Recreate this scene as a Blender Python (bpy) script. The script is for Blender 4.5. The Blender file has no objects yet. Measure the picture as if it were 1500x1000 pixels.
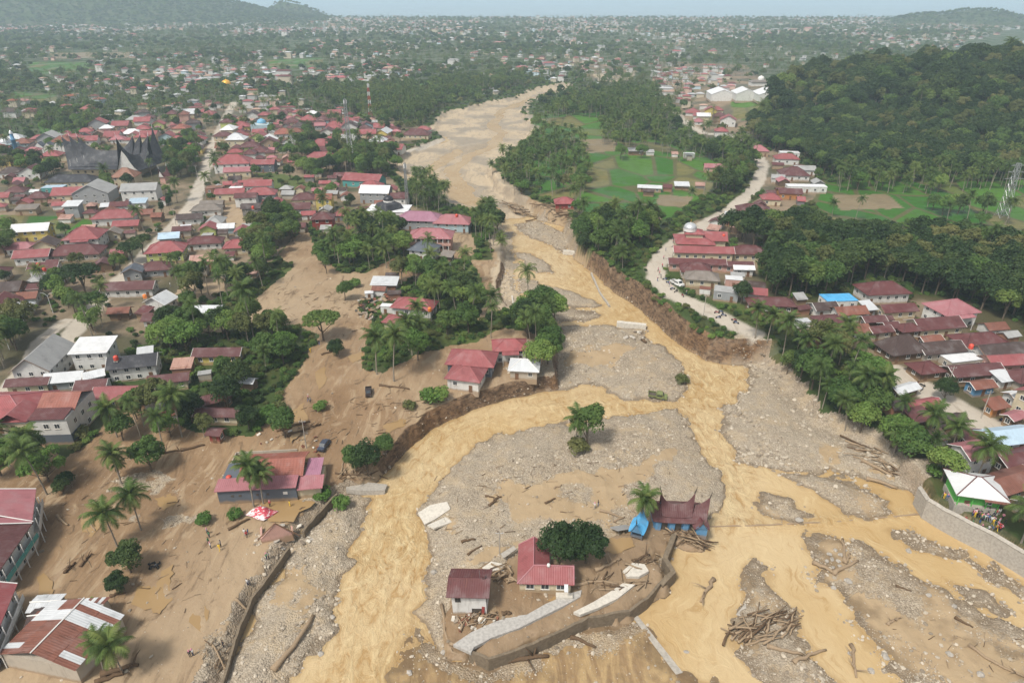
import bpy, bmesh, math, random
import numpy as np
from mathutils import Vector, Matrix

random.seed(7); RNG = np.random.default_rng(11)
SC = bpy.context.scene
COL = SC.collection
R = math.radians

# ------------------------------------------------------------------ camera
CAM_H = 100.0
PITCH = R(27.02)
CP, SP = math.cos(PITCH), math.sin(PITCH)
cam_d = bpy.data.cameras.new('camera'); cam_d.lens = 24; cam_d.sensor_width = 36
cam_d.clip_start = 1.0; cam_d.clip_end = 40000
cam = bpy.data.objects.new('camera', cam_d); COL.objects.link(cam)
cam.location = (0, 0, CAM_H); cam.rotation_euler = (math.pi/2 - PITCH, 0, 0)
SC.camera = cam

# ------------------------------------------------------------------ light
SUN_EL, SUN_AZ = R(56), R(-140)        # azimuth measured from +Y (view direction) towards +X
w = bpy.data.worlds.new('World'); SC.world = w; w.use_nodes = True
nt = w.node_tree; nt.nodes.clear()
sky = nt.nodes.new('ShaderNodeTexSky'); sky.sky_type = 'NISHITA'; sky.sun_disc = False
sky.sun_elevation = SUN_EL; sky.sun_rotation = SUN_AZ; sky.dust_density = 3.0; sky.air_density = 1.0
hs = nt.nodes.new('ShaderNodeHueSaturation'); hs.inputs['Saturation'].default_value = 0.20   # thin overcast
bg = nt.nodes.new('ShaderNodeBackground'); bg.inputs['Strength'].default_value = 0.062
wo = nt.nodes.new('ShaderNodeOutputWorld')
nt.links.new(sky.outputs[0], hs.inputs['Color']); nt.links.new(hs.outputs[0], bg.inputs['Color']); nt.links.new(bg.outputs[0], wo.inputs['Surface'])
sd_ = bpy.data.lights.new('sun', 'SUN'); sd_.energy = 1.5; sd_.angle = R(10); sd_.color = (1.0, 0.94, 0.84)
sun = bpy.data.objects.new('sun', sd_); COL.objects.link(sun)
_dir = Vector((math.sin(SUN_AZ)*math.cos(SUN_EL), math.cos(SUN_AZ)*math.cos(SUN_EL), math.sin(SUN_EL)))
sun.rotation_euler = _dir.to_track_quat('Z', 'Y').to_euler(); sun.location = (0, 0, 400)
SC.view_settings.view_transform = 'Standard'; SC.view_settings.look = 'None'
SC.view_settings.gamma = 1.0; SC.view_settings.exposure = 1.3; SC.view_settings.use_curve_mapping = False
SC.render.engine = 'CYCLES'
SC.cycles.max_bounces = 5; SC.cycles.diffuse_bounces = 2; SC.cycles.glossy_bounces = 2
SC.cycles.transmission_bounces = 2; SC.cycles.volume_bounces = 3; SC.cycles.transparent_max_bounces = 6
SC.cycles.use_denoising = True

# ------------------------------------------------------------------ projection helpers (photo pixels 1500x1000)
def ray(px, py):
    u = (px-750.0)/1000.0; v = (py-500.0)/1000.0
    return u, CP - v*SP, -SP - v*CP
def G(px, py, z=0.0):
    a, b, c = ray(px, py); t = (z-CAM_H)/c
    return a*t, b*t
def depth_of(x, y, z): return y*CP - (z-CAM_H)*SP
def proj(x, y, z):
    zz = z-CAM_H
    d = y*CP - zz*SP; up = y*SP + zz*CP
    return 750+1000*x/d, 500-1000*up/d
def W2(pts, z=0.0): return np.array([G(a, b, z) for a, b in pts])

# ------------------------------------------------------------------ numpy noise
def _hash(ix, iy, s):
    n = (ix*374761393 + iy*668265263 + s*1274126177) & 0xffffffff
    n = ((n ^ (n >> 13))*1274126177) & 0xffffffff
    return ((n ^ (n >> 16)) & 0xffff)/65535.0
def vnoise(x, y, s=0):
    x = np.asarray(x, float); y = np.asarray(y, float)
    x0 = np.floor(x).astype(np.int64); y0 = np.floor(y).astype(np.int64)
    fx = x-x0; fy = y-y0; fx = fx*fx*(3-2*fx); fy = fy*fy*(3-2*fy)
    a = _hash(x0, y0, s); b = _hash(x0+1, y0, s); c = _hash(x0, y0+1, s); d = _hash(x0+1, y0+1, s)
    return (a*(1-fx)+b*fx)*(1-fy)+(c*(1-fx)+d*fx)*fy
def fbm(x, y, s=0, o=4):
    r = 0; a = .5; t = 0
    for i in range(o):
        r = r + a*vnoise(x*2**i+17.3*i, y*2**i-9.1*i, s+i); t += a; a *= .5
    return r/t*2-1
def pip(poly, x, y):
    ins = np.zeros(np.shape(x), bool); n = len(poly)
    for i in range(n):
        x1, y1 = poly[i]; x2, y2 = poly[(i+1) % n]
        if y1 == y2: continue
        c = ((y1 > y) != (y2 > y)) & (x < (x2-x1)*(y-y1)/(y2-y1)+x1)
        ins ^= c
    return ins
def pdist(poly, x, y, closed=True):
    d = np.full(np.shape(x), 1e9); n = len(poly)
    for i in range(n if closed else n-1):
        x1, y1 = poly[i]; x2, y2 = poly[(i+1) % n]
        ex, ey = x2-x1, y2-y1; L = ex*ex+ey*ey+1e-9
        t = np.clip(((x-x1)*ex+(y-y1)*ey)/L, 0, 1)
        d = np.minimum(d, (x-x1-t*ex)**2+(y-y1-t*ey)**2)
    return np.sqrt(d)
def sdist(poly, x, y):
    d = pdist(poly, x, y); return np.where(pip(poly, x, y), d, -d)
def sstep(a, b, x):
    t = np.clip((x-a)/(b-a), 0, 1); return t*t*(3-2*t)
# ------------------------------------------------------------------ traced outlines (photo pixels, at water level)
CHANNEL = [(290,1060),(333,1000),(345,950),(370,890),(425,815),(440,780),(495,732),(540,716),(575,684),(595,660),(635,626),(700,600),(750,584),(817,571),
 (818,540),(820,505),(818,478),(800,462),(748,462),(733,432),(738,400),(744,362),(738,338),(700,312),(660,300),(600,263),(572,244),(600,229),(650,206),(640,190),(648,171),(700,158),(760,146),(790,133),(822,126),
 (828,134),(800,142),(768,152),(760,170),(775,195),(768,212),(738,232),(712,255),(722,280),(750,300),(790,322),(826,332),(828,352),(842,380),(872,402),(900,428),(935,452),(975,487),(1005,512),(1035,530),(1075,536),(1098,536),
 (1120,547),(1155,584),(1180,624),(1215,644),(1270,664),(1330,716),(1352,752),(1400,782),(1445,806),(1510,846),(1640,900),(1640,1150),(200,1150)]
BARS = {
 'left':   ([(240,1150),(290,1060),(345,950),(370,890),(425,815),(440,780),(495,732),(540,725),(530,760),(512,805),(508,835),(492,862),(485,880),(497,890),(488,905),(490,920),(465,940),(455,965),(430,990),(415,1030),(400,1060),(380,1150)], 1.7),
 'island': ([(612,750),(630,720),(655,690),(690,655),(740,635),(820,620),(890,611),(993,596),(1005,608),(1012,640),(1032,665),(1052,690),(1058,715),(1060,738),(1048,752),(1035,760),(1034,785),(1042,806),(1010,797),(988,792),(972,832),(985,852),(962,868),(945,890),(920,908),(860,918),(780,958),(715,980),(690,968),(655,960),(610,900),(620,850),(632,810),(628,780)], 2.2),
 'mudflat':([(600,910),(655,955),(715,975),(780,953),(860,912),(932,903),(965,945),(990,985),(1060,1000),(1090,1150),(520,1150),(572,1000),(590,950)], 0.35),
 'mid':    ([(823,479),(903,478),(945,477),(945,490),(955,500),(975,508),(993,525),(1003,545),(1000,560),(1002,581),(948,583),(913,583),(889,577),(885,568),(850,566),(810,573),(810,520),(815,485)], 1.3),
 'right':  ([(1090,530),(1120,540),(1165,580),(1195,620),(1235,635),(1280,655),(1345,712),(1338,724),(1315,720),(1275,709),(1250,702),(1215,691),(1160,691),(1110,679),(1080,677),(1075,655),(1060,640),(1056,620),(1057,598),(1060,587),(1085,587),(1092,570),(1103,555)], 1.2),
 'sliver': ([(1150,697),(1190,694),(1240,704),(1290,724),(1313,740),(1312,757),(1270,759),(1245,758),(1220,743),(1190,719),(1165,708)], 0.7),
 'tip':    ([(1110,735),(1130,724),(1160,734),(1192,755),(1182,766),(1130,766),(1112,752)], 0.5),
 'logbar': ([(1105,811),(1120,825),(1130,840),(1135,870),(1160,885),(1170,910),(1175,930),(1200,960),(1225,1000),(1250,1060),(1280,1150),(1160,1150),(1120,1000),(1085,960),(1073,945),(1085,915),(1079,895),(1092,870),(1087,840),(1095,825)], 0.55),
 'broad':  ([(1188,782),(1215,779),(1240,789),(1290,814),(1340,844),(1390,864),(1440,899),(1500,934),(1640,985),(1640,1150),(1360,1150),(1330,1000),(1300,970),(1270,945),(1260,920),(1240,890),(1225,865),(1205,860),(1190,835),(1186,810)], 0.36),
 'thin':   ([(1303,779),(1340,781),(1380,799),(1412,811),(1400,820),(1360,813),(1330,801)], 0.25),
 'edge':   ([(1408,816),(1450,830),(1500,854),(1560,885),(1540,900),(1500,878),(1450,852)], 0.25),
 'streak': ([(1400,860),(1440,872),(1480,895),(1470,900),(1430,885)], 0.18),
 'u1':     ([(755,328),(790,322),(829,345),(838,376),(815,368),(790,352),(765,345)], 0.7),
 'u2':     ([(760,370),(790,377),(818,399),(790,400),(765,393)], 0.6),
 'u3':     ([(760,406),(790,411),(830,424),(888,447),(870,452),(830,449),(790,442),(770,427)], 0.7),
 'u4':     ([(790,456),(840,453),(884,461),(862,471),(805,474)], 0.5),
 'u5':     ([(733,330),(757,340),(752,400),(768,436),(800,456),(800,464),(745,464),(728,430),(738,395)], 0.5),
 'sand':   ([(560,243),(600,226),(655,205),(638,190),(645,169),(700,156),(760,144),(790,131),(830,124),(832,136),(800,144),(772,153),(764,170),(780,195),(772,213),(740,233),(716,255),(730,280),(756,300),(775,316),(745,322),(700,300),(660,285),(620,262),(585,250)], 0.45),
 'sandl':  ([(598,262),(640,272),(690,292),(728,318),(738,340),(700,313),(655,302)], 0.6),
}
WATER_RIBBONS = [  # thin braided streams in the upper, sand-filled bed
 [(745,335),(720,312),(690,290),(672,268),(668,245),(690,230),(720,215),(735,195),(722,178),(735,162),(775,148),(815,133)],
 [(690,300),(655,280),(630,255),(650,235),(668,222)]]
RIGHT_SIDE = [(830,120),(800,142),(765,152),(765,170),(776,195),(768,212),(740,232),(710,255),(720,280),(748,302),(788,324),(822,334),(826,352),(840,382),(868,404),(896,430),(932,456),(972,490),(1003,515),(1035,533),(1075,539),(1096,540),(1118,552),(1150,588),(1176,628),(1212,648),(1266,668),(1326,720),(1348,756),(1396,786),(1440,812),(1510,852),(1700,930),(1700,100)]

CHW = W2(CHANNEL); RSW = W2(RIGHT_SIDE)
# ------------------------------------------------------------------ terrain grid (rows of equal photo height, spreading with distance)
NX = 760
rows_py = np.concatenate([np.arange(1180, 330, -1.9), np.arange(330, 120, -1.5), np.arange(120, 40, -1.0), np.arange(40, 22, -0.75)])
GY = np.array([G(750, p)[1] for p in rows_py]); NY = len(GY)
def halfw(y): return 1.02*y + 62.0
GU = np.linspace(-1, 1, NX)
XX = GU[None, :]*halfw(GY)[:, None]; YY = np.repeat(GY[:, None], NX, 1)

CRESTS = [ # crest polylines (x, y, height) and width
 ([(225,610,2,60),(300,548,13,105),(410,512,23,115),(560,505,28,115),(700,500,30,115)], 110, 1.0),
 ([(620,600,62,215),(520,606,53,215),(420,611,40,215),(354,648,27,205),(300,676,15,120),(258,690,2,60)], 215, 1.0),
 ([((px-750)*2.7, 2960, h) for px, h in ((-700,190),(-300,180),(0,166),(150,150),(230,100),(285,42),(325,9),(352,2))], 560, 1.0),
 ([((px-750)*2.95, 3230, h) for px, h in ((392,6),(405,28),(425,74),(440,68),(455,40),(464,5))], 105, 1.0),
 ([((px-750)*2.4, 2640, h) for px, h in ((1330,4),(1355,30),(1385,32),(1415,46),(1440,44),(1470,26),(1500,14),(1530,4))], 150, 1.0)]
def crest_h(x, y):
    H = np.zeros(np.shape(x))
    for pts, wd, _ in CRESTS:
        for i in range(len(pts)-1):
            x1, y1, h1 = pts[i][:3]; x2, y2, h2 = pts[i+1][:3]; wa = pts[i][3] if len(pts[i]) > 3 else wd; wb = pts[i+1][3] if len(pts[i+1]) > 3 else wd
            ex, ey = x2-x1, y2-y1; L = ex*ex+ey*ey
            t = np.clip(((x-x1)*ex+(y-y1)*ey)/L, 0, 1)
            d = np.hypot(x-x1-t*ex, y-y1-t*ey); h = h1+(h2-h1)*t
            H = np.maximum(H, h*(1-np.clip(d/(wa+(wb-wa)*t), 0, 1)**1.55))
    return H
near = YY < 1150
x, y = XX[near], YY[near]
wx = x + 2.4*fbm(x/4, y/4, 3, 4) + 2.5*fbm(x/22, y/22, 5, 2)*np.clip(y/250, .3, 3)
wy = y + 2.4*fbm(x/4, y/4, 4, 4) + 3.0*fbm(x/22, y/22, 6, 2)*np.clip(y/250, .3, 3)
sdc = sdist(CHW, x+.35*(wx-x), y+.35*(wy-y))            # + inside the river bed
right = pip(RSW, x, y)
sb = np.full(x.shape, -1e9); hb = np.zeros(x.shape); BARMASK = {}
for k, (pl, hh) in BARS.items():
    s = sdist(W2(pl), wx, wy)
    BARMASK[k] = s
    better = s > sb; hb = np.where(better, hh, hb); sb = np.maximum(sb, s)
rough = fbm(x/2.2, y/2.2, 21, 4)
big = fbm(x/14, y/14, 31, 3)
slope = np.where(hb > 1.5, .40, np.where(hb < .6, .13, .22))
hbar = np.clip(sb*slope, -1.2, 99); hbar = np.where(hbar > 0, hb*(1-np.exp(-hbar/np.maximum(hb, .05))), hbar)
hbar = hbar + np.where(hbar > -.6, rough*.24 + (big*.30 + .28*fbm(x/3.5, y/9, 33, 3))*np.clip(hbar, 0, 1.2), 0)
for rb in WATER_RIBBONS:
    dd = pdist(W2(rb), wx, wy, False) + 2.2*fbm(x/12, y/20, 34, 3)
    hbar = np.where(dd < 16, np.minimum(hbar, (dd-5.0)*.05), hbar)
# banks
cliff = np.exp(-((x-np.interp(y, [170, 215, 300], [95, 62, 40]))/45.0)**2)*sstep(150, 180, y)*(1-sstep(300, 360, y))
lcut = np.exp(-((x+18)/55.0)**2)*sstep(110, 140, y)*(1-sstep(215, 240, y))
gentle = right & (y < 181) & (y > 128)
bankh = np.where(right, np.where(y < 128, 4.7, 5.6) + 2.2*cliff, 3.2 + 1.3*lcut - 1.1*sstep(140, 118, y))
bankh = bankh*(1-.35*sstep(330, 520, y))
bw = np.where(right, np.where(gentle, 15.0, 3.0), 1.5 + 2.0*sstep(140, 118, y)) + 1.2*fbm(x/5, y/5, 8, 3)
out = np.clip(-sdc, 0, 99)
hbank = bankh*sstep(0, 1, out/np.maximum(bw, .8))**.8 + np.clip(out/60, 0, 1)*.6
hbank = hbank + np.where(right, 0, .16)*fbm((x*.88+y*.48)/1.7, (y*.88-x*.48)/13, 47, 3)*np.clip(out/4, 0, 1)*(y < 330) + .22*fbm(x/9, y/9, 41, 4) + .06*rough*np.clip(out/3, 0, 1)
h = np.where(sdc > 0, hbar, np.where(out < 4, np.maximum(hbank, np.where(hbar > 0, hbar, -9)), hbank))
h = h + np.where(sdc > 0, 0, np.clip(crest_h(x, y)*(1+.24*fbm(x/42, y/42, 46, 4))-2, 0, 999)*np.clip(out/20, 0, 1))
# raised apron of the two houses and the horned-roof house on the island (behind its broken river wall)
ISLE_PAD = [(660,960),(690,966),(715,976),(780,954),(860,914),(918,904),(942,886),(958,866),(978,852),(966,832),(984,792),(1034,800),(1036,770),(1030,755),(960,760),(915,775),(890,800),(830,800),(760,800),(735,830),(700,830),(665,850),(652,900)]
pad = sdist(W2(ISLE_PAD, 2.0), wx, wy)
h = np.where(sdc > 0, h + 1.3*sstep(0, .9, pad)*(hb > 1.5), h)
HH = np.zeros(XX.shape); HH[near] = h
x2, y2 = XX[~near], YY[~near]
HH[~near] = 3.4 + .6*fbm(x2/60, y2/60, 43, 3) + crest_h(x2, y2)*(1+.10*fbm(x2/90, y2/90, 44, 4))
COAST = G(750, 26.3)[1]
HH = HH - 9*sstep(COAST-90, COAST+10, YY + 60*fbm(XX/300, YY/300, 77, 3))
SDC = np.full(XX.shape, -999.0); SDC[near] = sdc
def grid_at(arr, x, y):
    x = np.asarray(x, float); y = np.asarray(y, float)
    r = np.clip(np.interp(y, GY, np.arange(NY)), 0, NY-1.001); c = np.clip((x/halfw(y)+1)*.5*(NX-1), 0, NX-1.001)
    r0 = r.astype(int); c0 = c.astype(int); fr = r-r0; fc = c-c0
    return (arr[r0, c0]*(1-fc)+arr[r0, c0+1]*fc)*(1-fr)+(arr[r0+1, c0]*(1-fc)+arr[r0+1, c0+1]*fc)*fr
def hz(x, y): return grid_at(HH, x, y)
def P(px, py):
    z = 2.0
    for _ in range(12):
        x, y = G(px, py, z); z = .5*z + .5*float(hz(x, y))
    x, y = G(px, py, z)
    return x, y, float(hz(x, y))
def PV(px, py, z0=3.0):                                  # vectorised P
    px = np.asarray(px, float); py = np.asarray(py, float); z = np.full(px.shape, z0)
    u = (px-750)/1000; v = (py-500)/1000; b = CP-v*SP; c = -SP-v*CP
    for _ in range(10):
        t = (z-CAM_H)/c; z = .5*z + .5*hz(u*t, b*t)
    t = (z-CAM_H)/c
    return u*t, b*t, hz(u*t, b*t)
# ------------------------------------------------------------------ ground cover masks
PX, PY = proj(XX, YY, HH)
wob = np.clip(PY/900, .25, 1)
QX = PX + (7*fbm(PX/14, PY/10, 51, 4) + 5*fbm(PX/45, PY/30, 52, 2))*wob
QY = PY + (5*fbm(PX/14, PY/10, 53, 4) + 4*fbm(PX/45, PY/30, 54, 2))*wob
MUDS = [[(-300,1180),(-300,690),(0,690),(60,648),(90,672),(130,650),(160,615),(205,598),(285,632),(372,640),(400,602),(425,560),(450,520),(470,490),(440,480),(355,476),(372,440),(430,392),(408,372),(425,350),(452,335),(462,370),(500,400),(540,400),(580,376),(610,384),(622,404),(546,428),(520,452),(545,470),(530,540),(560,545),(620,515),(655,508),(720,498),(742,520),(748,552),(800,548),(830,575),(640,640),(580,700),(500,760),(440,850),(380,930),(350,1000),(330,1180)],
 [(590,330),(690,345),(700,370),(660,385),(640,345)],[(690,380),(735,385),(740,450),(700,470),(715,430)],
 [(690,505),(735,480),(790,490),(820,480),(820,560),(740,560)],
 [(300,300),(345,300),(385,330),(350,345),(310,325)],[(210,455),(330,455),(335,485),(215,490)],[(270,405),(330,405),(330,425),(255,430)]]
GRASS = [[(405,372),(430,345),(452,362),(440,398),(410,402)],[(640,340),(690,352),(710,380),(700,430),(672,395)],[(660,480),(725,478),(735,500),(660,505)],[(355,440),(380,436),(352,478),(300,500),(240,500),(250,485),(330,475)],[(370,250),(440,258),(455,275),(440,285),(385,278)],
 [(1040,430),(1085,440),(1095,465),(1060,450)],[(575,475),(655,480),(655,510),(590,505)]]
RICE = [[(775,170),(880,165),(890,185),(880,208),(800,205),(770,190)],[(770,240),(850,212),(960,205),(1045,232),(1062,250),(1032,288),(985,318),(900,332),(850,330),(835,300),(790,288)],[(0,315),(130,318),(142,335),(80,345),(0,342)],[(1200,268),(1300,262),(1420,266),(1560,262),(1560,345),(1400,335),(1330,325),(1230,328),(1190,300)],
 [(45,92),(130,92),(140,104),(40,110)],[(20,135),(80,138),(85,152),(25,150)],[(390,88),(475,85),(470,98),(395,100)],[(1070,148),(1130,150),(1100,175),(1075,175)],[(55,180),(120,180),(120,198),(62,200)],[(610,120),(650,118),(655,132),(620,135)]]
DRY = [[(850,203),(905,205),(900,222),(850,225)],[(968,285),(1015,288),(1010,302),(960,300)],[(1220,285),(1300,285),(1325,305),(1230,308)],[(70,78),(190,76),(190,84),(80,86)],[(905,312),(970,312),(970,322),(905,322)],[(225,375),(260,375),(260,388),(225,388)]]
TOWN = [[(-300,190),(60,215),(300,150),(560,170),(640,190),(560,240),(600,300),(680,320),(690,345),(600,345),(500,330),(440,330),(400,380),(260,480),(90,560),(0,600),(-300,640)],
 [(1000,330),(1120,290),(1110,230),(1140,215),(1215,270),(1180,300),(1115,330),(1110,400),(1130,430),(1200,440),(1330,430),(1420,440),(1560,500),(1600,760),(1460,740),(1400,700),(1330,600),(1280,520),(1180,490),(1100,460),(1000,420)],
 [(960,90),(1090,95),(1150,140),(1100,230),(1030,200),(960,150)],[(830,84),(935,104),(920,118),(865,118)]]
ROADS = [([(80,520),(128,462),(160,425),(205,382),(255,332),(285,295),(300,250),(312,215),(325,185),(335,165),(343,150)], 3.4),
 ([(1104,489),(1080,478),(1030,452),(985,432),(962,410),(960,392),(975,370),(1000,348),(1040,325),(1070,308),(1100,282),(1112,262),(1118,240),(1108,225)], 3.7),
 ([(1118,240),(1100,226),(1075,200),(1030,195),(1005,180),(985,160)], 3.5),
 ([(1310,545),(1345,565),(1400,598),(1440,620),(1480,640),(1560,680)], 4.6),
 ([(0,590),(30,545),(60,500),(95,470)], 2.4),
 ([(575,228),(620,217),(655,205)], 2.2)]
def anyp(polys, x=QX, y=QY):
    m = np.zeros(x.shape, bool)
    for p in polys: m |= pip(p, x, y)
    return m
mud = anyp(MUDS); grass = anyp(GRASS); rice = anyp(RICE, PX+.25*(QX-PX), PY+.25*(QY-PY)); dry = anyp(DRY); town = anyp(TOWN)
road = np.zeros(XX.shape)
for pl, wd in ROADS:
    pw = np.array([P(a, b)[:2] for a, b in pl]); dd = pdist(pw, XX, YY, False)
    road = np.maximum(road, 1-sstep(wd*.8, wd*1.15, dd + .8*fbm(XX/4, YY/4, 61, 2)))
inch = SDC > -2.5
gravel = np.zeros(XX.shape); sand = np.zeros(XX.shape); wet = np.zeros(XX.shape)
gn = np.zeros(XX.shape)
for k, s in BARMASK.items():
    t = np.full(XX.shape, -999.0); t[near] = s
    ins = t > -3
    if k in ('sand', 'sandl', 'u5'): sand = np.maximum(sand, ins*1.0)
    elif k == 'mudflat': wet = np.maximum(wet, sstep(-2, 1, t)); gravel = np.maximum(gravel, sstep(-2, 1, t)*sstep(.05, .5, fbm(XX/9, YY/9, 71, 3))*.7)
    elif k in ('broad', 'logbar', 'thin', 'edge', 'streak', 'sliver', 'tip'): gravel = np.maximum(gravel, ins*np.clip(.62+.55*fbm(XX/6, YY/10, 74, 4), 0, 1))
    else: gravel = np.maximum(gravel, ins*np.clip(.86+.55*fbm(XX/9, YY/13, 75, 4), 0, 1))
# pale sandy tongues on the gravel
tong = np.zeros(XX.shape)
for pl in ([(715,700),(800,680),(900,690),(1000,650),(960,720),(1020,730),(930,740),(900,790),(760,800),(700,830),(680,790),(640,770),(690,740)],[(1130,690),(1060,600)],[(835,500),(900,490),(930,510),(860,560),(830,560)],[(405,850),(440,820),(470,860),(440,930),(380,1000),(350,1000)],[(1240,880),(1330,870),(1420,930),(1500,970),(1500,1000),(1340,1000),(1280,930)],[(1190,640),(1270,665),(1320,705),(1260,690),(1200,670)],[(1200,790),(1240,800),(1260,840),(1210,850)]):
    if len(pl) > 2: tong = np.maximum(tong, pip(pl, QX+1.5*(QX-PX), QY+1.5*(QY-PY))*1.0)
gravel = gravel*(1-.8*tong*sstep(-.35, .25, fbm(XX/7, YY/7, 72, 4)))
gp = anyp([[(660,260),(700,272),(735,300),(705,302),(672,286)],[(640,236),(700,222),(738,214),(724,204),(662,216)],[(700,180),(735,176),(740,186),(705,192)],[(600,252),(640,262),(640,268),(605,262)],[(745,300),(775,300),(785,316),(760,316)]])*1.0
gravel = np.maximum(gravel, gp*(SDC > 0)*.85)
padm = np.zeros(XX.shape); padm[near] = sstep(-.3, .5, pad)
# gravel spilled over the left mud plain
spill = anyp([[(285,890),(330,800),(300,790),(330,750),(400,760),(425,800),(420,835),(380,900),(330,985),(290,960)],[(150,700),(220,690),(290,700),(300,760),(230,790),(180,770)],[(700,520),(820,480),(820,560),(740,560)]], QX+.8*(QX-PX), QY+.8*(QY-PY))*1.0*(SDC < 0)
gravel = np.maximum(gravel, spill*sstep(-.05, .45, fbm(XX/5, YY/5, 73, 5))*.62)
mud = np.maximum(mud*1.0, padm); gravel = gravel*(1-padm*.85)
mud = np.where((SDC > -40) & (YY < 420) & ~((SDC < -3) & (PX > 1000)) & (PX < 830), np.maximum(mud, sstep(-10, -1, SDC)), mud)
verge = sstep(-9, -3, SDC)*(1-sstep(-.2, .6, SDC))*(1-.75*((XX < 0) & (YY < 128)))*(1-.7*((XX > 60) & (YY < 181)))*(1-.8*((PX > 700) & (YY > 262) & (PX < 1000)))
m1 = np.stack([np.clip(mud, 0, 1), np.clip(gravel, 0, 1), grass*1.0, np.clip(road, 0, 1)], -1)
m2 = np.stack([rice*1.0, town*1.0, np.clip(dry*1.0, 0, 1), np.clip(np.maximum(sand, anyp([[(868,108),(932,105),(926,117),(880,121)]])*1.0), 0, 1)], -1)
m3 = np.stack([np.clip(wet, 0, 1), np.clip(verge, 0, 1), (SDC > -1.5)*1.0, padm], -1)
# ------------------------------------------------------------------ node helper
class N:
    def __init__(s, name):
        s.m = bpy.data.materials.new(name); s.m.use_nodes = True; s.t = s.m.node_tree; s.t.nodes.clear()
        s.out = s.t.nodes.new('ShaderNodeOutputMaterial')
    def n(s, typ, **kw):
        nd = s.t.nodes.new(typ)
        for k, v in kw.items():
            if k.startswith('i_'):
                key = k[2:]; key = int(key) if key.isdigit() else key.replace('_', ' ')
                s.set(nd.inputs[key], v)
            else: setattr(nd, k, v)
        return nd
    def set(s, sock, v):
        if hasattr(v, 'is_output') or isinstance(v, bpy.types.NodeSocket): s.t.links.new(v, sock)
        elif isinstance(v, (tuple, list)) and len(v) == 3 and sock.type == 'RGBA': sock.default_value = (*v, 1)
        else: sock.default_value = v
    def mix(s, f, a, b):
        nd = s.n('ShaderNodeMix', data_type='RGBA'); s.set(nd.inputs[0], f); s.set(nd.inputs[6], a); s.set(nd.inputs[7], b); return nd.outputs[2]
    def mul(s, f, a, b):
        nd = s.n('ShaderNodeMix', data_type='RGBA', blend_type='MULTIPLY'); s.set(nd.inputs[0], f); s.set(nd.inputs[6], a); s.set(nd.inputs[7], b); return nd.outputs[2]
    def math(s, op, a, b=0.0, clamp=False):
        nd = s.n('ShaderNodeMath', operation=op, use_clamp=clamp); s.set(nd.inputs[0], a); s.set(nd.inputs[1], b); return nd.outputs[0]
    def ramp(s, f, lo, hi, a=0.0, b=1.0):
        nd = s.n('ShaderNodeMapRange', interpolation_type='SMOOTHSTEP'); s.set(nd.inputs[0], f); nd.inputs[1].default_value = lo; nd.inputs[2].default_value = hi; nd.inputs[3].default_value = a; nd.inputs[4].default_value = b; return nd.outputs[0]
    def noise(s, vec, scale, det=4, rough=.55, dist=0.0):
        nd = s.n('ShaderNodeTexNoise'); s.set(nd.inputs['Vector'], vec); nd.inputs['Scale'].default_value = scale; nd.inputs['Detail'].default_value = det; nd.inputs['Roughness'].default_value = rough; nd.inputs['Distortion'].default_value = dist; return nd
    def mapping(s, vec, scale=(1,1,1), rot=(0,0,0)):
        nd = s.n('ShaderNodeMapping'); s.set(nd.inputs[0], vec); nd.inputs['Scale'].default_value = scale; nd.inputs['Rotation'].default_value = rot; return nd.outputs[0]
    def bsdf(s, col, rough=.8, bump=None, bs=.3, bd=.1, spec=.3, metal=0.0, **kw):
        b = s.n('ShaderNodeBsdfPrincipled'); s.set(b.inputs['Base Color'], col); s.set(b.inputs['Roughness'], rough); s.set(b.inputs['Specular IOR Level'], spec); s.set(b.inputs['Metallic'], metal)
        if bump is not None:
            bp = s.n('ShaderNodeBump'); bp.inputs['Strength'].default_value = bs; bp.inputs['Distance'].default_value = bd; s.set(bp.inputs['Height'], bump); s.t.links.new(bp.outputs[0], b.inputs['Normal'])
        s.t.links.new(b.outputs[0], s.out.inputs['Surface']); return b
def sep(n, name):
    a = n.n('ShaderNodeAttribute', attribute_name=name); sp = n.n('ShaderNodeSeparateColor'); n.t.links.new(a.outputs['Color'], sp.inputs[0])
    return sp.outputs[0], sp.outputs[1], sp.outputs[2], a.outputs['Alpha']

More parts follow.
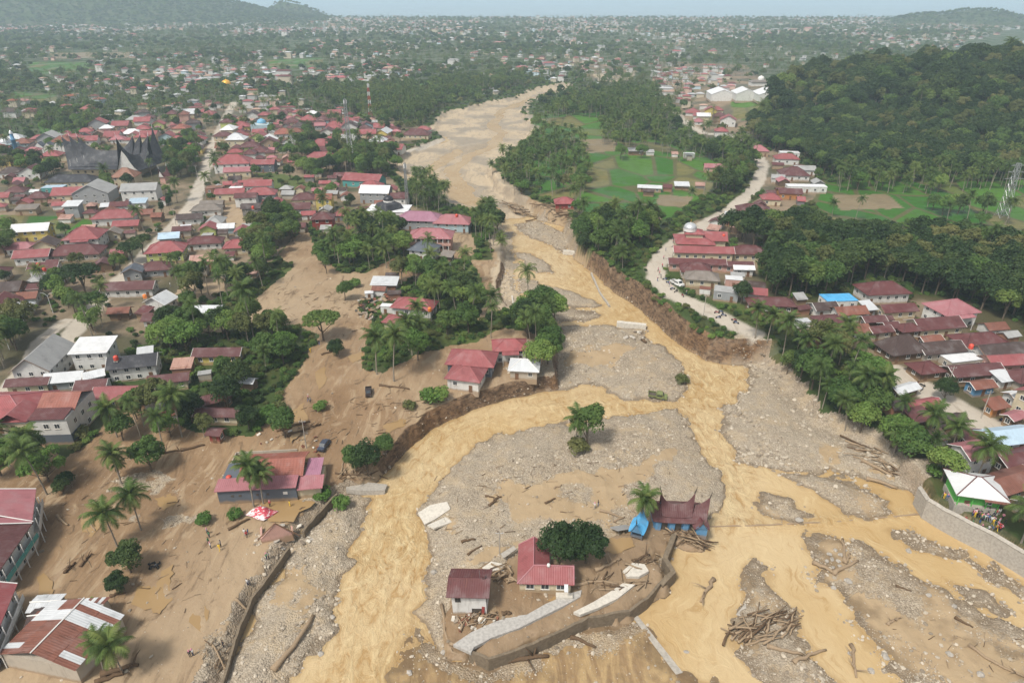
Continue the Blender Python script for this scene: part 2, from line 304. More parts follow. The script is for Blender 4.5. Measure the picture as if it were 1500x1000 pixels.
def ground_material():
    n = N('ground_cover'); geo = n.n('ShaderNodeNewGeometry'); pos = geo.outputs['Position']
    mudm, grav, gras, rd = sep(n, 'm1'); ric, twn, dryf, snd = sep(n, 'm2'); wetm, vrg, bed, padf = sep(n, 'm3')
    n_big = n.noise(pos, .035, 5).outputs[0]; n_mid = n.noise(pos, .22, 6, .6).outputs[0]; n_fine = n.noise(pos, 1.6, 5, .65).outputs[0]
    vor = n.n('ShaderNodeTexVoronoi', feature='F1'); n.set(vor.inputs['Vector'], pos); vor.inputs['Scale'].default_value = 3.1
    vor2 = n.n('ShaderNodeTexVoronoi', feature='F1'); n.set(vor2.inputs['Vector'], pos); vor2.inputs['Scale'].default_value = 1.3
    # vegetated soil
    c = n.mix(n_mid, (.030,.055,.014), (.080,.125,.030)); c = n.mix(n.ramp(n_big, .45, .75, 0, .6), c, (.12,.10,.05))
    # packed earth between houses
    tc = n.mix(n_mid, (.19,.14,.09), (.40,.32,.23)); tc = n.mix(n.ramp(n_fine, .55, .75, 0, .7), tc, (.07,.08,.03))
    tc = n.mix(n.ramp(n_big, .4, .6), tc, n.mix(n_fine, (.05,.065,.025), (.16,.13,.075)))
    c = n.mix(twn, c, tc)
    # rice, grass, dry plots
    st = n.n('ShaderNodeTexVoronoi', feature='DISTANCE_TO_EDGE'); n.set(st.inputs['Vector'], n.mapping(pos, (1,.55,1), (0,0,.25))); st.inputs['Scale'].default_value = .045
    stc = n.n('ShaderNodeTexVoronoi', feature='F1'); n.set(stc.inputs['Vector'], n.mapping(pos, (1,.55,1), (0,0,.25))); stc.inputs['Scale'].default_value = .045
    cellv = n.n('ShaderNodeSeparateColor'); n.t.links.new(stc.outputs['Color'], cellv.inputs[0])
    rc = n.mix(cellv.outputs[0], (.034,.150,.012), (.085,.215,.020)); rc = n.mix(n.ramp(cellv.outputs[1], .72, .85), rc, (.21,.19,.07)); rc = n.mix(n.ramp(n_mid, .35, .75, 0, .55), rc, (.06,.105,.03))
    rc = n.mix(n.ramp(st.outputs[0], .02, .05, 1, 0), rc, (.12,.12,.05))
    c = n.mix(ric, c, rc)
    c = n.mix(dryf, c, n.mix(n_mid, (.19,.15,.09), (.33,.27,.17)))
    c = n.mix(gras, c, n.mix(n_fine, (.055,.10,.022), (.16,.19,.06)))
    # mud with drying crusts, drag streaks and tracks
    wv = n.noise(n.mapping(pos, (.10,.028,.1), (0,0,-.35)), 3.0, 6, .62, 1.2).outputs[0]
    n_reg = n.noise(pos, .012, 3).outputs[0]; mc = n.mix(n.ramp(n_big, .35, .65), (.255,.162,.088), (.385,.265,.155)); mc = n.mix(n.ramp(n_reg, .42, .60, 0, .75), mc, (.49,.385,.26)); mc = n.mix(n.ramp(n_reg, .30, .42, .55, 0), mc, (.20,.128,.072)); tr = n.noise(n.mapping(pos, (.5,.06,.5), (0,0,-.5)), 1.0, 5, .7, .4).outputs[0]; mc = n.mix(n.ramp(tr, .56, .68, 0, .5), mc, (.155,.108,.068)); mc = n.mix(n.ramp(tr, .28, .42, .45, 0), mc, (.47,.385,.285)); mc = n.mix(n.ramp(wv, .52, .66, 0, .75), mc, (.47,.36,.235)); mc = n.mix(n.ramp(wv, .30, .43, .75, 0), mc, (.15,.098,.056))
    mc = n.mix(n.ramp(n_fine, .56, .74, 0, .55), mc, (.42,.34,.25)); mc = n.mix(n.ramp(n_mid, .60, .78, 0, .6), mc, (.50,.40,.27)); mc = n.mix(n.ramp(n_fine, .25, .40, .55, 0), mc, (.11,.075,.045))
    mudmask = n.ramp(n.math('ADD', mudm, n.math('MULTIPLY', n.math('SUBTRACT', n_mid, .5), .7)), .35, .6)
    c = n.mix(mudmask, c, mc)
    # eroded bank faces
    sx = n.n('ShaderNodeSeparateXYZ'); n.t.links.new(geo.outputs['Normal'], sx.inputs[0])
    strat = n.noise(n.mapping(pos, (.55,.55,1.1)), 1.0, 7, .75, .6).outputs[0]
    st2 = n.ramp(strat, .32, .68); bk = n.mix(st2, (.045,.027,.016), (.27,.18,.11)); bk = n.mix(n.ramp(n_big, .45, .62, 0, .8), bk, n.mix(st2, (.075,.036,.017), (.29,.165,.075))); bk = n.mix(n.ramp(n_mid, .55, .72, 0, .5), bk, (.36,.28,.19))
    # sandy bed and gravel
    sc = n.mix(n_mid, (.48,.385,.26), (.64,.54,.40)); sc = n.mix(n.ramp(wv, .48, .64, 0, .8), sc, (.36,.305,.235)); sc = n.mix(n.ramp(n_big, .47, .60, 0, .75), sc, (.31,.265,.205)); sc = n.mix(n.ramp(n_mid, .56, .70, 0, .45), sc, (.30,.235,.16)); sc = n.mix(n.ramp(n_fine, .55, .72, 0, .5), sc, (.33,.27,.19))
    c = n.mix(bed, c, n.mix(n_mid, (.38,.275,.16), (.54,.42,.27)))
    c = n.mix(snd, c, sc)
    vs = n.n('ShaderNodeSeparateColor'); n.t.links.new(vor.outputs['Color'], vs.inputs[0])
    vs2 = n.n('ShaderNodeSeparateColor'); n.t.links.new(vor2.outputs['Color'], vs2.inputs[0])
    gc = n.mix(vs.outputs[0], (.37,.305,.22), (.56,.48,.37)); gc = n.mix(n.ramp(vor.outputs[0], .34, .70, 0, .75), gc, (.235,.19,.14)); gc = n.mix(n.ramp(n_big, .35, .65, 0, .5), gc, (.47,.415,.335)); gc = n.mix(n.ramp(vs2.outputs[1], .7, .95, 0, .5), gc, (.52,.44,.33))
    gc = n.mix(n.ramp(n_mid, .46, .68, 0, .8), gc, (.50,.40,.27)); gc = n.mix(n.ramp(n_mid, .24, .40, .55, 0), gc, (.17,.135,.10)); gc = n.mix(n.ramp(n_fine, .54, .70, 0, .6), gc, (.60,.53,.43)); gc = n.mix(n.ramp(n_fine, .30, .44, .5, 0), gc, (.15,.12,.09))
    gmask = n.ramp(n.math('ADD', grav, n.math('MULTIPLY', n.math('SUBTRACT', n_fine, .5), .8)), .35, .6)
    c = n.mix(gmask, c, gc)
    wc = n.mix(n.ramp(wv, .4, .62), (.30,.20,.105), (.50,.36,.185)); wc = n.mix(n.ramp(n_fine, .5, .75, 0, .6), wc, (.33,.255,.175))
    c = n.mix(n.math('MULTIPLY', wetm, n.ramp(gmask, 0, 1, 1, .25)), c, wc)
    c = n.mix(n.math('MULTIPLY', n.ramp(sx.outputs[2], .93, .78), vrg), c, bk)
    c = n.mix(padf, c, n.mix(.35, mc, (.20,.135,.08)))
    rc2 = n.mix(n_mid, (.48,.43,.36), (.66,.61,.53)); rc2 = n.mix(n.ramp(tr, .54, .66, 0, .5), rc2, (.33,.27,.20)); rc2 = n.mix(n.ramp(n_mid, .55, .72, 0, .5), rc2, (.36,.28,.19)); c = n.mix(n.math('MULTIPLY', rd, n.ramp(n_fine, .2, .45, .6, 1)), c, rc2)
    # waterline: damp ring just above river level
    sz = n.n('ShaderNodeSeparateXYZ'); n.t.links.new(pos, sz.inputs[0])
    damp = n.math('MULTIPLY', n.math('MULTIPLY', n.ramp(sz.outputs[2], .06, .32, 1, 0), bed), n.math('SUBTRACT', 1.0, n.math('MULTIPLY', snd, .8)))
    c = n.mix(n.math('MULTIPLY', damp, .62), c, (.155,.108,.062))
    hgt = n.math('ADD', n.math('MULTIPLY', vor.outputs[0], n.math('MULTIPLY', gmask, -1.4)), n.math('ADD', n.math('MULTIPLY', n_fine, .8), wv))
    ro = n.ramp(n_big, .42, .55, .92, .45); ro = n.math('SUBTRACT', ro, n.math('MULTIPLY', wetm, .25))
    c = n.mul(1.0, c, (.79,.77,.75)); n.bsdf(c, ro, hgt, .55, .28, .25)
    return n.m

def mesh_obj(name, verts, faces, mat=None, parent=None, smooth=False):
    me = bpy.data.meshes.new(name); me.from_pydata([tuple(v) for v in verts], [], [tuple(f) for f in faces]); me.update()
    if mat: me.materials.append(mat)
    if smooth: me.polygons.foreach_set('use_smooth', [True]*len(me.polygons))
    o = bpy.data.objects.new(name, me); COL.objects.link(o)
    if parent: o.parent = parent
    return o
def np_mesh(name, V, F, smooth=False):                    # V (n,3), F (m,k)
    me = bpy.data.meshes.new(name); k = F.shape[1]
    me.vertices.add(len(V)); me.vertices.foreach_set('co', np.ascontiguousarray(V, np.float32).ravel())
    me.loops.add(F.size); me.loops.foreach_set('vertex_index', np.ascontiguousarray(F, np.int32).ravel())
    me.polygons.add(len(F)); me.polygons.foreach_set('loop_start', np.arange(0, F.size, k, dtype=np.int32))
    me.update(calc_edges=True)
    if smooth: me.polygons.foreach_set('use_smooth', np.ones(len(F), bool))
    return me
def tag(o, label=None, cat=None, group=None, kind=None):
    if label: o['label'] = label
    if cat: o['category'] = cat
    if group: o['group'] = group
    if kind: o['kind'] = kind
    return o
def add_col(me, name, arr):
    a = me.attributes.new(name, 'FLOAT_COLOR', 'POINT'); a.data.foreach_set('color', np.ascontiguousarray(arr, np.float32).ravel())

idx = np.arange(NY*NX).reshape(NY, NX)
GF = np.stack([idx[:-1, :-1], idx[:-1, 1:], idx[1:, 1:], idx[1:, :-1]], -1).reshape(-1, 4)
gm = np_mesh('ground', np.stack([XX, YY, HH], -1).reshape(-1, 3), GF, True)
add_col(gm, 'm1', m1.reshape(-1, 4)); add_col(gm, 'm2', m2.reshape(-1, 4)); add_col(gm, 'm3', m3.reshape(-1, 4))
gm.materials.append(ground_material())
ground = bpy.data.objects.new('ground', gm); COL.objects.link(ground); tag(ground, kind='structure')

# ------------------------------------------------------------------ river water: one sheet over the submerged bed
def water_material():
    n = N('muddy_water'); geo = n.n('ShaderNodeNewGeometry'); pos = geo.outputs['Position']
    rap = n.n('ShaderNodeAttribute', attribute_name='rapid').outputs['Fac']
    flow = n.noise(n.mapping(pos, (1.0,.5,1), (0,0,-.15)), .50, 7, .66, .9).outputs[0]
    fine = n.noise(n.mapping(pos, (1,.6,1), (0,0,.2)), 1.5, 5, .6, .6).outputs[0]
    shr = n.n('ShaderNodeAttribute', attribute_name='shore').outputs['Fac']; px_ = n.n('ShaderNodeSeparateXYZ'); n.t.links.new(pos, px_.inputs[0]); cv = n.n('ShaderNodeCombineXYZ'); n.set(cv.inputs[0], n.math('MULTIPLY', shr, 1.0)); n.set(cv.inputs[1], n.math('MULTIPLY', px_.outputs[0], .13)); n.set(cv.inputs[2], n.math('MULTIPLY', px_.outputs[1], .13)); strk = n.noise(cv.outputs[0], .8, 6, .65, .5).outputs[0]
    big = n.noise(pos, .03, 3).outputs[0]
    c = n.mix(n.ramp(big, .35, .65), (.57,.395,.185), (.645,.485,.27))
    f2 = n.ramp(flow, .50, .64); f1 = n.ramp(flow, .33, .49, 1, 0)
    c = n.mix(n.math('MULTIPLY', f2, n.math('MULTIPLY', rap, .9)), c, (.76,.60,.34))
    c = n.mix(n.math('MULTIPLY', f1, n.math('ADD', n.math('MULTIPLY', rap, .75), .08)), c, (.40,.215,.058))
    c = n.mix(n.math('MULTIPLY', n.ramp(fine, .63, .74), n.math('MULTIPLY', rap, .7)), c, (.80,.68,.46))
    c = n.mix(n.ramp(strk, .54, .70, 0, .55), c, (.72,.56,.32)); c = n.mix(n.ramp(strk, .30, .44, .60, 0), c, (.42,.25,.085)); c = n.mix(n.ramp(shr, -.2, 1.3, .55, 0), c, (.40,.255,.105))
    hgt = n.math('MULTIPLY', n.math('ADD', n.math('ADD', flow, strk), n.math('MULTIPLY', fine, .4)), n.math('ADD', rap, .22))
    c = n.mul(1.0, c, (.78,.78,.79)); n.bsdf(c, .24, hgt, .85, .5, .38)
    return n.m
SDCd = SDC
sub = (HH < .30) & (SDC > -3.0) & (YY < 1150)
cell = sub[:-1, :-1] | sub[1:, :-1] | sub[:-1, 1:] | sub[1:, 1:]
fi = GF.reshape(NY-1, NX-1, 4)[cell]
used = np.unique(fi); remap = np.zeros(NY*NX, np.int64); remap[used] = np.arange(len(used))
wxx = XX.reshape(-1)[used]; wyy = YY.reshape(-1)[used]
ppx, ppy = PX.reshape(-1)[used], PY.reshape(-1)[used]
rapid = np.clip(.22 + .95*np.exp(-(((ppx-560)/130)**2)) * (ppy > 560) + .9*np.exp(-((ppx-1040)/75)**2)*(ppy > 500)*(ppy < 775) + .5*(ppy < 520) + .7*np.exp(-((ppy-605)/40)**2)*(ppx < 1060), 0, 1)
shore = np.full(XX.shape, 30.0); shore[near] = np.minimum(sdc, -sb); shore = shore.reshape(-1)[used]
rapid *= (.75 + .5*fbm(wxx/25, wyy/25, 91, 2)); rapid *= 1-.75*sstep(1050, 1130, ppx)*sstep(680, 730, ppy)
wzz = .17*rapid*fbm(wxx/1.9, wyy/2.6, 95, 3)*np.clip(250/wyy, .2, 1)
weir = [(1036,770),(1120,768),(1230,762),(1352,752)]
wd_ = pdist(W2(weir), wxx, wyy, False)
wm = np_mesh('river_water', np.stack([wxx, wyy, wzz], -1), remap[fi], True)
at = wm.attributes.new('shore', 'FLOAT', 'POINT'); at.data.foreach_set('value', np.clip(shore, -3, 60).astype(np.float32))
at = wm.attributes.new('rapid', 'FLOAT', 'POINT'); at.data.foreach_set('value', np.clip(rapid + .5*np.exp(-(wd_/2.0)**2), 0, 1).astype(np.float32))
wm.materials.append(water_material())
river = bpy.data.objects.new('river_water', wm); COL.objects.link(river); tag(river, kind='structure')

def sea_material():
    n = N('sea_water'); geo = n.n('ShaderNodeNewGeometry')
    n.bsdf((.20,.25,.27), .10, n.noise(geo.outputs['Position'], .02, 4).outputs[0], .2, 1.0, .5); return n.m
sea = mesh_obj('sea', [(-9000, COAST-250, -.4), (9000, COAST-250, -.4), (16000, 26000, -.4), (-16000, 26000, -.4)], [(0,1,2,3)], sea_material()); tag(sea, kind='structure')
# ------------------------------------------------------------------ haze
def haze():
    x0, x1, y0, y1, z0, z1 = -17000, 17000, -600, 27000, -14, 262
    V = [(x0,y0,z0),(x1,y0,z0),(x1,y1,z0),(x0,y1,z0),(x0,y0,z1),(x1,y0,z1),(x1,y1,z1),(x0,y1,z1)]
    n = N('haze_air'); v = n.n('ShaderNodeVolumePrincipled'); v.inputs['Color'].default_value = (.68,.86,1,1); v.inputs['Density'].default_value = HAZE_D; v.inputs['Anisotropy'].default_value = 0.0
    n.t.links.new(v.outputs[0], n.out.inputs['Volume'])
    o = mesh_obj('haze', V, [(3,2,1,0),(4,5,6,7),(0,1,5,4),(1,2,6,5),(2,3,7,6),(3,0,4,7)], n.m); tag(o, kind='stuff')
HAZE_D = .00020
haze()
# ------------------------------------------------------------------ materials for things
MATS = {}
def leaf_mat(name, a, b, hi=(.16,.20,.05)):
    n = N(name); at = n.n('ShaderNodeAttribute', attribute_name='tint').outputs['Fac']; oi = n.n('ShaderNodeObjectInfo').outputs['Random']
    geo = n.n('ShaderNodeNewGeometry'); rv = n.noise(geo.outputs['Position'], .02, 2).outputs[0]
    c = n.mix(at, a, b); c = n.mix(n.ramp(oi, .45, 1, 0, .75), c, n.mix(at, b, hi)); c = n.mix(n.ramp(oi, .0, .25, .55, 0), c, a); c = n.mix(n.ramp(rv, .35, .7, 0, .35), c, a)
    b_ = n.bsdf(c, .62, None, spec=.25)
    tr = n.n('ShaderNodeBsdfTranslucent'); n.set(tr.inputs[0], n.mix(.5, c, hi)); mx = n.n('ShaderNodeMixShader'); mx.inputs[0].default_value = .22
    n.t.links.new(b_.outputs[0], mx.inputs[1]); n.t.links.new(tr.outputs[0], mx.inputs[2]); n.t.links.new(mx.outputs[0], n.out.inputs['Surface'])
    MATS[name] = n.m; return n.m
leaf_mat('leaf_dark', (0.016, 0.038, 0.011), (0.052, 0.094, 0.024), (0.105, 0.138, 0.034))
leaf_mat('leaf_mid', (0.036, 0.082, 0.018), (0.115, 0.19, 0.042), (0.2, 0.24, 0.055))
leaf_mat('leaf_bright', (0.055, 0.125, 0.022), (0.15, 0.25, 0.05), (0.25, 0.3, 0.075))
leaf_mat('leaf_olive', (0.065, 0.085, 0.024), (0.15, 0.165, 0.05), (0.2, 0.18, 0.07))
leaf_mat('leaf_palm', (0.036, 0.072, 0.016), (0.12, 0.18, 0.042), (0.21, 0.23, 0.06))
leaf_mat('leaf_dry', (.16,.12,.06), (.27,.21,.11), (.3,.24,.13))
def bark_mat(name, a, b):
    n = N(name); tc = n.n('ShaderNodeTexCoord').outputs['Object']
    t = n.noise(n.mapping(tc, (3,3,.6)), 2.0, 5, .7).outputs[0]
    n.bsdf(n.mix(t, a, b), .9, t, .6, .08, .15); MATS[name] = n.m
bark_mat('bark', (.075,.055,.038), (.20,.16,.115)); bark_mat('bark_pale', (.17,.145,.115), (.34,.30,.245)); bark_mat('driftwood', (.17,.115,.07), (.42,.32,.215)); bark_mat('wet_wood', (.055,.034,.02), (.19,.125,.075))

def paint(name, col, rough=.7, dirt=.45, mudline=True, spec=.25):
    n = N(name); tc = n.n('ShaderNodeTexCoord').outputs['Object']; geo = n.n('ShaderNodeNewGeometry'); pos = geo.outputs['Position']
    a = n.noise(pos, .7, 5, .65).outputs[0]; s = n.noise(n.mapping(pos, (1.5,1.5,.18)), 1.1, 4, .6).outputs[0]
    oi = n.n('ShaderNodeObjectInfo').outputs['Random']
    col = tuple(x*.86 for x in col); c = n.mix(n.ramp(oi, 0, 1, 0, .22), col, tuple(x*.62 for x in col))
    c = n.mix(n.ramp(a, .42, .75, 0, dirt), c, tuple(x*.45+.05 for x in col)); c = n.mix(n.ramp(s, .55, .75, 0, dirt*.8), c, (.16,.13,.10))
    if mudline:
        sz = n.n('ShaderNodeSeparateXYZ'); n.t.links.new(tc, sz.inputs[0])
        lv = n.math('ADD', sz.outputs[2], n.math('MULTIPLY', n.math('SUBTRACT', a, .5), -1.2))
        c = n.mix(n.ramp(lv, .25, .95, .8, 0), c, (.30,.205,.12))
    n.bsdf(c, rough, a, .15, .03, spec); MATS[name] = n.m
W_COL = {'white': (.74,.73,.70), 'cream': (.66,.57,.40), 'grey': (.36,.37,.38), 'block': (.24,.235,.225), 'slate': (.135,.155,.185), 'pink': (.60,.36,.30), 'yellow': (.68,.54,.16), 'lime': (.50,.56,.20), 'green': (.13,.55,.10), 'teal': (.10,.36,.34), 'blue': (.14,.33,.55), 'paleblue': (.42,.55,.60), 'tan': (.42,.31,.21), 'brick': (.34,.17,.11), 'orange': (.55,.24,.08), 'wood': (.17,.11,.07), 'redwood': (.30,.05,.04), 'dirty': (.52,.46,.38)}
for k, v in W_COL.items(): paint('wall_'+k, v)
def roof_mat(name, col, rust, rc=(.17,.065,.035), tile=False, fade=.4):
    n = N(name); uv = n.n('ShaderNodeUVMap').outputs[0]; geo = n.n('ShaderNodeNewGeometry'); pos = geo.outputs['Position']; oi = n.n('ShaderNodeObjectInfo').outputs['Random']
    sx = n.n('ShaderNodeSeparateXYZ'); n.t.links.new(uv, sx.inputs[0]); u, v = sx.outputs[0], sx.outputs[1]
    sheet = n.n('ShaderNodeTexWhiteNoise', noise_dimensions='3D'); cb = n.n('ShaderNodeCombineXYZ'); n.set(cb.inputs[0], n.math('FLOOR', n.math('MULTIPLY', u, 1.15))); n.set(cb.inputs[1], n.math('FLOOR', n.math('MULTIPLY', v, .42))); n.set(cb.inputs[2], n.math('MULTIPLY', oi, 31.0)); n.t.links.new(cb.outputs[0], sheet.inputs['Vector']); shv = sheet.outputs['Value']
    streak = n.noise(n.mapping(uv, (2.2,.28,1)), 1.0, 5, .65).outputs[0]; blot = n.noise(pos, .35, 4, .6).outputs[0]
    c = n.mix(n.ramp(oi, 0, 1, 0, fade), col, tuple(min(1, x*.55+.03) for x in col)); c = n.mix(n.ramp(shv, .25, 1, 0, .28), c, tuple(x*.62 for x in col))
    c = n.mix(n.ramp(blot, .48, .72, 0, .42), c, tuple(min(1, x*.6+.15) for x in col)); c = n.mix(n.ramp(blot, .28, .46, .5, 0), c, tuple(x*.5 for x in col)); grit = n.noise(pos, 3.5, 4, .7).outputs[0]; c = n.mix(n.ramp(grit, .5, .8, 0, .35), c, tuple(x*.45+.04 for x in col))
    rmask = n.ramp(n.math('ADD', streak, n.math('MULTIPLY', n.math('SUBTRACT', shv, .5), .25)), .86-.5*rust, 1.02-.5*rust)
    c = n.mix(n.math('MULTIPLY', rmask, .85), c, rc)
    c = n.mix(n.ramp(streak, .24, .40, .42, 0), c, (.40,.34,.29))
    cor = n.math('SINE', n.math('MULTIPLY', u, 15.0 if not tile else 9.0))
    if tile: cor = n.math('ADD', cor, n.math('SINE', n.math('MULTIPLY', v, 12.0)))
    seam = n.math('ADD', n.math('MULTIPLY', cor, .5), n.math('MULTIPLY', shv, .6))
    n.bsdf(c, .55, seam, .5, .06, .3); MATS[name] = n.m
roof_mat('roof_red', (.30,.085,.088), .22); roof_mat('roof_pink', (.38,.15,.165), .05, (.4,.2,.2)); roof_mat('roof_maroon', (.120,.040,.040), .40, (.21,.085,.055), fade=.5); roof_mat('roof_darkbrown', (.070,.045,.040), .36, (.13,.07,.05)); roof_mat('roof_black', (.036,.037,.045), .05, (.06,.05,.05))
roof_mat('roof_grey', (.36,.36,.355), .25, (.22,.18,.15)); roof_mat('roof_zinc', (.60,.62,.64), .16, (.33,.25,.2)); roof_mat('roof_white', (.74,.75,.76), .06, (.5,.45,.4)); roof_mat('roof_rust', (.215,.085,.058), .55, (.115,.05,.035)); roof_mat('roof_tile', (.285,.10,.072), .22, (.2,.09,.06), True)
roof_mat('roof_orange', (.27,.125,.08), .1, tile=True); roof_mat('roof_blue', (.10,.42,.75), .05, (.3,.3,.4)); roof_mat('roof_paleblue', (.42,.55,.66), .08); roof_mat('roof_striped', (.42,.25,.20), .55, (.16,.06,.05)); roof_mat('roof_thatch', (.21,.18,.155), .4, (.12,.1,.085)); roof_mat('roof_mauve', (.36,.17,.24), .05, (.3,.2,.2)); roof_mat('roof_slate', (.10,.115,.14), .08, (.07,.07,.08))
ROOFW = {'red': 'red', 'pink': 'pink', 'maroon': 'maroon', 'darkbrown': 'dark brown', 'black': 'black', 'grey': 'grey', 'zinc': 'pale zinc', 'white': 'white', 'rust': 'rusty', 'tile': 'orange tiled', 'orange': 'orange brown', 'blue': 'bright blue', 'paleblue': 'pale blue', 'striped': 'striped rusty', 'thatch': 'grey weathered', 'mauve': 'mauve', 'slate': 'slate grey'}
WALLW = {'white': 'white', 'cream': 'cream', 'grey': 'grey', 'block': 'raw block', 'slate': 'slate walled', 'pink': 'pink walled', 'yellow': 'yellow', 'lime': 'lime green', 'green': 'green', 'teal': 'teal', 'blue': 'blue', 'paleblue': 'pale blue', 'tan': 'tan', 'brick': 'brick', 'orange': 'orange', 'wood': 'wooden', 'redwood': 'dark red', 'dirty': 'mud stained'}
def plain(name, col, rough=.6, metal=0.0, spec=.4, var=.15):
    n = N(name); oi = n.n('ShaderNodeNewGeometry').outputs['Position']; t = n.noise(oi, 2.0, 4).outputs[0]
    n.bsdf(n.mix(n.ramp(t, .3, .75, 0, var*2), col, tuple(x*.6 for x in col)), rough, t, .1, .02, spec, metal); MATS[name] = n.m
plain('glass', (.035,.042,.05), .12, 0, .6); plain('frame_white', (.70,.69,.66)); plain('frame_dark', (.09,.075,.06)); plain('frame_brown', (.20,.11,.06)); plain('door_wood', (.17,.09,.05)); plain('door_blue', (.06,.16,.35)); plain('steel', (.42,.43,.44), .45, .6); plain('steel_red', (.50,.09,.07)); plain('steel_white', (.72,.72,.72)); plain('rubber', (.02,.02,.02), .8); plain('chrome', (.5,.5,.5), .25, .9)
plain('tank_red', (.62,.08,.05), .45); plain('tank_orange', (.75,.22,.04), .45); plain('dome_gold', (.80,.42,.04), .35, .2); plain('dome_silver', (.66,.67,.68), .3, .5); plain('dome_blue', (.16,.40,.58), .4); plain('dome_black', (.03,.03,.036), .4)
plain('skin', (.30,.17,.105)); plain('hair', (.02,.016,.014)); plain('cloth_black', (.025,.025,.03), .9); plain('cloth_white', (.65,.64,.62), .9); plain('cloth_blue', (.06,.12,.30), .9); plain('cloth_red', (.45,.05,.05), .9); plain('cloth_yellow', (.75,.50,.04), .9); plain('cloth_grey', (.25,.25,.26), .9); plain('cloth_green', (.08,.22,.10), .9); plain('cloth_pink', (.62,.26,.33), .9); plain('cloth_navy', (.03,.04,.09), .9)
plain('car_dark', (.05,.06,.09), .25); plain('car_black', (.035,.025,.025), .3); plain('car_white', (.62,.62,.60), .3); plain('car_lime', (.20,.23,.09), .6, 0, .3, .5); plain('bike_red', (.35,.03,.03), .3); plain('bike_blue', (.04,.09,.25), .3); plain('bike_black', (.03,.03,.03), .3)
plain('concrete', (.42,.385,.335), .85, 0, .2, .35); plain('concrete_dark', (.20,.158,.11), .9, 0, .2, .4); plain('concrete_pale', (.60,.56,.49), .85, 0, .2, .3); plain('asphalt_pale', (.45,.43,.40), .85, 0, .2, .4); plain('stone', (.40,.365,.32), .9, 0, .2, .4); plain('stone_dark', (.25,.22,.19), .9, 0, .2, .4); plain('rubble', (.30,.245,.19), .9, 0, .2, .4)
def stone_mat():
    n = N('stone_pale'); oi = n.n('ShaderNodeObjectInfo').outputs['Random']; t = n.noise(n.n('ShaderNodeNewGeometry').outputs['Position'], 2.5, 4).outputs[0]
    c = n.mix(n.ramp(oi, 0, 1), (.22,.18,.135), (.52,.455,.365)); c = n.mix(n.ramp(t, .4, .75, 0, .5), c, (.30,.25,.19)); n.bsdf(c, .85, t, .4, .05, .2); MATS['stone_pale'] = n.m
stone_mat()
plain('tarp_blue', (.07,.36,.70), .5); plain('sheet_rusty', (.22,.085,.05), .6, 0, .3, .4)

# ------------------------------------------------------------------ mesh builders
class MB:
    def __init__(s): s.v = []; s.f = []; s.m = []
    def add(s, V, F, mi=0):
        o = len(s.v); s.v += [tuple(map(float, p)) for p in V]; s.f += [tuple(i+o for i in f) for f in F]; s.m += [mi]*len(F); return s
    def box(s, x0, x1, y0, y1, z0, z1, mi=0):
        return s.add([(x0,y0,z0),(x1,y0,z0),(x1,y1,z0),(x0,y1,z0),(x0,y0,z1),(x1,y0,z1),(x1,y1,z1),(x0,y1,z1)], [(3,2,1,0),(4,5,6,7),(0,1,5,4),(1,2,6,5),(2,3,7,6),(3,0,4,7)], mi)
    def tube(s, pts, rad, k=6, mi=0, cap=True):
        pts = [Vector(p) for p in pts]; rings = []
        for i, p in enumerate(pts):
            d = (pts[min(i+1, len(pts)-1)]-pts[max(i-1, 0)]).normalized()
            a = d.cross(Vector((.13,.31,.94)) if abs(d.z) < .9 else Vector((1,0,0))).normalized(); b = d.cross(a); r = rad[i] if hasattr(rad, '__len__') else rad
            rings.append([p+(a*math.cos(t*2*math.pi/k)+b*math.sin(t*2*math.pi/k))*r for t in range(k)])
        V = [q for r_ in rings for q in r_]; F = []
        for i in range(len(pts)-1):
            for t in range(k): F.append((i*k+t, i*k+(t+1) % k, (i+1)*k+(t+1) % k, (i+1)*k+t))
        if cap: F.append(tuple(range(k))[::-1]); F.append(tuple((len(pts)-1)*k+t for t in range(k)))
        return s.add(V, F, mi)
    def bar(s, a, b, r, k=4, mi=0): return s.tube([a, b], r, k, mi)
    def lathe(s, prof, k=16, c=(0,0,0), mi=0):
        V = [(c[0]+r*math.cos(2*math.pi*t/k), c[1]+r*math.sin(2*math.pi*t/k), c[2]+z) for r, z in prof for t in range(k)]
        F = [(i*k+t, i*k+(t+1) % k, (i+1)*k+(t+1) % k, (i+1)*k+t) for i in range(len(prof)-1) for t in range(k)]
        return s.add(V, F, mi)
    def prism(s, poly, z0, z1, mi=0):
        n_ = len(poly); V = [(a, b, z0) for a, b in poly]+[(a, b, z1) for a, b in poly]
        F = [tuple(range(n_))[::-1], tuple(range(n_, 2*n_))]+[(i, (i+1) % n_, n_+(i+1) % n_, n_+i) for i in range(n_)]
        return s.add(V, F, mi)
    def mesh(s, name, mats=(), smooth=False, uv=None):
        me = bpy.data.meshes.new(name); me.from_pydata(s.v, [], s.f); me.update()
        for m in (mats if isinstance(mats, (list, tuple)) else [mats]): me.materials.append(MATS[m] if isinstance(m, str) else m)
        if any(s.m): me.polygons.foreach_set('material_index', s.m)
        if smooth: me.polygons.foreach_set('use_smooth', [True]*len(me.polygons))
        if uv:
            l = me.uv_layers.new(name='UVMap'); l.data.foreach_set('uv', [c for q in uv for c in q])
        return me
    def obj(s, name, mats=(), parent=None, smooth=False, loc=None, uv=None):
        return put(name, s.mesh(name, mats, smooth, uv), parent, loc)
def put(name, me, parent=None, loc=None, rot=None, scale=None):
    o = bpy.data.objects.new(name, me); COL.objects.link(o)
    if parent: o.parent = parent
    if loc is not None: o.location = loc
    if rot is not None: o.rotation_euler = rot
    if scale is not None: o.scale = scale
    return o
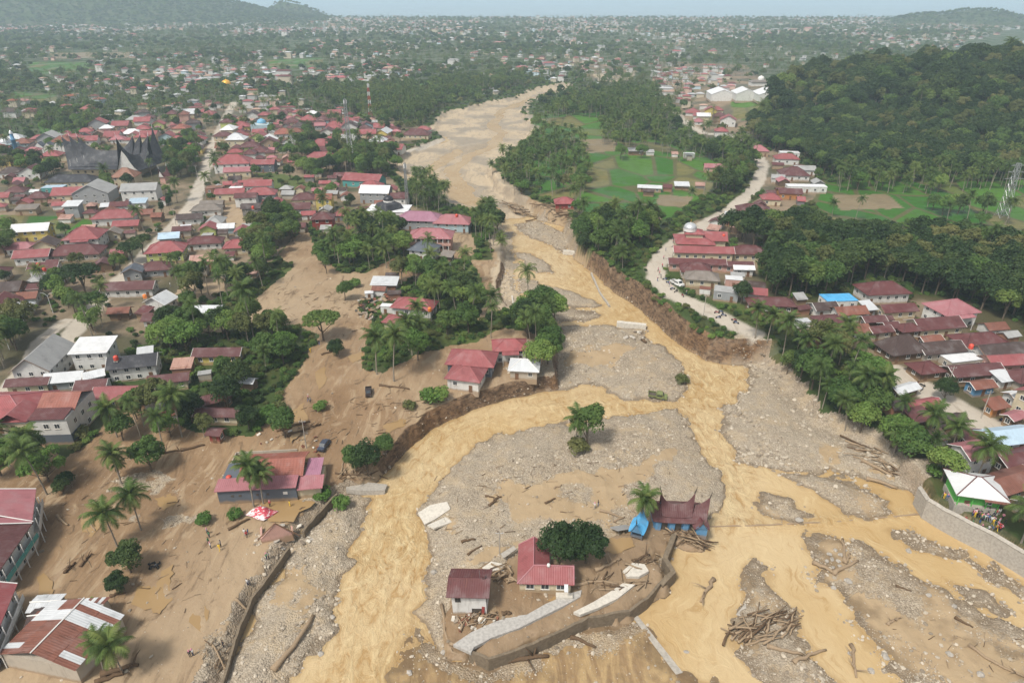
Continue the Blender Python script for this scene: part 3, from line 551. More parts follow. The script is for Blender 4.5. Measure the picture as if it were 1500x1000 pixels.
def empty(name, loc=(0,0,0), rz=0.0, scale=1.0):
    o = bpy.data.objects.new(name, None); COL.objects.link(o); o.empty_display_size = .5
    o.location = loc; o.rotation_euler = (0, 0, rz); o.scale = (scale,)*3; return o
OCC = []                                                   # occupied discs (x, y, r)
def occ(x, y, r): OCC.append((x, y, r))
LABELQ = []                                                # things whose label gets an ordinal when others read the same
ORD = ['first','second','third','fourth','fifth','sixth','seventh','eighth','ninth','tenth','eleventh','twelfth','thirteenth','fourteenth','fifteenth','sixteenth','seventeenth','eighteenth','nineteenth','twentieth']
def qlabel(o, base, x, y, z, cat, group=None):
    LABELQ.append((o, base, proj(x, y, z)[0])); tag(o, base, cat, group)
def flush_labels():
    by = {}
    for o, b, px in LABELQ: by.setdefault(b, []).append((px, o))
    for b, l in by.items():
        if len(l) == 1: continue
        l.sort(key=lambda t: t[0])
        for i, (px, o) in enumerate(l):
            j = len(l)-1-i
            if i == 0: sfx = 'leftmost one'
            elif j == 0: sfx = 'rightmost one'
            elif i <= j and i < 20: sfx = ORD[i]+' from left'
            elif j < 20: sfx = ORD[j]+' from right'
            else: sfx = 'towards the middle'
            o['label'] = b+', '+sfx

# ------------------------------------------------------------------ trees
def leaf_cloud(C, rad, n, size, rng, flat=1.0, up=.35):
    ci = rng.integers(0, len(C), n); d = rng.normal(size=(n, 3)); d /= np.linalg.norm(d, axis=1)[:, None]; d[:, 2] = np.where(d[:, 2] < -.35, -d[:, 2], d[:, 2])
    p = C[ci] + d*(rad[ci]*(.62+.42*rng.random(n)**.6))[:, None]*np.array([1, 1, flat])
    nrm = d + rng.normal(size=(n, 3))*.55 + np.array([0, 0, up]); nrm /= np.linalg.norm(nrm, axis=1)[:, None]
    a = np.cross(nrm, rng.normal(size=(n, 3))); a /= np.linalg.norm(a, axis=1)[:, None]; b = np.cross(nrm, a)
    s = size*(.6+.8*rng.random(n))[:, None]
    V = np.stack([p-a*s, p+b*s*.55, p+a*s, p-b*s*.55], 1).reshape(-1, 3)
    F = np.arange(4*n).reshape(n, 4)
    ct = rng.random(len(C)); t = np.clip(.55*ct[ci]+.5*rng.random(n)-.02, 0, 1)
    return V, F, np.repeat(t, 4)
def crown_mesh(name, seed, mat, rx, rz, zc, nc, n, size, cr=.42, flat=1.0, shell=.75, cone=0.0):
    rng = np.random.default_rng(seed)
    d = rng.normal(size=(nc, 3)); d /= np.linalg.norm(d, axis=1)[:, None]; d[:, 2] = np.where(d[:, 2] < -.4, -d[:, 2]*.6, d[:, 2])
    rr = shell*(.45+.65*rng.random(nc)**.7); C = d*rr[:, None]
    if cone: C[:, :2] *= (1-cone*(C[:, 2:3]+1)/2)
    C = C*np.array([rx, rx, rz])+np.array([0, 0, zc]); rad = rx*cr*(.6+.7*rng.random(nc))
    if cone: rad *= (1.15-cone*.6*np.clip((C[:, 2]-zc+rz)/(2*rz), 0, 1))
    V, F, t = leaf_cloud(C, rad, n, size, rng, flat)
    me = np_mesh(name, V, F); a = me.attributes.new('tint', 'FLOAT', 'POINT'); a.data.foreach_set('value', t.astype(np.float32)); me.materials.append(MATS[mat]); return me, C
def trunk_mesh(name, C, h, r, seed, mat='bark', nl=6, lean=.4):
    rg = random.Random(seed); mb = MB(); lx, ly = rg.uniform(-lean, lean), rg.uniform(-lean, lean)
    pts = [(lx*(t**2), ly*(t**2), -0.6+(h+.6)*t) for t in (0, .15, .5, 1)]; mb.tube(pts, [r*1.5, r*1.05, r*.85, r*.6], 7)
    for i in range(nl):
        c = C[rg.randrange(len(C))]; b = pts[2] if rg.random() < .4 else pts[3]
        m = ((b[0]+c[0])/2, (b[1]+c[1])/2, (b[2]*.6+c[2]*.4)); mb.tube([b, m, tuple(c)], [r*.5, r*.34, r*.12], 5)
    return mb.mesh(name, mat, True)
TREES = {}
def tree_kind(kind, variants): TREES[kind] = variants
def mk(kind, seed, mat, rx, rz, zc, nc, n, size, h, r, bark='bark', **kw):
    cm, C = crown_mesh(kind+'_crown', seed, mat, rx, rz, zc, nc, n, size, **kw); tm = trunk_mesh(kind+'_trunk', C, h, r, seed, bark); return cm, tm
tree_kind('broad', [mk('broad', 1, 'leaf_mid', 4.4, 3.6, 6.4, 26, 5200, .34, 4.6, .26), mk('broad', 2, 'leaf_dark', 4.6, 4.2, 6.6, 30, 5600, .34, 4.8, .28), mk('broad', 3, 'leaf_mid', 3.9, 4.2, 6.6, 22, 4600, .36, 4.6, .24), mk('broad', 4, 'leaf_bright', 4.3, 3.5, 6.2, 24, 4600, .34, 4.4, .24), mk('broad', 5, 'leaf_dark', 4.0, 3.6, 6.2, 24, 4800, .33, 4.4, .26), mk('broad', 6, 'leaf_olive', 4.4, 4.0, 6.8, 15, 2300, .34, 5.0, .22, 'bark_pale', cr=.34, shell=.95), mk('broad', 7, 'leaf_mid', 3.2, 4.8, 7.2, 18, 3600, .34, 5.2, .24, cr=.46), mk('broad', 8, 'leaf_bright', 4.8, 2.6, 5.6, 18, 3000, .34, 4.2, .22, cr=.36, shell=.95)])
tree_kind('forest', [mk('forest', 11, 'leaf_dark', 5.2, 4.6, 8.8, 26, 3400, .46, 6.5, .3, cr=.40), mk('forest', 12, 'leaf_dark', 4.6, 5.2, 9.4, 24, 3200, .46, 7, .3, cr=.4), mk('forest', 15, 'leaf_dark', 4.2, 4.0, 8.0, 22, 3000, .46, 6, .28, cr=.42), mk('forest', 13, 'leaf_mid', 5.0, 4.2, 8.2, 26, 3400, .46, 6, .3, cr=.38), mk('forest', 14, 'leaf_olive', 4.6, 4.6, 8.6, 20, 2600, .46, 6.4, .28, 'bark_pale', cr=.36)])
tree_kind('umbrella', [mk('umbrella', 21, 'leaf_mid', 6.6, 1.7, 8.2, 34, 5200, .36, 6.3, .32, cr=.26, flat=.5), mk('umbrella', 22, 'leaf_dark', 6.2, 2.2, 7.6, 34, 5400, .36, 5.8, .34, cr=.28, flat=.6)])
tree_kind('dense', [mk('dense', 31, 'leaf_dark', 3.9, 3.6, 4.9, 44, 7800, .27, 3.0, .26, cr=.34, shell=.85), mk('dense', 32, 'leaf_dark', 3.7, 3.8, 4.8, 40, 7400, .27, 3.0, .26, cr=.36, shell=.85)])
tree_kind('bush', [mk('bush', 41, 'leaf_mid', 2.0, 1.2, 1.15, 14, 1100, .26, .8, .1), mk('bush', 42, 'leaf_bright', 2.1, 1.1, 1.05, 14, 1100, .26, .8, .1), mk('bush', 43, 'leaf_dark', 1.9, 1.4, 1.3, 14, 1200, .26, .8, .1), mk('bush', 44, 'leaf_olive', 2.0, 1.1, 1.0, 12, 900, .26, .8, .1)])
tree_kind('column', [mk('column', 51, 'leaf_dark', 1.3, 4.6, 5.2, 34, 2200, .26, 2.2, .14, cr=.6, cone=.75), mk('column', 52, 'leaf_mid', 1.5, 4.2, 4.8, 34, 2200, .26, 2.2, .14, cr=.6, cone=.7)])
# coconut palms
def frond_arrays(rng, elev, az, L=4.3, nl=15, dry=False, k=.9):
    n = 8; p = np.zeros(3); a = elev; pts = [p.copy()]; ca, sa = math.cos(az), math.sin(az)
    for i in range(n):
        p = p + np.array([ca*math.cos(a), sa*math.cos(a), math.sin(a)])*L/n; pts.append(p.copy()); a -= k*(.09+.045*i)
    pts = np.array(pts); side = np.array([-sa, ca, 0.0])
    V, F, T = [], [], []; base_t = rng.random()*.45
    def quad(q, t):
        o = len(V); V.extend(q); F.append((o, o+1, o+2, o+3)); T.extend([t]*4)
    for i in range(n): # rachis
        r = .055*(1-i/n)+.012; quad([pts[i]-side*r, pts[i]+side*r, pts[i+1]+side*r*.8, pts[i+1]-side*r*.8], .9)
    for j in range(nl):
        s = .10+.88*j/(nl-1); f = s*n; i0 = min(int(f), n-1); q = pts[i0]+(pts[i0+1]-pts[i0])*(f-i0); t = pts[i0+1]-pts[i0]; t = t/np.linalg.norm(t)
        ll = L*.245*(math.sin(math.pi*min(1, .18+s*.80))**.7)*(.85+.3*rng.random())
        for sg in (-1, 1):
            dr = side*sg*.82 + t*.42 + np.array([0, 0, -.28-.30*rng.random()]); dr /= np.linalg.norm(dr)
            e = q+dr*ll+np.array([0, 0, -.06*ll*ll]); wv_ = t*.105*(1.0 if s < .85 else .7)
            quad([q-wv_, q+wv_, e+wv_*.25, e-wv_*.25], min(1, base_t+.45*rng.random()))
    return np.array(V), np.array(F), np.array(T)
def tint_mesh(name, parts, mat):
    Vs, Fs, Ts = [], [], []; o = 0
    for V, F, T in parts: Vs.append(V); Fs.append(F+o); Ts.append(T); o += len(V)
    me = np_mesh(name, np.concatenate(Vs), np.concatenate(Fs)); a = me.attributes.new('tint', 'FLOAT', 'POINT'); a.data.foreach_set('value', np.concatenate(Ts).astype(np.float32)); me.materials.append(MATS[mat]); return me
ELEVS = [R(e) for e in (78, 62, 48, 34, 20, 6, -10, -28)]
def palm_variant(seed, H, lean, nl=15, nf=24, kk=.9):
    rng = np.random.default_rng(seed); az0 = rng.random()*6.28
    top = np.array([lean*math.cos(az0), lean*math.sin(az0), H]); parts = []; spec = []
    for i in range(nf):
        e = ELEVS[min(7, int(i/nf*8))]+rng.normal()*.09; az = i*2.39996+rng.normal()*.12
        V, F, T = frond_arrays(rng, e, az, 4.4*(.8+.3*rng.random()), nl, k=kk*(.8+.4*rng.random())); parts.append((V+top, F, T)); spec.append((e, az))
    crown = tint_mesh('palm_crown', parts, 'leaf_palm')
    mb = MB(); ts = [0, .06, .25, .5, .75, 1]
    mb.tube([(top[0]*t**1.7, top[1]*t**1.7, -.6+(H+.55)*t) for t in ts], [.30, .21, .16, .14, .125, .12], 7); trunk = mb.mesh('palm_trunk', 'bark_pale', True)
    mc = MB()
    for i in range(7):
        a = i*.9+seed; mc.lathe([(.0,-.13),(.10,-.08),(.13,0),(.10,.09),(0,.13)], 6, (top[0]+.26*math.cos(a), top[1]+.26*math.sin(a), H-.30-.08*(i % 2)))
    nuts = mc.mesh('coconuts', 'frame_brown', True)
    return crown, trunk, nuts, top
PALMS = [palm_variant(100+i, h, l, nf=f, kk=q) for i, (h, l, f, q) in enumerate(((10.5, .8, 24, .9), (12, 1.4, 19, 1.15), (9, .5, 26, .8), (13.5, 1.0, 17, 1.3), (11, 2.2, 22, .95), (8, .9, 24, .7), (12.5, 1.8, 15, 1.25), (10, .4, 28, 1.0)))]
_rg = np.random.default_rng(5)
FRONDS = [tint_mesh('frond', [frond_arrays(_rg, e, 0.0, 4.5, 22)], 'leaf_palm') for e in ELEVS] + [tint_mesh('frond', [frond_arrays(_rg, R(-48), 0.0, 3.6, 16, k=.6)], 'leaf_dry')]
TREE_N = {'broad': 'broadleaf_tree', 'forest': 'forest_tree', 'umbrella': 'spreading_tree', 'dense': 'round_tree', 'bush': 'bush', 'column': 'columnar_tree', 'palm': 'coconut_palm'}
def place_tree(kind, x, y, z, s, rz, var, label, group=None, fronds=False, qual=False):
    if kind == 'palm':
        crown, trunk, nuts, top = PALMS[var % len(PALMS)]
        o = empty('coconut_palm', (x, y, z), rz, s); put('trunk', trunk, o)
        if fronds:
            rg = random.Random(int(x*13+y*7)); nf = 23
            for i in range(nf):
                e = min(7, int(i/nf*8)); put('frond', FRONDS[e], o, tuple(top), (rg.gauss(0, .07), rg.gauss(0, .09), i*2.39996+rg.gauss(0, .15)), (rg.uniform(.85, 1.1),)*3)
            for i in range(2): put('dead_frond', FRONDS[8], o, tuple(top), (0, 0, rg.random()*6.28))
            put('coconuts', nuts, o)
        else: put('crown', crown, o)
    else:
        c, t = TREES[kind][var % len(TREES[kind])]; o = empty(TREE_N[kind], (x, y, z), rz, s); put('trunk', t, o); put('crown', c, o)
    cat = {'palm': 'palm tree', 'bush': 'bush'}.get(kind, 'tree')
    if qual: qlabel(o, label, x, y, z, cat, group)
    else: tag(o, label, cat, group)
    return o
# stuff instancer (geometry nodes)
def joined_source(name, meshes):
    bm = bmesh.new(); mats = []
    Vs, T = [], []
    me = bpy.data.meshes.new(name)
    V = []; F = []; mi = []; tint = []; o = 0
    for k, m in enumerate(meshes):
        co = np.zeros(len(m.vertices)*3, np.float32); m.vertices.foreach_get('co', co); V.append(co.reshape(-1, 3))
        t = np.zeros(len(m.vertices), np.float32)
        if 'tint' in m.attributes: m.attributes['tint'].data.foreach_get('value', t)
        tint.append(t); F += [tuple(i+o for i in p.vertices) for p in m.polygons]; mi += [k]*len(m.polygons); o += len(m.vertices); me.materials.append(m.materials[0])
    me.from_pydata(np.concatenate(V).tolist(), [], F); me.update(); me.polygons.foreach_set('material_index', mi)
    a = me.attributes.new('tint', 'FLOAT', 'POINT'); a.data.foreach_set('value', np.concatenate(tint)); return bpy.data.objects.new(name, me)
def gn_stuff(name, sources, pts, rz, sc, var, label=None, cat=None, tilt=None):
    me = bpy.data.meshes.new(name); n = len(pts); me.vertices.add(n); me.vertices.foreach_set('co', np.ascontiguousarray(pts, np.float32).ravel())
    rot = np.zeros((n, 3), np.float32); rot[:, 2] = rz
    if tilt is not None: rot[:, :2] = tilt
    a = me.attributes.new('rot', 'FLOAT_VECTOR', 'POINT'); a.data.foreach_set('vector', rot.ravel())
    sc = np.asarray(sc, np.float32); sc = np.repeat(sc[:, None], 3, 1) if sc.ndim == 1 else sc
    a = me.attributes.new('scl', 'FLOAT_VECTOR', 'POINT'); a.data.foreach_set('vector', np.ascontiguousarray(sc).ravel())
    a = me.attributes.new('var', 'INT', 'POINT'); a.data.foreach_set('value', np.asarray(var, np.int32))
    o = bpy.data.objects.new(name, me); COL.objects.link(o)
    ng = bpy.data.node_groups.new(name+'_scatter', 'GeometryNodeTree')
    ng.interface.new_socket('Geometry', in_out='INPUT', socket_type='NodeSocketGeometry'); ng.interface.new_socket('Geometry', in_out='OUTPUT', socket_type='NodeSocketGeometry')
    nn = ng.nodes.new; gi = nn('NodeGroupInput'); go = nn('NodeGroupOutput'); ip = nn('GeometryNodeInstanceOnPoints'); jn = nn('GeometryNodeJoinGeometry')
    for s in reversed(sources):
        oi = nn('GeometryNodeObjectInfo'); oi.inputs[0].default_value = s; oi.inputs['As Instance'].default_value = True; ng.links.new(oi.outputs['Geometry'], jn.inputs[0])
    def attr(nm, ty):
        q = nn('GeometryNodeInputNamedAttribute'); q.data_type = ty; q.inputs[0].default_value = nm; return q.outputs[0]
    ng.links.new(gi.outputs[0], ip.inputs['Points']); ng.links.new(jn.outputs[0], ip.inputs['Instance']); ip.inputs['Pick Instance'].default_value = True
    ng.links.new(attr('var', 'INT'), ip.inputs['Instance Index']); ng.links.new(attr('scl', 'FLOAT_VECTOR'), ip.inputs['Scale'])
    e2r = nn('FunctionNodeEulerToRotation'); ng.links.new(attr('rot', 'FLOAT_VECTOR'), e2r.inputs[0]); ng.links.new(e2r.outputs[0], ip.inputs['Rotation'])
    ng.links.new(ip.outputs[0], go.inputs[0])
    md = o.modifiers.new('scatter', 'NODES'); md.node_group = ng
    tag(o, label, cat, None, 'stuff'); return o
# ------------------------------------------------------------------ houses
def roof_faces(kind, w, d, h, rh, o, th=.14):
    """returns list of polygons (top faces) with vertices; the underside is added by roof_obj"""
    X, Y = w/2+o, d/2+o; z0 = h-.02-o*rh/(d/2)*.55; z1 = h+rh
    if kind == 'hip':
        if w >= d:
            r = max((w-d)/2, .15); a, b = (-r, 0, z1), (r, 0, z1)
            return [[(-X,-Y,z0),(X,-Y,z0),b,a],[(X,Y,z0),(-X,Y,z0),a,b],[(X,-Y,z0),(X,Y,z0),b],[(-X,Y,z0),(-X,-Y,z0),a]]
        r = max((d-w)/2, .15); a, b = (0, -r, z1), (0, r, z1)
        return [[(X,-Y,z0),(X,Y,z0),b,a],[(-X,Y,z0),(-X,-Y,z0),a,b],[(-X,-Y,z0),(X,-Y,z0),a],[(X,Y,z0),(-X,Y,z0),b]]
    if kind == 'gable':
        return [[(-X,-Y,z0),(X,-Y,z0),(X,0,z1),(-X,0,z1)],[(X,Y,z0),(-X,Y,z0),(-X,0,z1),(X,0,z1)]]
    if kind == 'gabley':
        return [[(X,-Y,z0),(X,Y,z0),(0,Y,z1),(0,-Y,z1)],[(-X,Y,z0),(-X,-Y,z0),(0,-Y,z1),(0,Y,z1)]]
    if kind == 'shed': return [[(-X,-Y,h-.15),(X,-Y,h-.15),(X,Y,z1),(-X,Y,z1)]]
    if kind == 'shedy': return [[(-X,-Y,z1),(X,-Y,h-.15),(X,Y,h-.15),(-X,Y,z1)]]
    return [[(-X,-Y,h+.15),(X,-Y,h+.15),(X,Y,h+.15),(-X,Y,h+.15)]]
def roof_obj(polys, mat, parent, th=.14, name='roof', loc=None, ridge=None):
    mb = MB(); uv = []
    for q in polys:
        q = [Vector(p) for p in q]; e = (q[1]-q[0]); e.z = 0; e.normalize(); n = (q[1]-q[0]).cross(q[-1]-q[0]).normalized(); s = n.cross(e)
        k = len(q); V = [p for p in q]+[p-Vector((0,0,th)) for p in q]
        F = [tuple(range(k)), tuple(range(k, 2*k))[::-1]]+[(i, k+i, k+(i+1) % k, (i+1) % k) for i in range(k)]
        mb.add(V, F)
        for f in F:
            for i in f: uv.append((V[i].dot(e), V[i].dot(s)))
    r = mb.obj(name, mat, parent, uv=uv, loc=loc)
    if ridge:
        cap = MB(); done = set()
        for q in polys:
            zmax = max(p[2] for p in q)
            for i in range(len(q)):
                a, b = q[i], q[(i+1) % len(q)]
                if max(a[2], b[2]) < zmax-.01 or abs(a[2]-b[2]) < .01 and a[2] < zmax-.01: continue
                key = tuple(sorted([tuple(round(c, 2) for c in a), tuple(round(c, 2) for c in b)]))
                if key in done: continue
                done.add(key); up = Vector((0,0,.04)); cap.bar(Vector(a)+up, Vector(b)+up, .13, 4)
        cap.obj('ridge_cap', ridge, r)
    return r
_wm = {}
def window_meshes(w, h, fm):
    k = (round(w, 1), round(h, 1), fm)
    if k not in _wm:
        f = MB(); t = .09
        f.box(-w/2,w/2,-.06,.05,h/2-t,h/2).box(-w/2,w/2,-.06,.05,-h/2,-h/2+t).box(-w/2,-w/2+t,-.06,.05,-h/2+t,h/2-t).box(w/2-t,w/2,-.06,.05,-h/2+t,h/2-t).box(-.03,.03,-.05,.05,-h/2+t,h/2-t)
        p = MB().box(-w/2+t,w/2-t,-.02,.04,-h/2+t,h/2-t)
        s = MB().box(-w/2-.1,w/2+.1,-.16,.03,-h/2-.09,-h/2-.005)
        _wm[k] = (f.mesh('window', fm), p.mesh('pane', 'glass'), s.mesh('sill', 'concrete_pale'))
    return _wm[k]
_dm = {}
def door_mesh(m):
    if m not in _dm: _dm[m] = (MB().box(-.5,.5,-.05,.03,0,2.1).mesh('door', m), MB().box(.3,.42,-.1,-.05,.95,1.1).mesh('handle', 'steel'))
    return _dm[m]
def openings(root, w, d, h, storeys, sides, fm='frame_white', dm='door_wood', rng=None, ww=1.2, wh=1.25, door=True, step=2.9):
    rng = rng or random.Random(1); sh = h/storeys
    fr, pn, sl = window_meshes(ww, wh, fm)
    for sd in sides:
        L = w if sd in 'fb' else d; n = max(1, int(L/step)); di = rng.randrange(n) if door and sd == 'f' else -1
        for st in range(storeys):
            for i in range(n):
                t = -L/2+(i+.5)*L/n; z = st*sh+sh*.56
                if sd == 'f': loc, rz = (t, -d/2-.003, z), 0
                elif sd == 'b': loc, rz = (t, d/2+.003, z), math.pi
                elif sd == 'r': loc, rz = (w/2+.003, t, z), math.pi/2
                else: loc, rz = (-w/2-.003, t, z), -math.pi/2
                if st == 0 and i == di:
                    a, b = door_mesh(dm); o = put('door', a, root, (loc[0], loc[1], .05), (0, 0, rz)); put('handle', b, o)
                else:
                    o = put('window', fr, root, loc, (0, 0, rz)); put('pane', pn, o); put('sill', sl, o)
def walls_mb(kind, w, d, h, rh, base=-1.2, cap=True):
    mb = MB(); mb.box(-w/2, w/2, -d/2, d/2, base, h)
    if kind == 'gable':
        for sx in (-1, 1):
            xx = sx*w/2; mb.add([(xx-sx*.15,-d/2,h),(xx-sx*.15,d/2,h),(xx-sx*.15,0,h+rh-.16),(xx,-d/2,h),(xx,d/2,h),(xx,0,h+rh-.16)], [(0,1,2),(5,4,3),(0,2,5,3),(1,4,5,2)])
    if kind == 'gabley':
        for sy in (-1, 1):
            yy = sy*d/2; mb.add([(-w/2,yy-sy*.15,h),(w/2,yy-sy*.15,h),(0,yy-sy*.15,h+rh-.16),(-w/2,yy,h),(w/2,yy,h),(0,yy,h+rh-.16)], [(0,1,2),(5,4,3),(0,2,5,3),(1,4,5,2)])
    if kind == 'shed': mb.add([(-w/2,-d/2,h-.2),(-w/2,d/2,h-.2),(-w/2,d/2,h+rh-.25),(w/2,-d/2,h-.2),(w/2,d/2,h-.2),(w/2,d/2,h+rh-.25)], [(0,2,1),(3,4,5),(1,2,5,4),(0,3,5,2)])
    return mb
def shape_word(k): return {'hip': 'hip', 'gable': 'gable', 'gabley': 'gable', 'shed': 'lean-to', 'shedy': 'lean-to', 'flat': 'flat'}[k]
def house(x, y, z, rz, w, d, h, kind, rc, wc, storeys=1, where=None, label=None, cat='house', name='house', win=2, rh=None, o=.7, ridge=None, porch=False, group=None, fm='frame_white', occr=True, dm='door_wood', rng=None):
    rng = rng or random.Random(int(x*31+y*17))
    root = empty(name, (x, y, z), rz)
    rh = rh if rh is not None else (.30*min(w, d) if kind in ('hip',) else .27*(d if kind == 'gable' else w) if kind in ('gable', 'gabley') else 1.0 if kind in ('shed', 'shedy') else 0)
    rh = min(rh, 4.2)
    wl = walls_mb(kind, w, d, h, rh).obj('wall', 'wall_'+wc, root)
    rf = roof_obj(roof_faces(kind, w, d, h, rh, o if kind != 'flat' else .12), 'roof_'+rc, root, ridge=ridge or ('roof_'+rc if kind == 'hip' and win else None))
    if kind in ('gable', 'gabley') and win >= 2:
        X, Y = w/2+o, d/2+o; z0 = h-.02-o*rh/((d if kind == 'gable' else w)/2)*.55; bm_ = 'frame_white' if rng.random() < .5 else 'frame_brown'
        for s in (-1, 1):
            fb = MB()
            if kind == 'gable': fb.tube([(s*(X+.02), -Y, z0-.05), (s*(X+.02), 0, h+rh-.05), (s*(X+.02), Y, z0-.05)], .09, 4)
            else: fb.tube([(-X, s*(Y+.02), z0-.05), (0, s*(Y+.02), h+rh-.05), (X, s*(Y+.02), z0-.05)], .09, 4)
            fb.obj('bargeboard', bm_, rf)
    if porch:
        pw = w*.55; pd = 2.2; pm = MB(); 
        roof_obj([[(-pw/2,-d/2-pd,h-.75),(pw/2,-d/2-pd,h-.75),(pw/2,-d/2-.02,h-.25),(-pw/2,-d/2-.02,h-.25)]], 'roof_'+rc, root, name='porch_roof')
        for s in (-1, 1): MB().bar((s*(pw/2-.25), -d/2-pd+.3, -.8), (s*(pw/2-.25), -d/2-pd+.3, h-.83), .09, 6).obj('porch_post', 'frame_white', root)
    if win:
        # the sides that the view can take in
        ang = math.atan2(x, y)                             # direction of sight
        vis = []
        for nm, a in (('f', -math.pi/2), ('r', 0), ('b', math.pi/2), ('l', math.pi)):
            nx, ny = math.cos(a+rz), math.sin(a+rz)
            if nx*(-x)+ny*(-y) > .12*math.hypot(x, y): vis.append(nm)
        if win == 1: vis = vis[:1]
        openings(root, w, d, h, storeys, vis, fm, dm, rng, step=2.9 if win >= 2 else 3.6)
    if label: qlabel(root, label, x, y, z, cat, group)
    else: qlabel(root, f'{WALLW[wc]} {"two-storey " if storeys > 1 else ""}{cat} with {ROOFW[rc]} {shape_word(kind)} roof {where}', x, y, z, cat, group)
    if occr: occ(x, y, .55*math.hypot(w, d)+.5)
    return root
def hpx(x0, x1, yb, h, kind, rc, wc, rot, ratio=.75, where='', **kw):
    rz = R(rot); cx = (x0+x1)/2; X, Y, Z = P(cx, yb); D = depth_of(X, Y, Z)
    wid = (x1-x0)*D/1000.0; c, s = abs(math.cos(rz)), abs(math.sin(rz)); sight = math.atan2(X, Y)
    w = wid/(c+ratio*s*.9); d = w*ratio
    ey = .5*(w*s+d*c); X2 = X+ey*math.sin(sight)*.9; Y2 = Y+ey*math.cos(sight)
    st = kw.pop('storeys', 1 if h < 4.6 else 2)
    win = kw.pop('win', 2 if D < 300 else 1 if D < 520 else 0)
    o = kw.pop('o', .7 if D < 330 else .5)
    w = max(2.5, w-1.1*o); d = max(2.2, d-1.1*o)
    return house(X2, Y2, float(hz(X2, Y2))+.05, rz, w, d, h, kind, rc, wc, st, where, win=win, o=o, **kw)
T_ = 'in the left town'; S_ = 'beside the long dusty street'; U_ = 'below the black palace roof'; N_ = 'in the red-roofed quarter near the river'
V_ = 'in the right-hand village'; M_ = 'by the silver-domed mosque'; E_ = 'on the muddy left bank'; L_ = 'at the left edge'; K_ = 'along the road up the right bank'
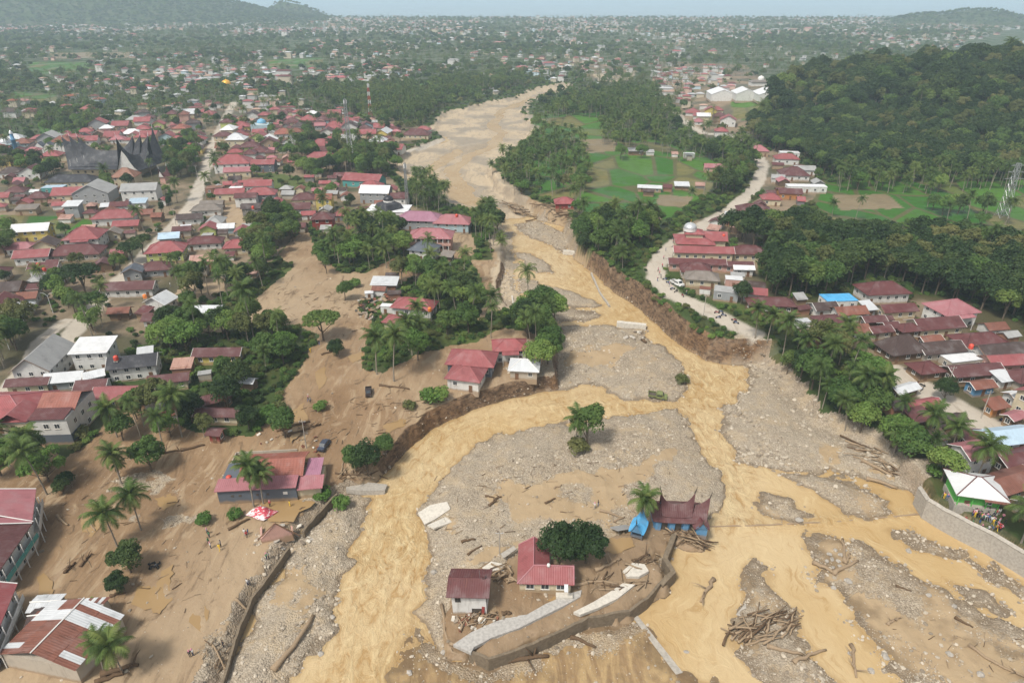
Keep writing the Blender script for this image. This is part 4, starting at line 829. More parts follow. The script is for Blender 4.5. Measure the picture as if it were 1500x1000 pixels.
HT = [
 # left town
 (184,237,297,6.2,'gable','grey','white',10,.6,U_,{}),(116,171,300,6.0,'gabley','grey','grey',8,.8,U_,{}),(83,131,296,3.6,'gable','red','cream',8,.7,U_,{}),(44,76,300,3.4,'hip','maroon','tan',10,.8,U_,{}),(13,43,291,3.4,'hip','maroon','white',10,.8,U_,{}),(28,59,316,3.2,'shed','thatch','tan',8,.6,U_,{}),(101,124,321,6.4,'shed','zinc','grey',6,.9,U_,{}),(192,218,308,3.6,'shed','paleblue','white',10,.7,U_,{}),(165,193,312,3.4,'gable','maroon','white',10,.7,U_,{}),
 (141,203,333,4.2,'hip','red','white',10,.5,S_,{}),(170,208,341,3.2,'gable','red','tan',10,.6,S_,{}),(27,80,356,5.2,'gable','white','yellow',12,.6,T_,{}),(104,158,369,5.6,'hip','red','white',10,.9,T_,{'porch':True}),(155,182,354,3.4,'gabley','thatch','cream',12,.8,T_,{}),(53,90,373,3.6,'gabley','darkbrown','cream',12,.8,T_,{}),(16,56,376,3.4,'hip','pink','white',12,.6,T_,{}),(29,80,391,4.0,'gable','red','white',12,.6,T_,{}),(80,155,385,3.4,'hip','maroon','dirty',10,.5,T_,{}),(51,93,410,4.6,'gable','maroon','white',10,.6,T_,{}),(-16,18,414,3.6,'hip','maroon','dirty',10,.8,L_,{}),(-14,40,440,3.4,'gable','darkbrown','brick',10,.7,L_,{}),(-20,36,468,3.4,'gabley','maroon','white',14,.9,L_,{}),(32,62,450,3.4,'gable','rust','white',12,.9,L_,{}),(22,52,466,3.4,'hip','zinc','white',12,.9,L_,{}),(-30,14,500,3.4,'hip','maroon','white',14,.8,L_,{}),
 (219,277,386,4.6,'hip','red','lime',12,.7,S_,{}),(236,268,362,3.8,'gable','paleblue','grey',14,.8,S_,{}),(256,284,349,3.4,'gable','maroon','dirty',12,.7,S_,{}),(295,322,348,3.6,'gabley','red','lime',10,1.,S_,{}),(321,347,345,3.4,'gable','zinc','paleblue',10,.8,S_,{}),(345,369,351,3.4,'gabley','red','white',10,1.,N_,{}),(330,369,375,3.6,'hip','red','cream',10,.8,T_,{}),(277,330,369,3.4,'hip','maroon','white',10,.5,T_,{}),(283,318,394,3.2,'gable','striped','brick',8,.7,T_,{}),(344,381,412,3.2,'gable','striped','tan',4,.6,T_,{}),(184,215,414,4.0,'gabley','slate','grey',14,.9,S_,{}),(210,256,408,3.4,'hip','maroon','grey',12,.7,S_,{}),(158,232,438,3.6,'gable','maroon','white',6,.4,S_,{}),(219,260,460,3.8,'gabley','zinc','white',-14,.8,T_,{}),(216,275,482,3.2,'gable','maroon','white',4,.45,T_,{}),(282,326,478,3.4,'shed','zinc','grey',0,.7,T_,{}),(164,195,470,3.0,'gable','rust','wood',8,.7,T_,{}),
 (317,372,256,6.2,'hip','red','white',10,.7,S_,{}),(330,371,262,4,'gable','pink','cream',10,.5,S_,{}),(371,406,254,5.4,'gable','red','slate',4,.6,N_,{}),(304,331,292,5.4,'flat','orange','brick',8,.8,S_,{}),(337,358,288,4,'flat','white','white',6,.8,S_,{}),(360,402,284,4.2,'gable','red','white',8,.6,N_,{}),(318,362,296,4.2,'gable','red','cream',8,.5,S_,{}),(362,408,300,5.0,'hip','red','grey',8,.6,N_,{}),(347,380,306,5.6,'gable','maroon','white',8,.6,N_,{}),(357,387,319,4.6,'gable','darkbrown','block',6,.7,N_,{}),(388,412,318,6.2,'gable','maroon','white',6,.9,N_,{}),(283,328,319,3.6,'hip','thatch','white',10,.5,S_,{}),(262,300,332,3.4,'gable','darkbrown','white',12,.6,S_,{}),(296,330,310,3.4,'gable','thatch','wood',8,.5,S_,{}),
 (171,206,274,5.6,'hip','orange','cream',4,.8,U_,{'rh':4.0}),(75,145,276,3.6,'hip','black','cream',4,.4,U_,{}),(35,68,264,4.4,'gabley','maroon','white',8,.9,U_,{}),(-12,20,300,3.6,'gable','red','cream',10,.7,L_,{}),(5,38,262,3.6,'hip','darkbrown','white',10,.7,U_,{}),(66,98,285,3.4,'flat','paleblue','teal',6,.6,U_,{}),
 # quarter right of the street, towards the river
 (433,470,212,4,'hip','red','white',6,.8,N_,{}),(452,492,224,4,'hip','red','cream',6,.8,N_,{}),(447,498,245,4.4,'hip','red','slate',4,.6,N_,{}),(503,566,278,4.4,'gable','red','teal',-14,.5,N_,{}),(527,562,284,3.4,'hip','red','white',-6,.8,N_,{}),(530,575,300,6,'gable','white','grey',-4,.7,N_,{}),(572,600,302,4,'gable','maroon','white',-4,.8,N_,{}),(465,490,311,6.4,'gable','rust','yellow',4,.9,N_,{}),(415,458,318,3.8,'gable','maroon','white',6,.6,N_,{}),(430,466,303,3.6,'hip','maroon','cream',6,.7,N_,{}),(459,492,338,5.4,'hip','maroon','redwood',4,.8,N_,{}),(583,650,340,5.2,'hip','mauve','grey',-6,.5,N_,{}),(636,692,343,4.6,'hip','pink','paleblue',-6,.6,N_,{}),(600,646,385,4.6,'hip','slate','white',-16,.8,'in front of the pink schoolhouse',{}),(645,667,386,2.8,'shed','thatch','wood',-20,.8,'in front of the pink schoolhouse',{}),
 (555,595,228,4.2,'gable','red','white',-10,.6,'on the far left river bank',{}),(610,632,197,3.6,'hip','red','white',-6,.7,'on the far left river bank',{}),(590,632,205,3.4,'hip','maroon','cream',-6,.6,'on the far left river bank',{}),
 # left bank, mud plain
 (546,584,428,3.0,'shed','zinc','brick',-2,.6,E_,{}),(533,550,440,2.4,'flat','white','white',12,.8,E_,{}),(655,730,557,4.4,'hip','red','slate',-8,.65,E_,{}),(655,714,590,4.0,'hip','red','white',-14,.8,E_,{}),(721,772,533,4.6,'hip','red','white',4,.7,E_,{'porch':True}),(745,791,563,3.4,'hip','zinc','dirty',-6,.8,E_,{'ridge':'frame_white'}),
 (310,330,650,2.8,'gable','maroon','redwood',-8,.8,E_,{}),
 (292,368,624,3.0,'gable','maroon','cream',-2,.3,E_,{}),(290,358,535,3.2,'gable','maroon','yellow',2,.4,'behind the trees of the left bank',{}),(224,282,575,3.2,'gable','maroon','cream',12,.45,E_,{}),
 (148,225,600,3.6,'gable','red','brick',2,.5,'behind the banana plants',{}),(120,165,585,3.4,'gable','maroon','white',8,.7,'behind the banana plants',{}),
 (120,175,545,6.4,'shed','white','white',6,.8,'beside the large grey gabled hall',{}),(168,240,560,4.6,'gable','black','white',14,.6,'beside the large grey gabled hall',{}),(128,160,570,3.6,'gable','zinc','white',30,.9,'beside the large grey gabled hall',{}),(75,130,575,3.4,'gable','zinc','grey',10,.6,'beside the large grey gabled hall',{}),(20,80,580,3.4,'gable','maroon','cream',8,.4,'beside the large grey gabled hall',{}),
 (284,330,610,3.0,'gable','maroon','wood',30,.7,E_,{}),(312,342,600,3.0,'gabley','rust','wood',-10,.8,E_,{}),
 # right bank road, mosque quarter
 (812,841,308,3.4,'hip','red','redwood',0,.8,'alone by the river bend',{}),(933,969,283,2.6,'gable','zinc','tan',-10,.35,'among the rice fields',{}),(987,1009,279,2.4,'shed','zinc','wood',-6,.7,'among the rice fields',{}),(1030,1073,254,3.2,'gable','pink','pink',-6,.4,'at the edge of the rice fields',{}),(1000,1017,233,3.2,'flat','white','white',-4,.6,'at the edge of the rice fields',{}),(920,942,228,3.0,'shed','grey','wood',0,.6,'among the rice fields',{}),
 (984,1071,386,4.2,'gable','red','cream',-4,.28,M_,{}),(1068,1118,386,4.0,'hip','maroon','cream',-4,.6,M_,{}),(977,1060,400,3.4,'gable','maroon','pink',-4,.25,M_,{}),(1056,1100,402,3.4,'gable','maroon','pink',-4,.4,M_,{}),(994,1040,412,3.6,'hip','maroon','dirty',-6,.7,M_,{}),(1072,1102,406,3.2,'gable','white','white',-4,.5,M_,{}),(1000,1052,424,3.4,'hip','thatch','cream',-10,.6,M_,{}),(1040,1084,445,3.4,'flat','grey','grey',-20,.7,M_,{}),(1058,1088,424,3.2,'flat','white','pink',-12,.7,M_,{}),(1084,1121,446,3.6,'gable','red','white',-14,.7,M_,{}),(1092,1160,462,3.4,'hip','maroon','wood',-4,.4,V_,{}),
 (1036,1062,338,3.4,'gabley','maroon','white',-30,.9,K_,{}),(1060,1092,326,3.0,'gable','zinc','white',-12,.5,K_,{}),(1076,1128,322,3.6,'hip','maroon','cream',-10,.6,K_,{}),(1112,1142,303,3.6,'hip','red','cream',-8,.8,K_,{}),(1100,1140,332,3.4,'gable','maroon','brick',-8,.6,K_,{}),(1094,1124,230,3.8,'hip','pink','tan',-6,.8,K_,{}),(1132,1168,243,4.2,'hip','red','white',-8,.6,K_,{}),(1139,1182,266,3.4,'hip','maroon','white',-6,.8,K_,{}),(1150,1208,284,3.4,'flat','white','white',-4,.3,K_,{}),(1137,1172,294,3.6,'gable','maroon','orange',-6,.6,K_,{}),(1160,1192,258,3.4,'gable','grey','white',-6,.6,K_,{}),(1140,1170,232,3.2,'flat','white','white',-8,.5,K_,{}),
 # right village
 (1252,1322,446,4.0,'hip','maroon','white',6,.6,'at the forest edge',{}),(1199,1250,455,3.2,'flat','blue','white',4,.6,'at the forest edge',{}),(1352,1418,482,5.4,'hip','pink','white',14,.8,'at the forest edge',{'porch':True}),
 (1183,1222,466,3.2,'gable','darkbrown','white',10,.7,V_,{}),(1215,1264,474,3.4,'gable','rust','white',8,.6,V_,{}),(1258,1278,466,3.2,'shed','zinc','grey',12,1.3,V_,{}),(1281,1336,470,3.4,'gable','maroon','cream',8,.5,V_,{}),(1256,1292,484,3.2,'gable','maroon','wood',8,.6,V_,{}),(1188,1232,486,3.2,'hip','maroon','cream',8,.6,V_,{}),(1265,1302,500,3.2,'gable','maroon','dirty',12,.6,V_,{}),(1286,1312,494,3.2,'gable','maroon','brick',12,.9,V_,{}),(1306,1344,498,3.2,'hip','maroon','wood',12,.7,V_,{}),(1325,1402,496,3.6,'gable','maroon','cream',10,.5,V_,{}),(1210,1268,502,3.2,'gable','rust','white',8,.5,V_,{}),(1281,1345,534,3.4,'hip','darkbrown','wood',12,.7,V_,{'rh':3.6}),(1332,1404,532,3.2,'gable','darkbrown','dirty',10,.5,V_,{}),(1389,1465,520,3.4,'hip','maroon','tan',8,.55,V_,{}),(1417,1500,536,3.4,'gable','darkbrown','white',10,.45,V_,{}),(1433,1496,550,3.6,'gable','red','pink',6,.5,V_,{}),(1372,1433,545,2.8,'flat','white','dirty',12,.5,V_,{}),(1327,1373,560,2.8,'hip','maroon','wood',12,.8,V_,{}),(1375,1460,566,3.4,'gable','maroon','wood',8,.4,V_,{}),(1410,1450,582,3.0,'gable','rust','blue',12,.6,V_,{}),(1448,1476,572,3.0,'shed','zinc','white',14,.9,V_,{}),(1464,1530,574,3.4,'hip','maroon','dirty',12,.6,V_,{}),(1340,1375,512,3.0,'gable','rust','brick',12,.5,V_,{}),
 (1296,1344,588,2.6,'gable','zinc','wood',24,.4,'left of the village street',{}),(1318,1374,609,2.6,'gable','red','wood',16,.33,'left of the village street',{}),(1354,1412,636,2.6,'gable','darkbrown','wood',20,.36,'left of the village street',{}),(1320,1358,632,2.4,'shed','maroon','wood',18,.8,'left of the village street',{}),(1394,1436,656,2.6,'gable','maroon','brick',20,.42,'left of the village street',{}),(1424,1510,664,3.0,'gable','paleblue','white',10,.5,'left of the village street',{}),(1425,1520,735,3.2,'gable','rust','tan',20,.5,'above the crowd',{}),(1440,1530,698,3.0,'gable','maroon','wood',16,.45,'above the crowd',{}),
 (1462,1496,628,2.8,'gable','pink','wood',24,.6,'at the right edge',{}),(1474,1560,620,6.4,'gable','red','cream',24,.6,'at the right edge',{}),(1436,1470,612,2.8,'shed','rust','orange',18,.6,'right of the village street',{}),(1462,1530,600,3.2,'gable','white','white',14,.4,'right of the village street',{}),(1480,1560,770,3.0,'gable','grey','dirty',14,.6,'behind the crowd',{}),
 (1384,1440,702,6.0,'gable','pink','white',14,.8,'above the retaining wall',{}),
]
for r_ in HT:
    x0, x1, yb, h_, k_, rc_, wc_, ro_, ra_, wh_, kw_ = r_
    hpx(x0, x1, yb, h_, k_, rc_, wc_, ro_, ra_, wh_, **kw_)
# ------------------------------------------------------------------ special buildings
def gonjong(parent, w, d, h, rh, horn, mat, x0=0.0, name='roof', wallmat=None, n=26, spire=True, tipf=1.10):
    mb = MB(); uv = []; rows = []
    for i in range(n+1):
        s = -1+2*i/n; a = abs(s); zr = h+rh*.66+.14*rh*a**2+horn*a**3.3
        xr = x0+s*w/2*(tipf-.10+.10*a); xe = x0+s*w/2*.93; hw = d/2*(1-.10*a**3)
        row = []
        for j in range(9):
            t = j/4-1; q = abs(t)                            # -1 front eave .. 0 ridge .. 1 back eave
            z = h+(zr-h)*(1-q)**(1.0+.75*a); row.append((xr+(xe-xr)*q, t*hw, z))
        rows.append(row)
    V = [p for r_ in rows for p in r_]; F = []
    for i in range(n):
        for j in range(8): F.append((i*9+j, (i+1)*9+j, (i+1)*9+j+1, i*9+j+1))
    o = len(V); V2 = V+[(p[0], p[1], p[2]-.14) for p in V]
    F2 = F+[tuple(k+o for k in reversed(f)) for f in F]
    rim = [i*9 for i in range(n+1)]+[n*9+j for j in range(1, 9)]+[i*9+8 for i in range(n-1, -1, -1)]+[j for j in range(7, 0, -1)]
    F2 += [(rim[k], rim[k]+o, rim[(k+1) % len(rim)]+o, rim[(k+1) % len(rim)]) for k in range(len(rim))]
    mb.add(V2, F2)
    for f in F2:
        for k in f: uv.append((V2[k][0], math.hypot(V2[k][1], V2[k][2])))
    r_ = mb.obj(name, mat, parent, uv=uv)
    for s in (-1, 1):
        tip = Vector(rows[0 if s < 0 else n][4])
        if spire: MB().tube([tip-Vector((s*.15, 0, .35)), tip+Vector((s*.10, 0, horn*.10+.3)), tip+Vector((s*.22, 0, horn*.22+.8))], [.16, .09, .02], 6).obj('horn_spire', 'steel_white' if horn > 3 else 'frame_dark', r_)
        g = MB(); xg = x0+s*w/2*.90; zt = h+rh*.75+horn*.35
        g.add([(xg,-d*.40,h),(xg,d*.40,h),(xg+s*w*.045,0,zt),(xg-s*.1,-d*.40,h),(xg-s*.1,d*.40,h),(xg-s*.1+s*w*.045,0,zt)], [(0,1,2),(5,4,3),(0,2,5,3),(1,4,5,2)]).obj('gable_panel', wallmat or 'wall_white', r_)
    return r_
def palace():
    X, Y, Z = P(160, 258); D = depth_of(X, Y, Z); s = D/1000
    root = empty('horned_palace', (X-4*s, Y+9, Z), R(3))
    wl = MB().box(-50*s, 42*s, -8, 8, -1, 4.2).obj('wall', 'wall_cream', root)
    gonjong(root, 112*s, 21, 4.2, 10.5, 9.0, 'roof_black'); gonjong(root, 92*s, 17, 5.6, 9.8, 8.6, 'roof_black', name='upper_roof'); gonjong(root, 72*s, 13, 7.0, 9.0, 7.6, 'roof_black', name='top_roof')
    wing = MB().box(26*s, 50*s, -15, 12, -1, 4.6).obj('wing_wall', 'wall_cream', root)
    e = put('wing_roof', None, root, (46*s, -2, 0), (0, 0, R(78)))
    gonjong(e, 30, 16, 4.8, 10, 11, 'roof_black', name='wing_roof_shell')
    openings(root, 92*s, 16, 4.2, 1, ['f'], 'frame_brown', rng=random.Random(3), step=4)
    qlabel(root, 'huge palace hall with black sweeping horned roofs in the left town', X, Y, Z, 'palace'); occ(X, Y+9, 30); occ(X-18, Y+9, 14); occ(X+18, Y+9, 14)
    X, Y, Z = P(243, 268)                                   # small horned gate house by the street
    g = empty('gate_house', (X, Y, Z), R(80)); MB().box(-2.2,2.2,-1.6,1.6,-1,4).obj('wall', 'wall_pink', g); gonjong(g, 6.5, 4.6, 4, 2.6, 3.2, 'roof_maroon'); qlabel(g, 'small pink gate house with two horns beside the street trees', X, Y, Z, 'gate house'); occ(X, Y, 4)
palace()
def island_house():
    X, Y, Z = P(994, 778); root = empty('horned_house', (X, Y+2.6, Z), R(-3))
    MB().box(-5,5,-2.4,2.6,-1.2,2.9).obj('wall', 'wall_blue', root)
    for i, t in enumerate((-4.2, -1.4, 1.4)): MB().box(t-.55,t+.55,-2.9,-2.403,-.6,2.6).obj('porch_pier', 'wall_blue', root)
    for t in (-2.8, 0, 2.9): MB().box(t-.6,t+.6,-2.46,-2.35,.2,2.2).obj('opening', 'frame_dark', root)  # solid dark panels, the shade inside the openings given as colour
    gonjong(root, 11.4, 6.8, 2.9, 2.1, 2.5, 'roof_maroon', wallmat='wall_blue'); gonjong(root, 6.4, 4.8, 3.5, 2.2, 3.0, 'roof_maroon', x0=-.4, name='upper_roof', wallmat='wall_blue')
    fr = put('front_gable', None, root, (4.2, -2.4, 0), (0, 0, R(90))); gonjong(fr, 4.6, 3.4, 2.5, 1.5, .9, 'roof_maroon', name='front_gable_roof', wallmat='wall_blue')
    MB().prism([(3.2,-4.2),(5.4,-4.2),(5.4,-2.45),(3.2,-2.45)], -1.2, 2.5).obj('front_room', 'wall_blue', root)
    qlabel(root, 'blue house with dark red horned roof at the river edge of the island', X, Y, Z, 'house'); occ(X, Y+2.6, 7)
    X, Y, Z = P(936, 792); hut = empty('horned_hut', (X, Y+1.6, Z), R(66))
    for a in (-1.2, 1.2):
        for b in (-1, 1): MB().bar((a, b, -1), (a, b, 2.6), .12, 6).obj('post', 'wall_blue', hut)
    MB().box(-1.5,1.5,-1.2,1.2,.6,1.1).obj('platform', 'wall_slate', hut)
    gonjong(hut, 4.6, 3.3, 2.4, 1.9, 1.5, 'roof_blue', wallmat='wall_blue')
    qlabel(hut, 'small open hut with bright blue horned roof beside the island palm', X, Y, Z, 'hut'); occ(X, Y+1.6, 3)
    X, Y, Z = P(911, 782); sl = MB().box(-1.8,1.8,-1.4,1.4,-.15,.15).obj('fallen_roof_panel', 'roof_grey'); sl.location = (X, Y+1, Z+.8); sl.rotation_euler = (R(-28), R(8), R(20)); qlabel(sl, 'tilted grey roof panel lying left of the blue hut', X, Y, Z, 'roof panel')
island_house()
def l_house():
    X, Y, Z = P(761, 866); root = empty('l_shaped_house', (X, Y, Z), R(-2))
    W_, F_ = 9.6, .0; z0, z1 = 2.45, 4.5; bk = 9.2; o = .45
    MB().prism([(0,0),(9.2,0),(9.2,4.0),(5.0,4.0),(5.0,8.6),(0,8.6)], -1.2, 2.5).obj('wall', 'wall_cream', root)
    a, b = -o, W_+o*.4; f = -o; bb = 4.0+o; c = 5.0+o; ra = (a+c)/2; yb = (f+bb)/2
    roof_obj([[(a,f,z0),(b,f,z0),(b,yb,z1),(ra,yb,z1)],[(b,bb,z0),(c,bb,z0),(ra,yb,z1),(b,yb,z1)],[(c,bb,z0),(c,bk,z0),(ra,bk,z1),(ra,yb,z1)],[(a,bk,z0),(a,f,z0),(ra,yb,z1),(ra,bk,z1)]], 'roof_red', root, ridge='roof_pink')
    MB().add([(9.2,0,2.5),(9.2,4.0,2.5),(9.2,2,4.25),(9.05,0,2.5),(9.05,4,2.5),(9.05,2,4.25)], [(0,1,2),(5,4,3)]).obj('gable_wall', 'wall_cream', root)
    MB().box(8.0,8.7,-.47,.9,2.5,2.56).obj('roof_patch', 'roof_zinc', root).rotation_euler = (R(30), 0, 0)
    fr, pn, sl = window_meshes(1.5, 1.3, 'frame_white')
    for t in (1.9, 4.6, 7.4): q = put('window', fr, root, (t, -.003, 1.45)); put('pane', pn, q); put('sill', sl, q)
    MB().box(6.6,9.6,-1.2,-.05,-.5,.15).obj('step', 'concrete_pale', root)
    tk = MB().lathe([(0,0),(.3,0),(.32,.3),(.28,.62),(0,.7)], 10).obj('roof_cap', 'frame_white', root, True, (5.2, 1.95, 4.35))
    qlabel(root, 'cream L-shaped house with bright red roof on the mud island', X, Y, Z, 'house'); occ(X+5, Y+4, 7)
l_house()
def damaged_house():
    X, Y, Z = P(690, 899); root = empty('damaged_house', (X, Y+2.6, Z-.2), R(-4)); root.rotation_euler = (R(1.5), R(-2.5), R(-4))
    MB().box(-3.0,3.0,-2.5,2.5,1.6,5.3).box(-3.0,.4,-2.5,2.5,-1.2,1.6).box(2.6,3.0,-2.5,2.5,-1.2,1.6).obj('wall', 'wall_white', root)
    MB().box(.4,2.6,-2.3,2.3,-1.2,1.55).obj('broken_opening', 'frame_dark', root)  # dark block fills the gap; its colour stands for the unlit inside
    roof_obj(roof_faces('gable', 6.0, 5.0, 5.3, 1.0, .75), 'roof_maroon', root); MB().box(2.3,2.8,-.2,.3,5.9,7.0).obj('chimney', 'roof_maroon', root); MB().bar((1.9,0,6),(1.9,0,8.2),.035).obj('antenna', 'steel', root)
    fr, pn, sl = window_meshes(1.0, 1.9, 'frame_dark'); q = put('window', fr, root, (-1.9, -2.503, 4.1)); put('pane', pn, q)
    MB().box(2.0,2.5,-2.9,-2.5,-1,2.0).obj('leaning_door', 'wall_redwood', root).rotation_euler = (R(-8), R(6), 0)
    MB().box(3.003,3.06,-2.0,-.6,2.6,3.8).obj('wall_hole', 'frame_dark', root)  # dark plate on the wall face, painted shade of a hole
    qlabel(root, 'damaged white two-storey house with dark maroon roof beside the left rapids', X, Y, Z, 'house'); occ(X, Y+2.6, 5)
damaged_house()
def grey_compound():
    X, Y, Z = P(322, 738); D = depth_of(X, Y, Z); s = D/1000; root = empty('walled_house', (X, Y, Z), R(5))
    L = 112*s; T = 146*s
    MB().box(0, L, 0, 9.5, -1.2, 3.6).obj('wall', 'wall_slate', root); MB().box(L+.01, T, .6, 8, -1.2, 2.6).obj('annex_wall', 'wall_cream', root)
    roof_obj([[(-.4,-.5,3.75),(L+.2,-.5,3.75),(L+.2,3.2,4.3),(-.4,3.2,4.3)]], 'roof_pink', root, name='front_roof')
    roof_obj([[(L+.25,-.4,2.9),(T+.6,-.1,2.9),(T+.6,3.6,3.7),(L+.25,3.6,3.7)]], 'roof_pink', root, name='annex_roof')
    roof_obj([[(3.6,3.25,3.9),(L+1.0,3.25,3.9),(L+1.0,7.6,5.7),(3.6,7.6,5.7)],[(L+1.0,12.2,3.9),(3.6,12.2,3.9),(3.6,7.6,5.7),(L+1.0,7.6,5.7)]], 'roof_tile', root, name='main_roof')
    roof_obj([[(L+1.2,3.7,3.4),(T-.4,3.7,3.4),(T-.4,9.6,3.9),(L+1.2,9.6,3.9)]], 'roof_mauve', root, name='side_roof')
    y = MB(); y.box(-.6,-.4,3.4,16,-1,1.9); y.obj('yard_wall_side', 'wall_dirty', root); MB().box(-.39,13.5,16,16.2,-1,1.9).obj('yard_wall_back', 'wall_dirty', root); MB().box(-.39,3.4,9.6,9.8,-1,1.6).obj('yard_wall_inner', 'wall_dirty', root)
    for t in (3.0, 4.6, 8.2, 10.4): MB().box(t-.28,t+.28,-.06,.02,1.7,2.25).obj('wall_vent', 'frame_dark', root)
    MB().box(13.6,14.5,-.05,.02,1.7,2.4).obj('notice_board', 'frame_white', root)
    t = MB().lathe([(0,0),(.6,0),(.62,1.1),(.5,1.3),(0,1.45)], 12).obj('water_tank', 'tank_red', None, True, (X+.9, Y+4.6, Z+2.6)); qlabel(t, 'red water tank at the corner of the slate walled house', X, Y, Z, 'water tank')
    MB().box(-.1,.1,-.1,.1,0,1.9).obj('support', 'concrete', t, loc=(0,0,-1.9))
    qlabel(root, 'long slate walled house with red tile and pink roofs on the mud', X, Y, Z, 'house'); occ(X+9, Y+6, 13); occ(X+3, Y+6, 9); occ(X+16, Y+5, 8)
grey_compound()
def white_block():
    X, Y, Z = P(109, 650); root = empty('white_villa', (X, Y, Z), R(3)); L = 24; Dp = 13
    MB().box(-L,0,0,Dp,-1.2,7.2).obj('wall', 'wall_white', root); MB().box(-8,.05,-.05,.0,-1.2,2.8).box(-.0,.06,0,4.5,-1.2,2.8).obj('plinth', 'wall_slate', root)
    MB().box(-17.5,-7.5,-1.6,-.003,3.2,3.5).obj('balcony_floor', 'wall_white', root); MB().box(-17.5,-7.5,-1.6,-1.5,3.5,4.4).obj('balcony_rail', 'frame_white', root); MB().box(-17,-8,-.05,.02,3.6,6.2).obj('balcony_recess', 'wall_cream', root)
    roof_obj([(lambda p: [(a-16.5, b+6.5, c) for a, b, c in p])(q) for q in roof_faces('hip', 15, 13, 7.25, 3.0, .6)], 'roof_red', root, ridge='roof_pink')
    roof_obj([(lambda p: [(a-4.4, b+8.4, c) for a, b, c in p])(q) for q in roof_faces('gable', 8.4, 8.6, 7.3, 2.3, .35)], 'roof_tile', root, name='tile_roof')
    roof_obj([[(-8.6,-.4,7.35),(-.2,-.4,7.35),(-.2,4.0,7.9),(-8.6,4.0,7.9)]], 'roof_maroon', root, name='front_roof')
    roof_obj([(lambda p: [(a-12, b+2.4, c) for a, b, c in p])(q) for q in roof_faces('gabley', 6, 6, 7.5, 2.0, .5)], 'roof_red', root, name='dormer_roof')
    fr, pn, sl = window_meshes(1.3, 1.4, 'frame_white')
    for t, zz in ((-19.5,5.2),(-22,5.2),(-5,5.2),(-2.5,5.2),(-19.5,1.6),(-14,1.6),(-10.5,1.6)): q = put('window', fr, root, (t, -.053 if zz < 3 and t > -8 else -.003, zz)); put('pane', pn, q); put('sill', sl, q)
    for t, zz in ((3,4.9),(6.5,4.9),(10,4.9),(8,1.6)): q = put('window', fr, root, (.063, t, zz), (0, 0, R(90))); put('pane', pn, q)
    for t in (-15.5, -12.5, -9.5): a, b = door_mesh('door_wood'); q = put('balcony_door', a, root, (t, -.055, 3.6)); put('handle', b, q)
    qlabel(root, 'large white villa with red hip and tiled roofs and balcony, far left', X, Y, Z, 'villa'); occ(X-8, Y+6, 12); occ(X-18, Y+6, 11)
white_block()
hpx(46, 106, 566, 5.6, 'gabley', 'grey', 'white', 6, 1.55, label='large white hall with long grey gable roof', cat='hall', name='gabled_hall', rh=3.6)
def dome_on(root, r, zc, mat, name='dome', k=20, loc=(0,0), finial=True):
    pr = [(r*1.02, 0)]+[(r*(1.02+.06*math.sin(a*2))*math.cos(a), r*.95*math.sin(a)) for a in [i*math.pi/2/9 for i in range(1, 9)]]+[(.03, r*1.08)]
    d = MB().lathe(pr, k, (loc[0], loc[1], zc)).obj(name, mat, root, True); MB().lathe([(r*1.05,-r*.35),(r*1.05,.02),(r*.98,.03)], k, (loc[0], loc[1], zc)).obj('drum', 'frame_white', d)
    if finial: MB().tube([(loc[0], loc[1], zc+r), (loc[0], loc[1], zc+r*1.55)], [.12, .03], 6).obj('finial', 'dome_gold', d)
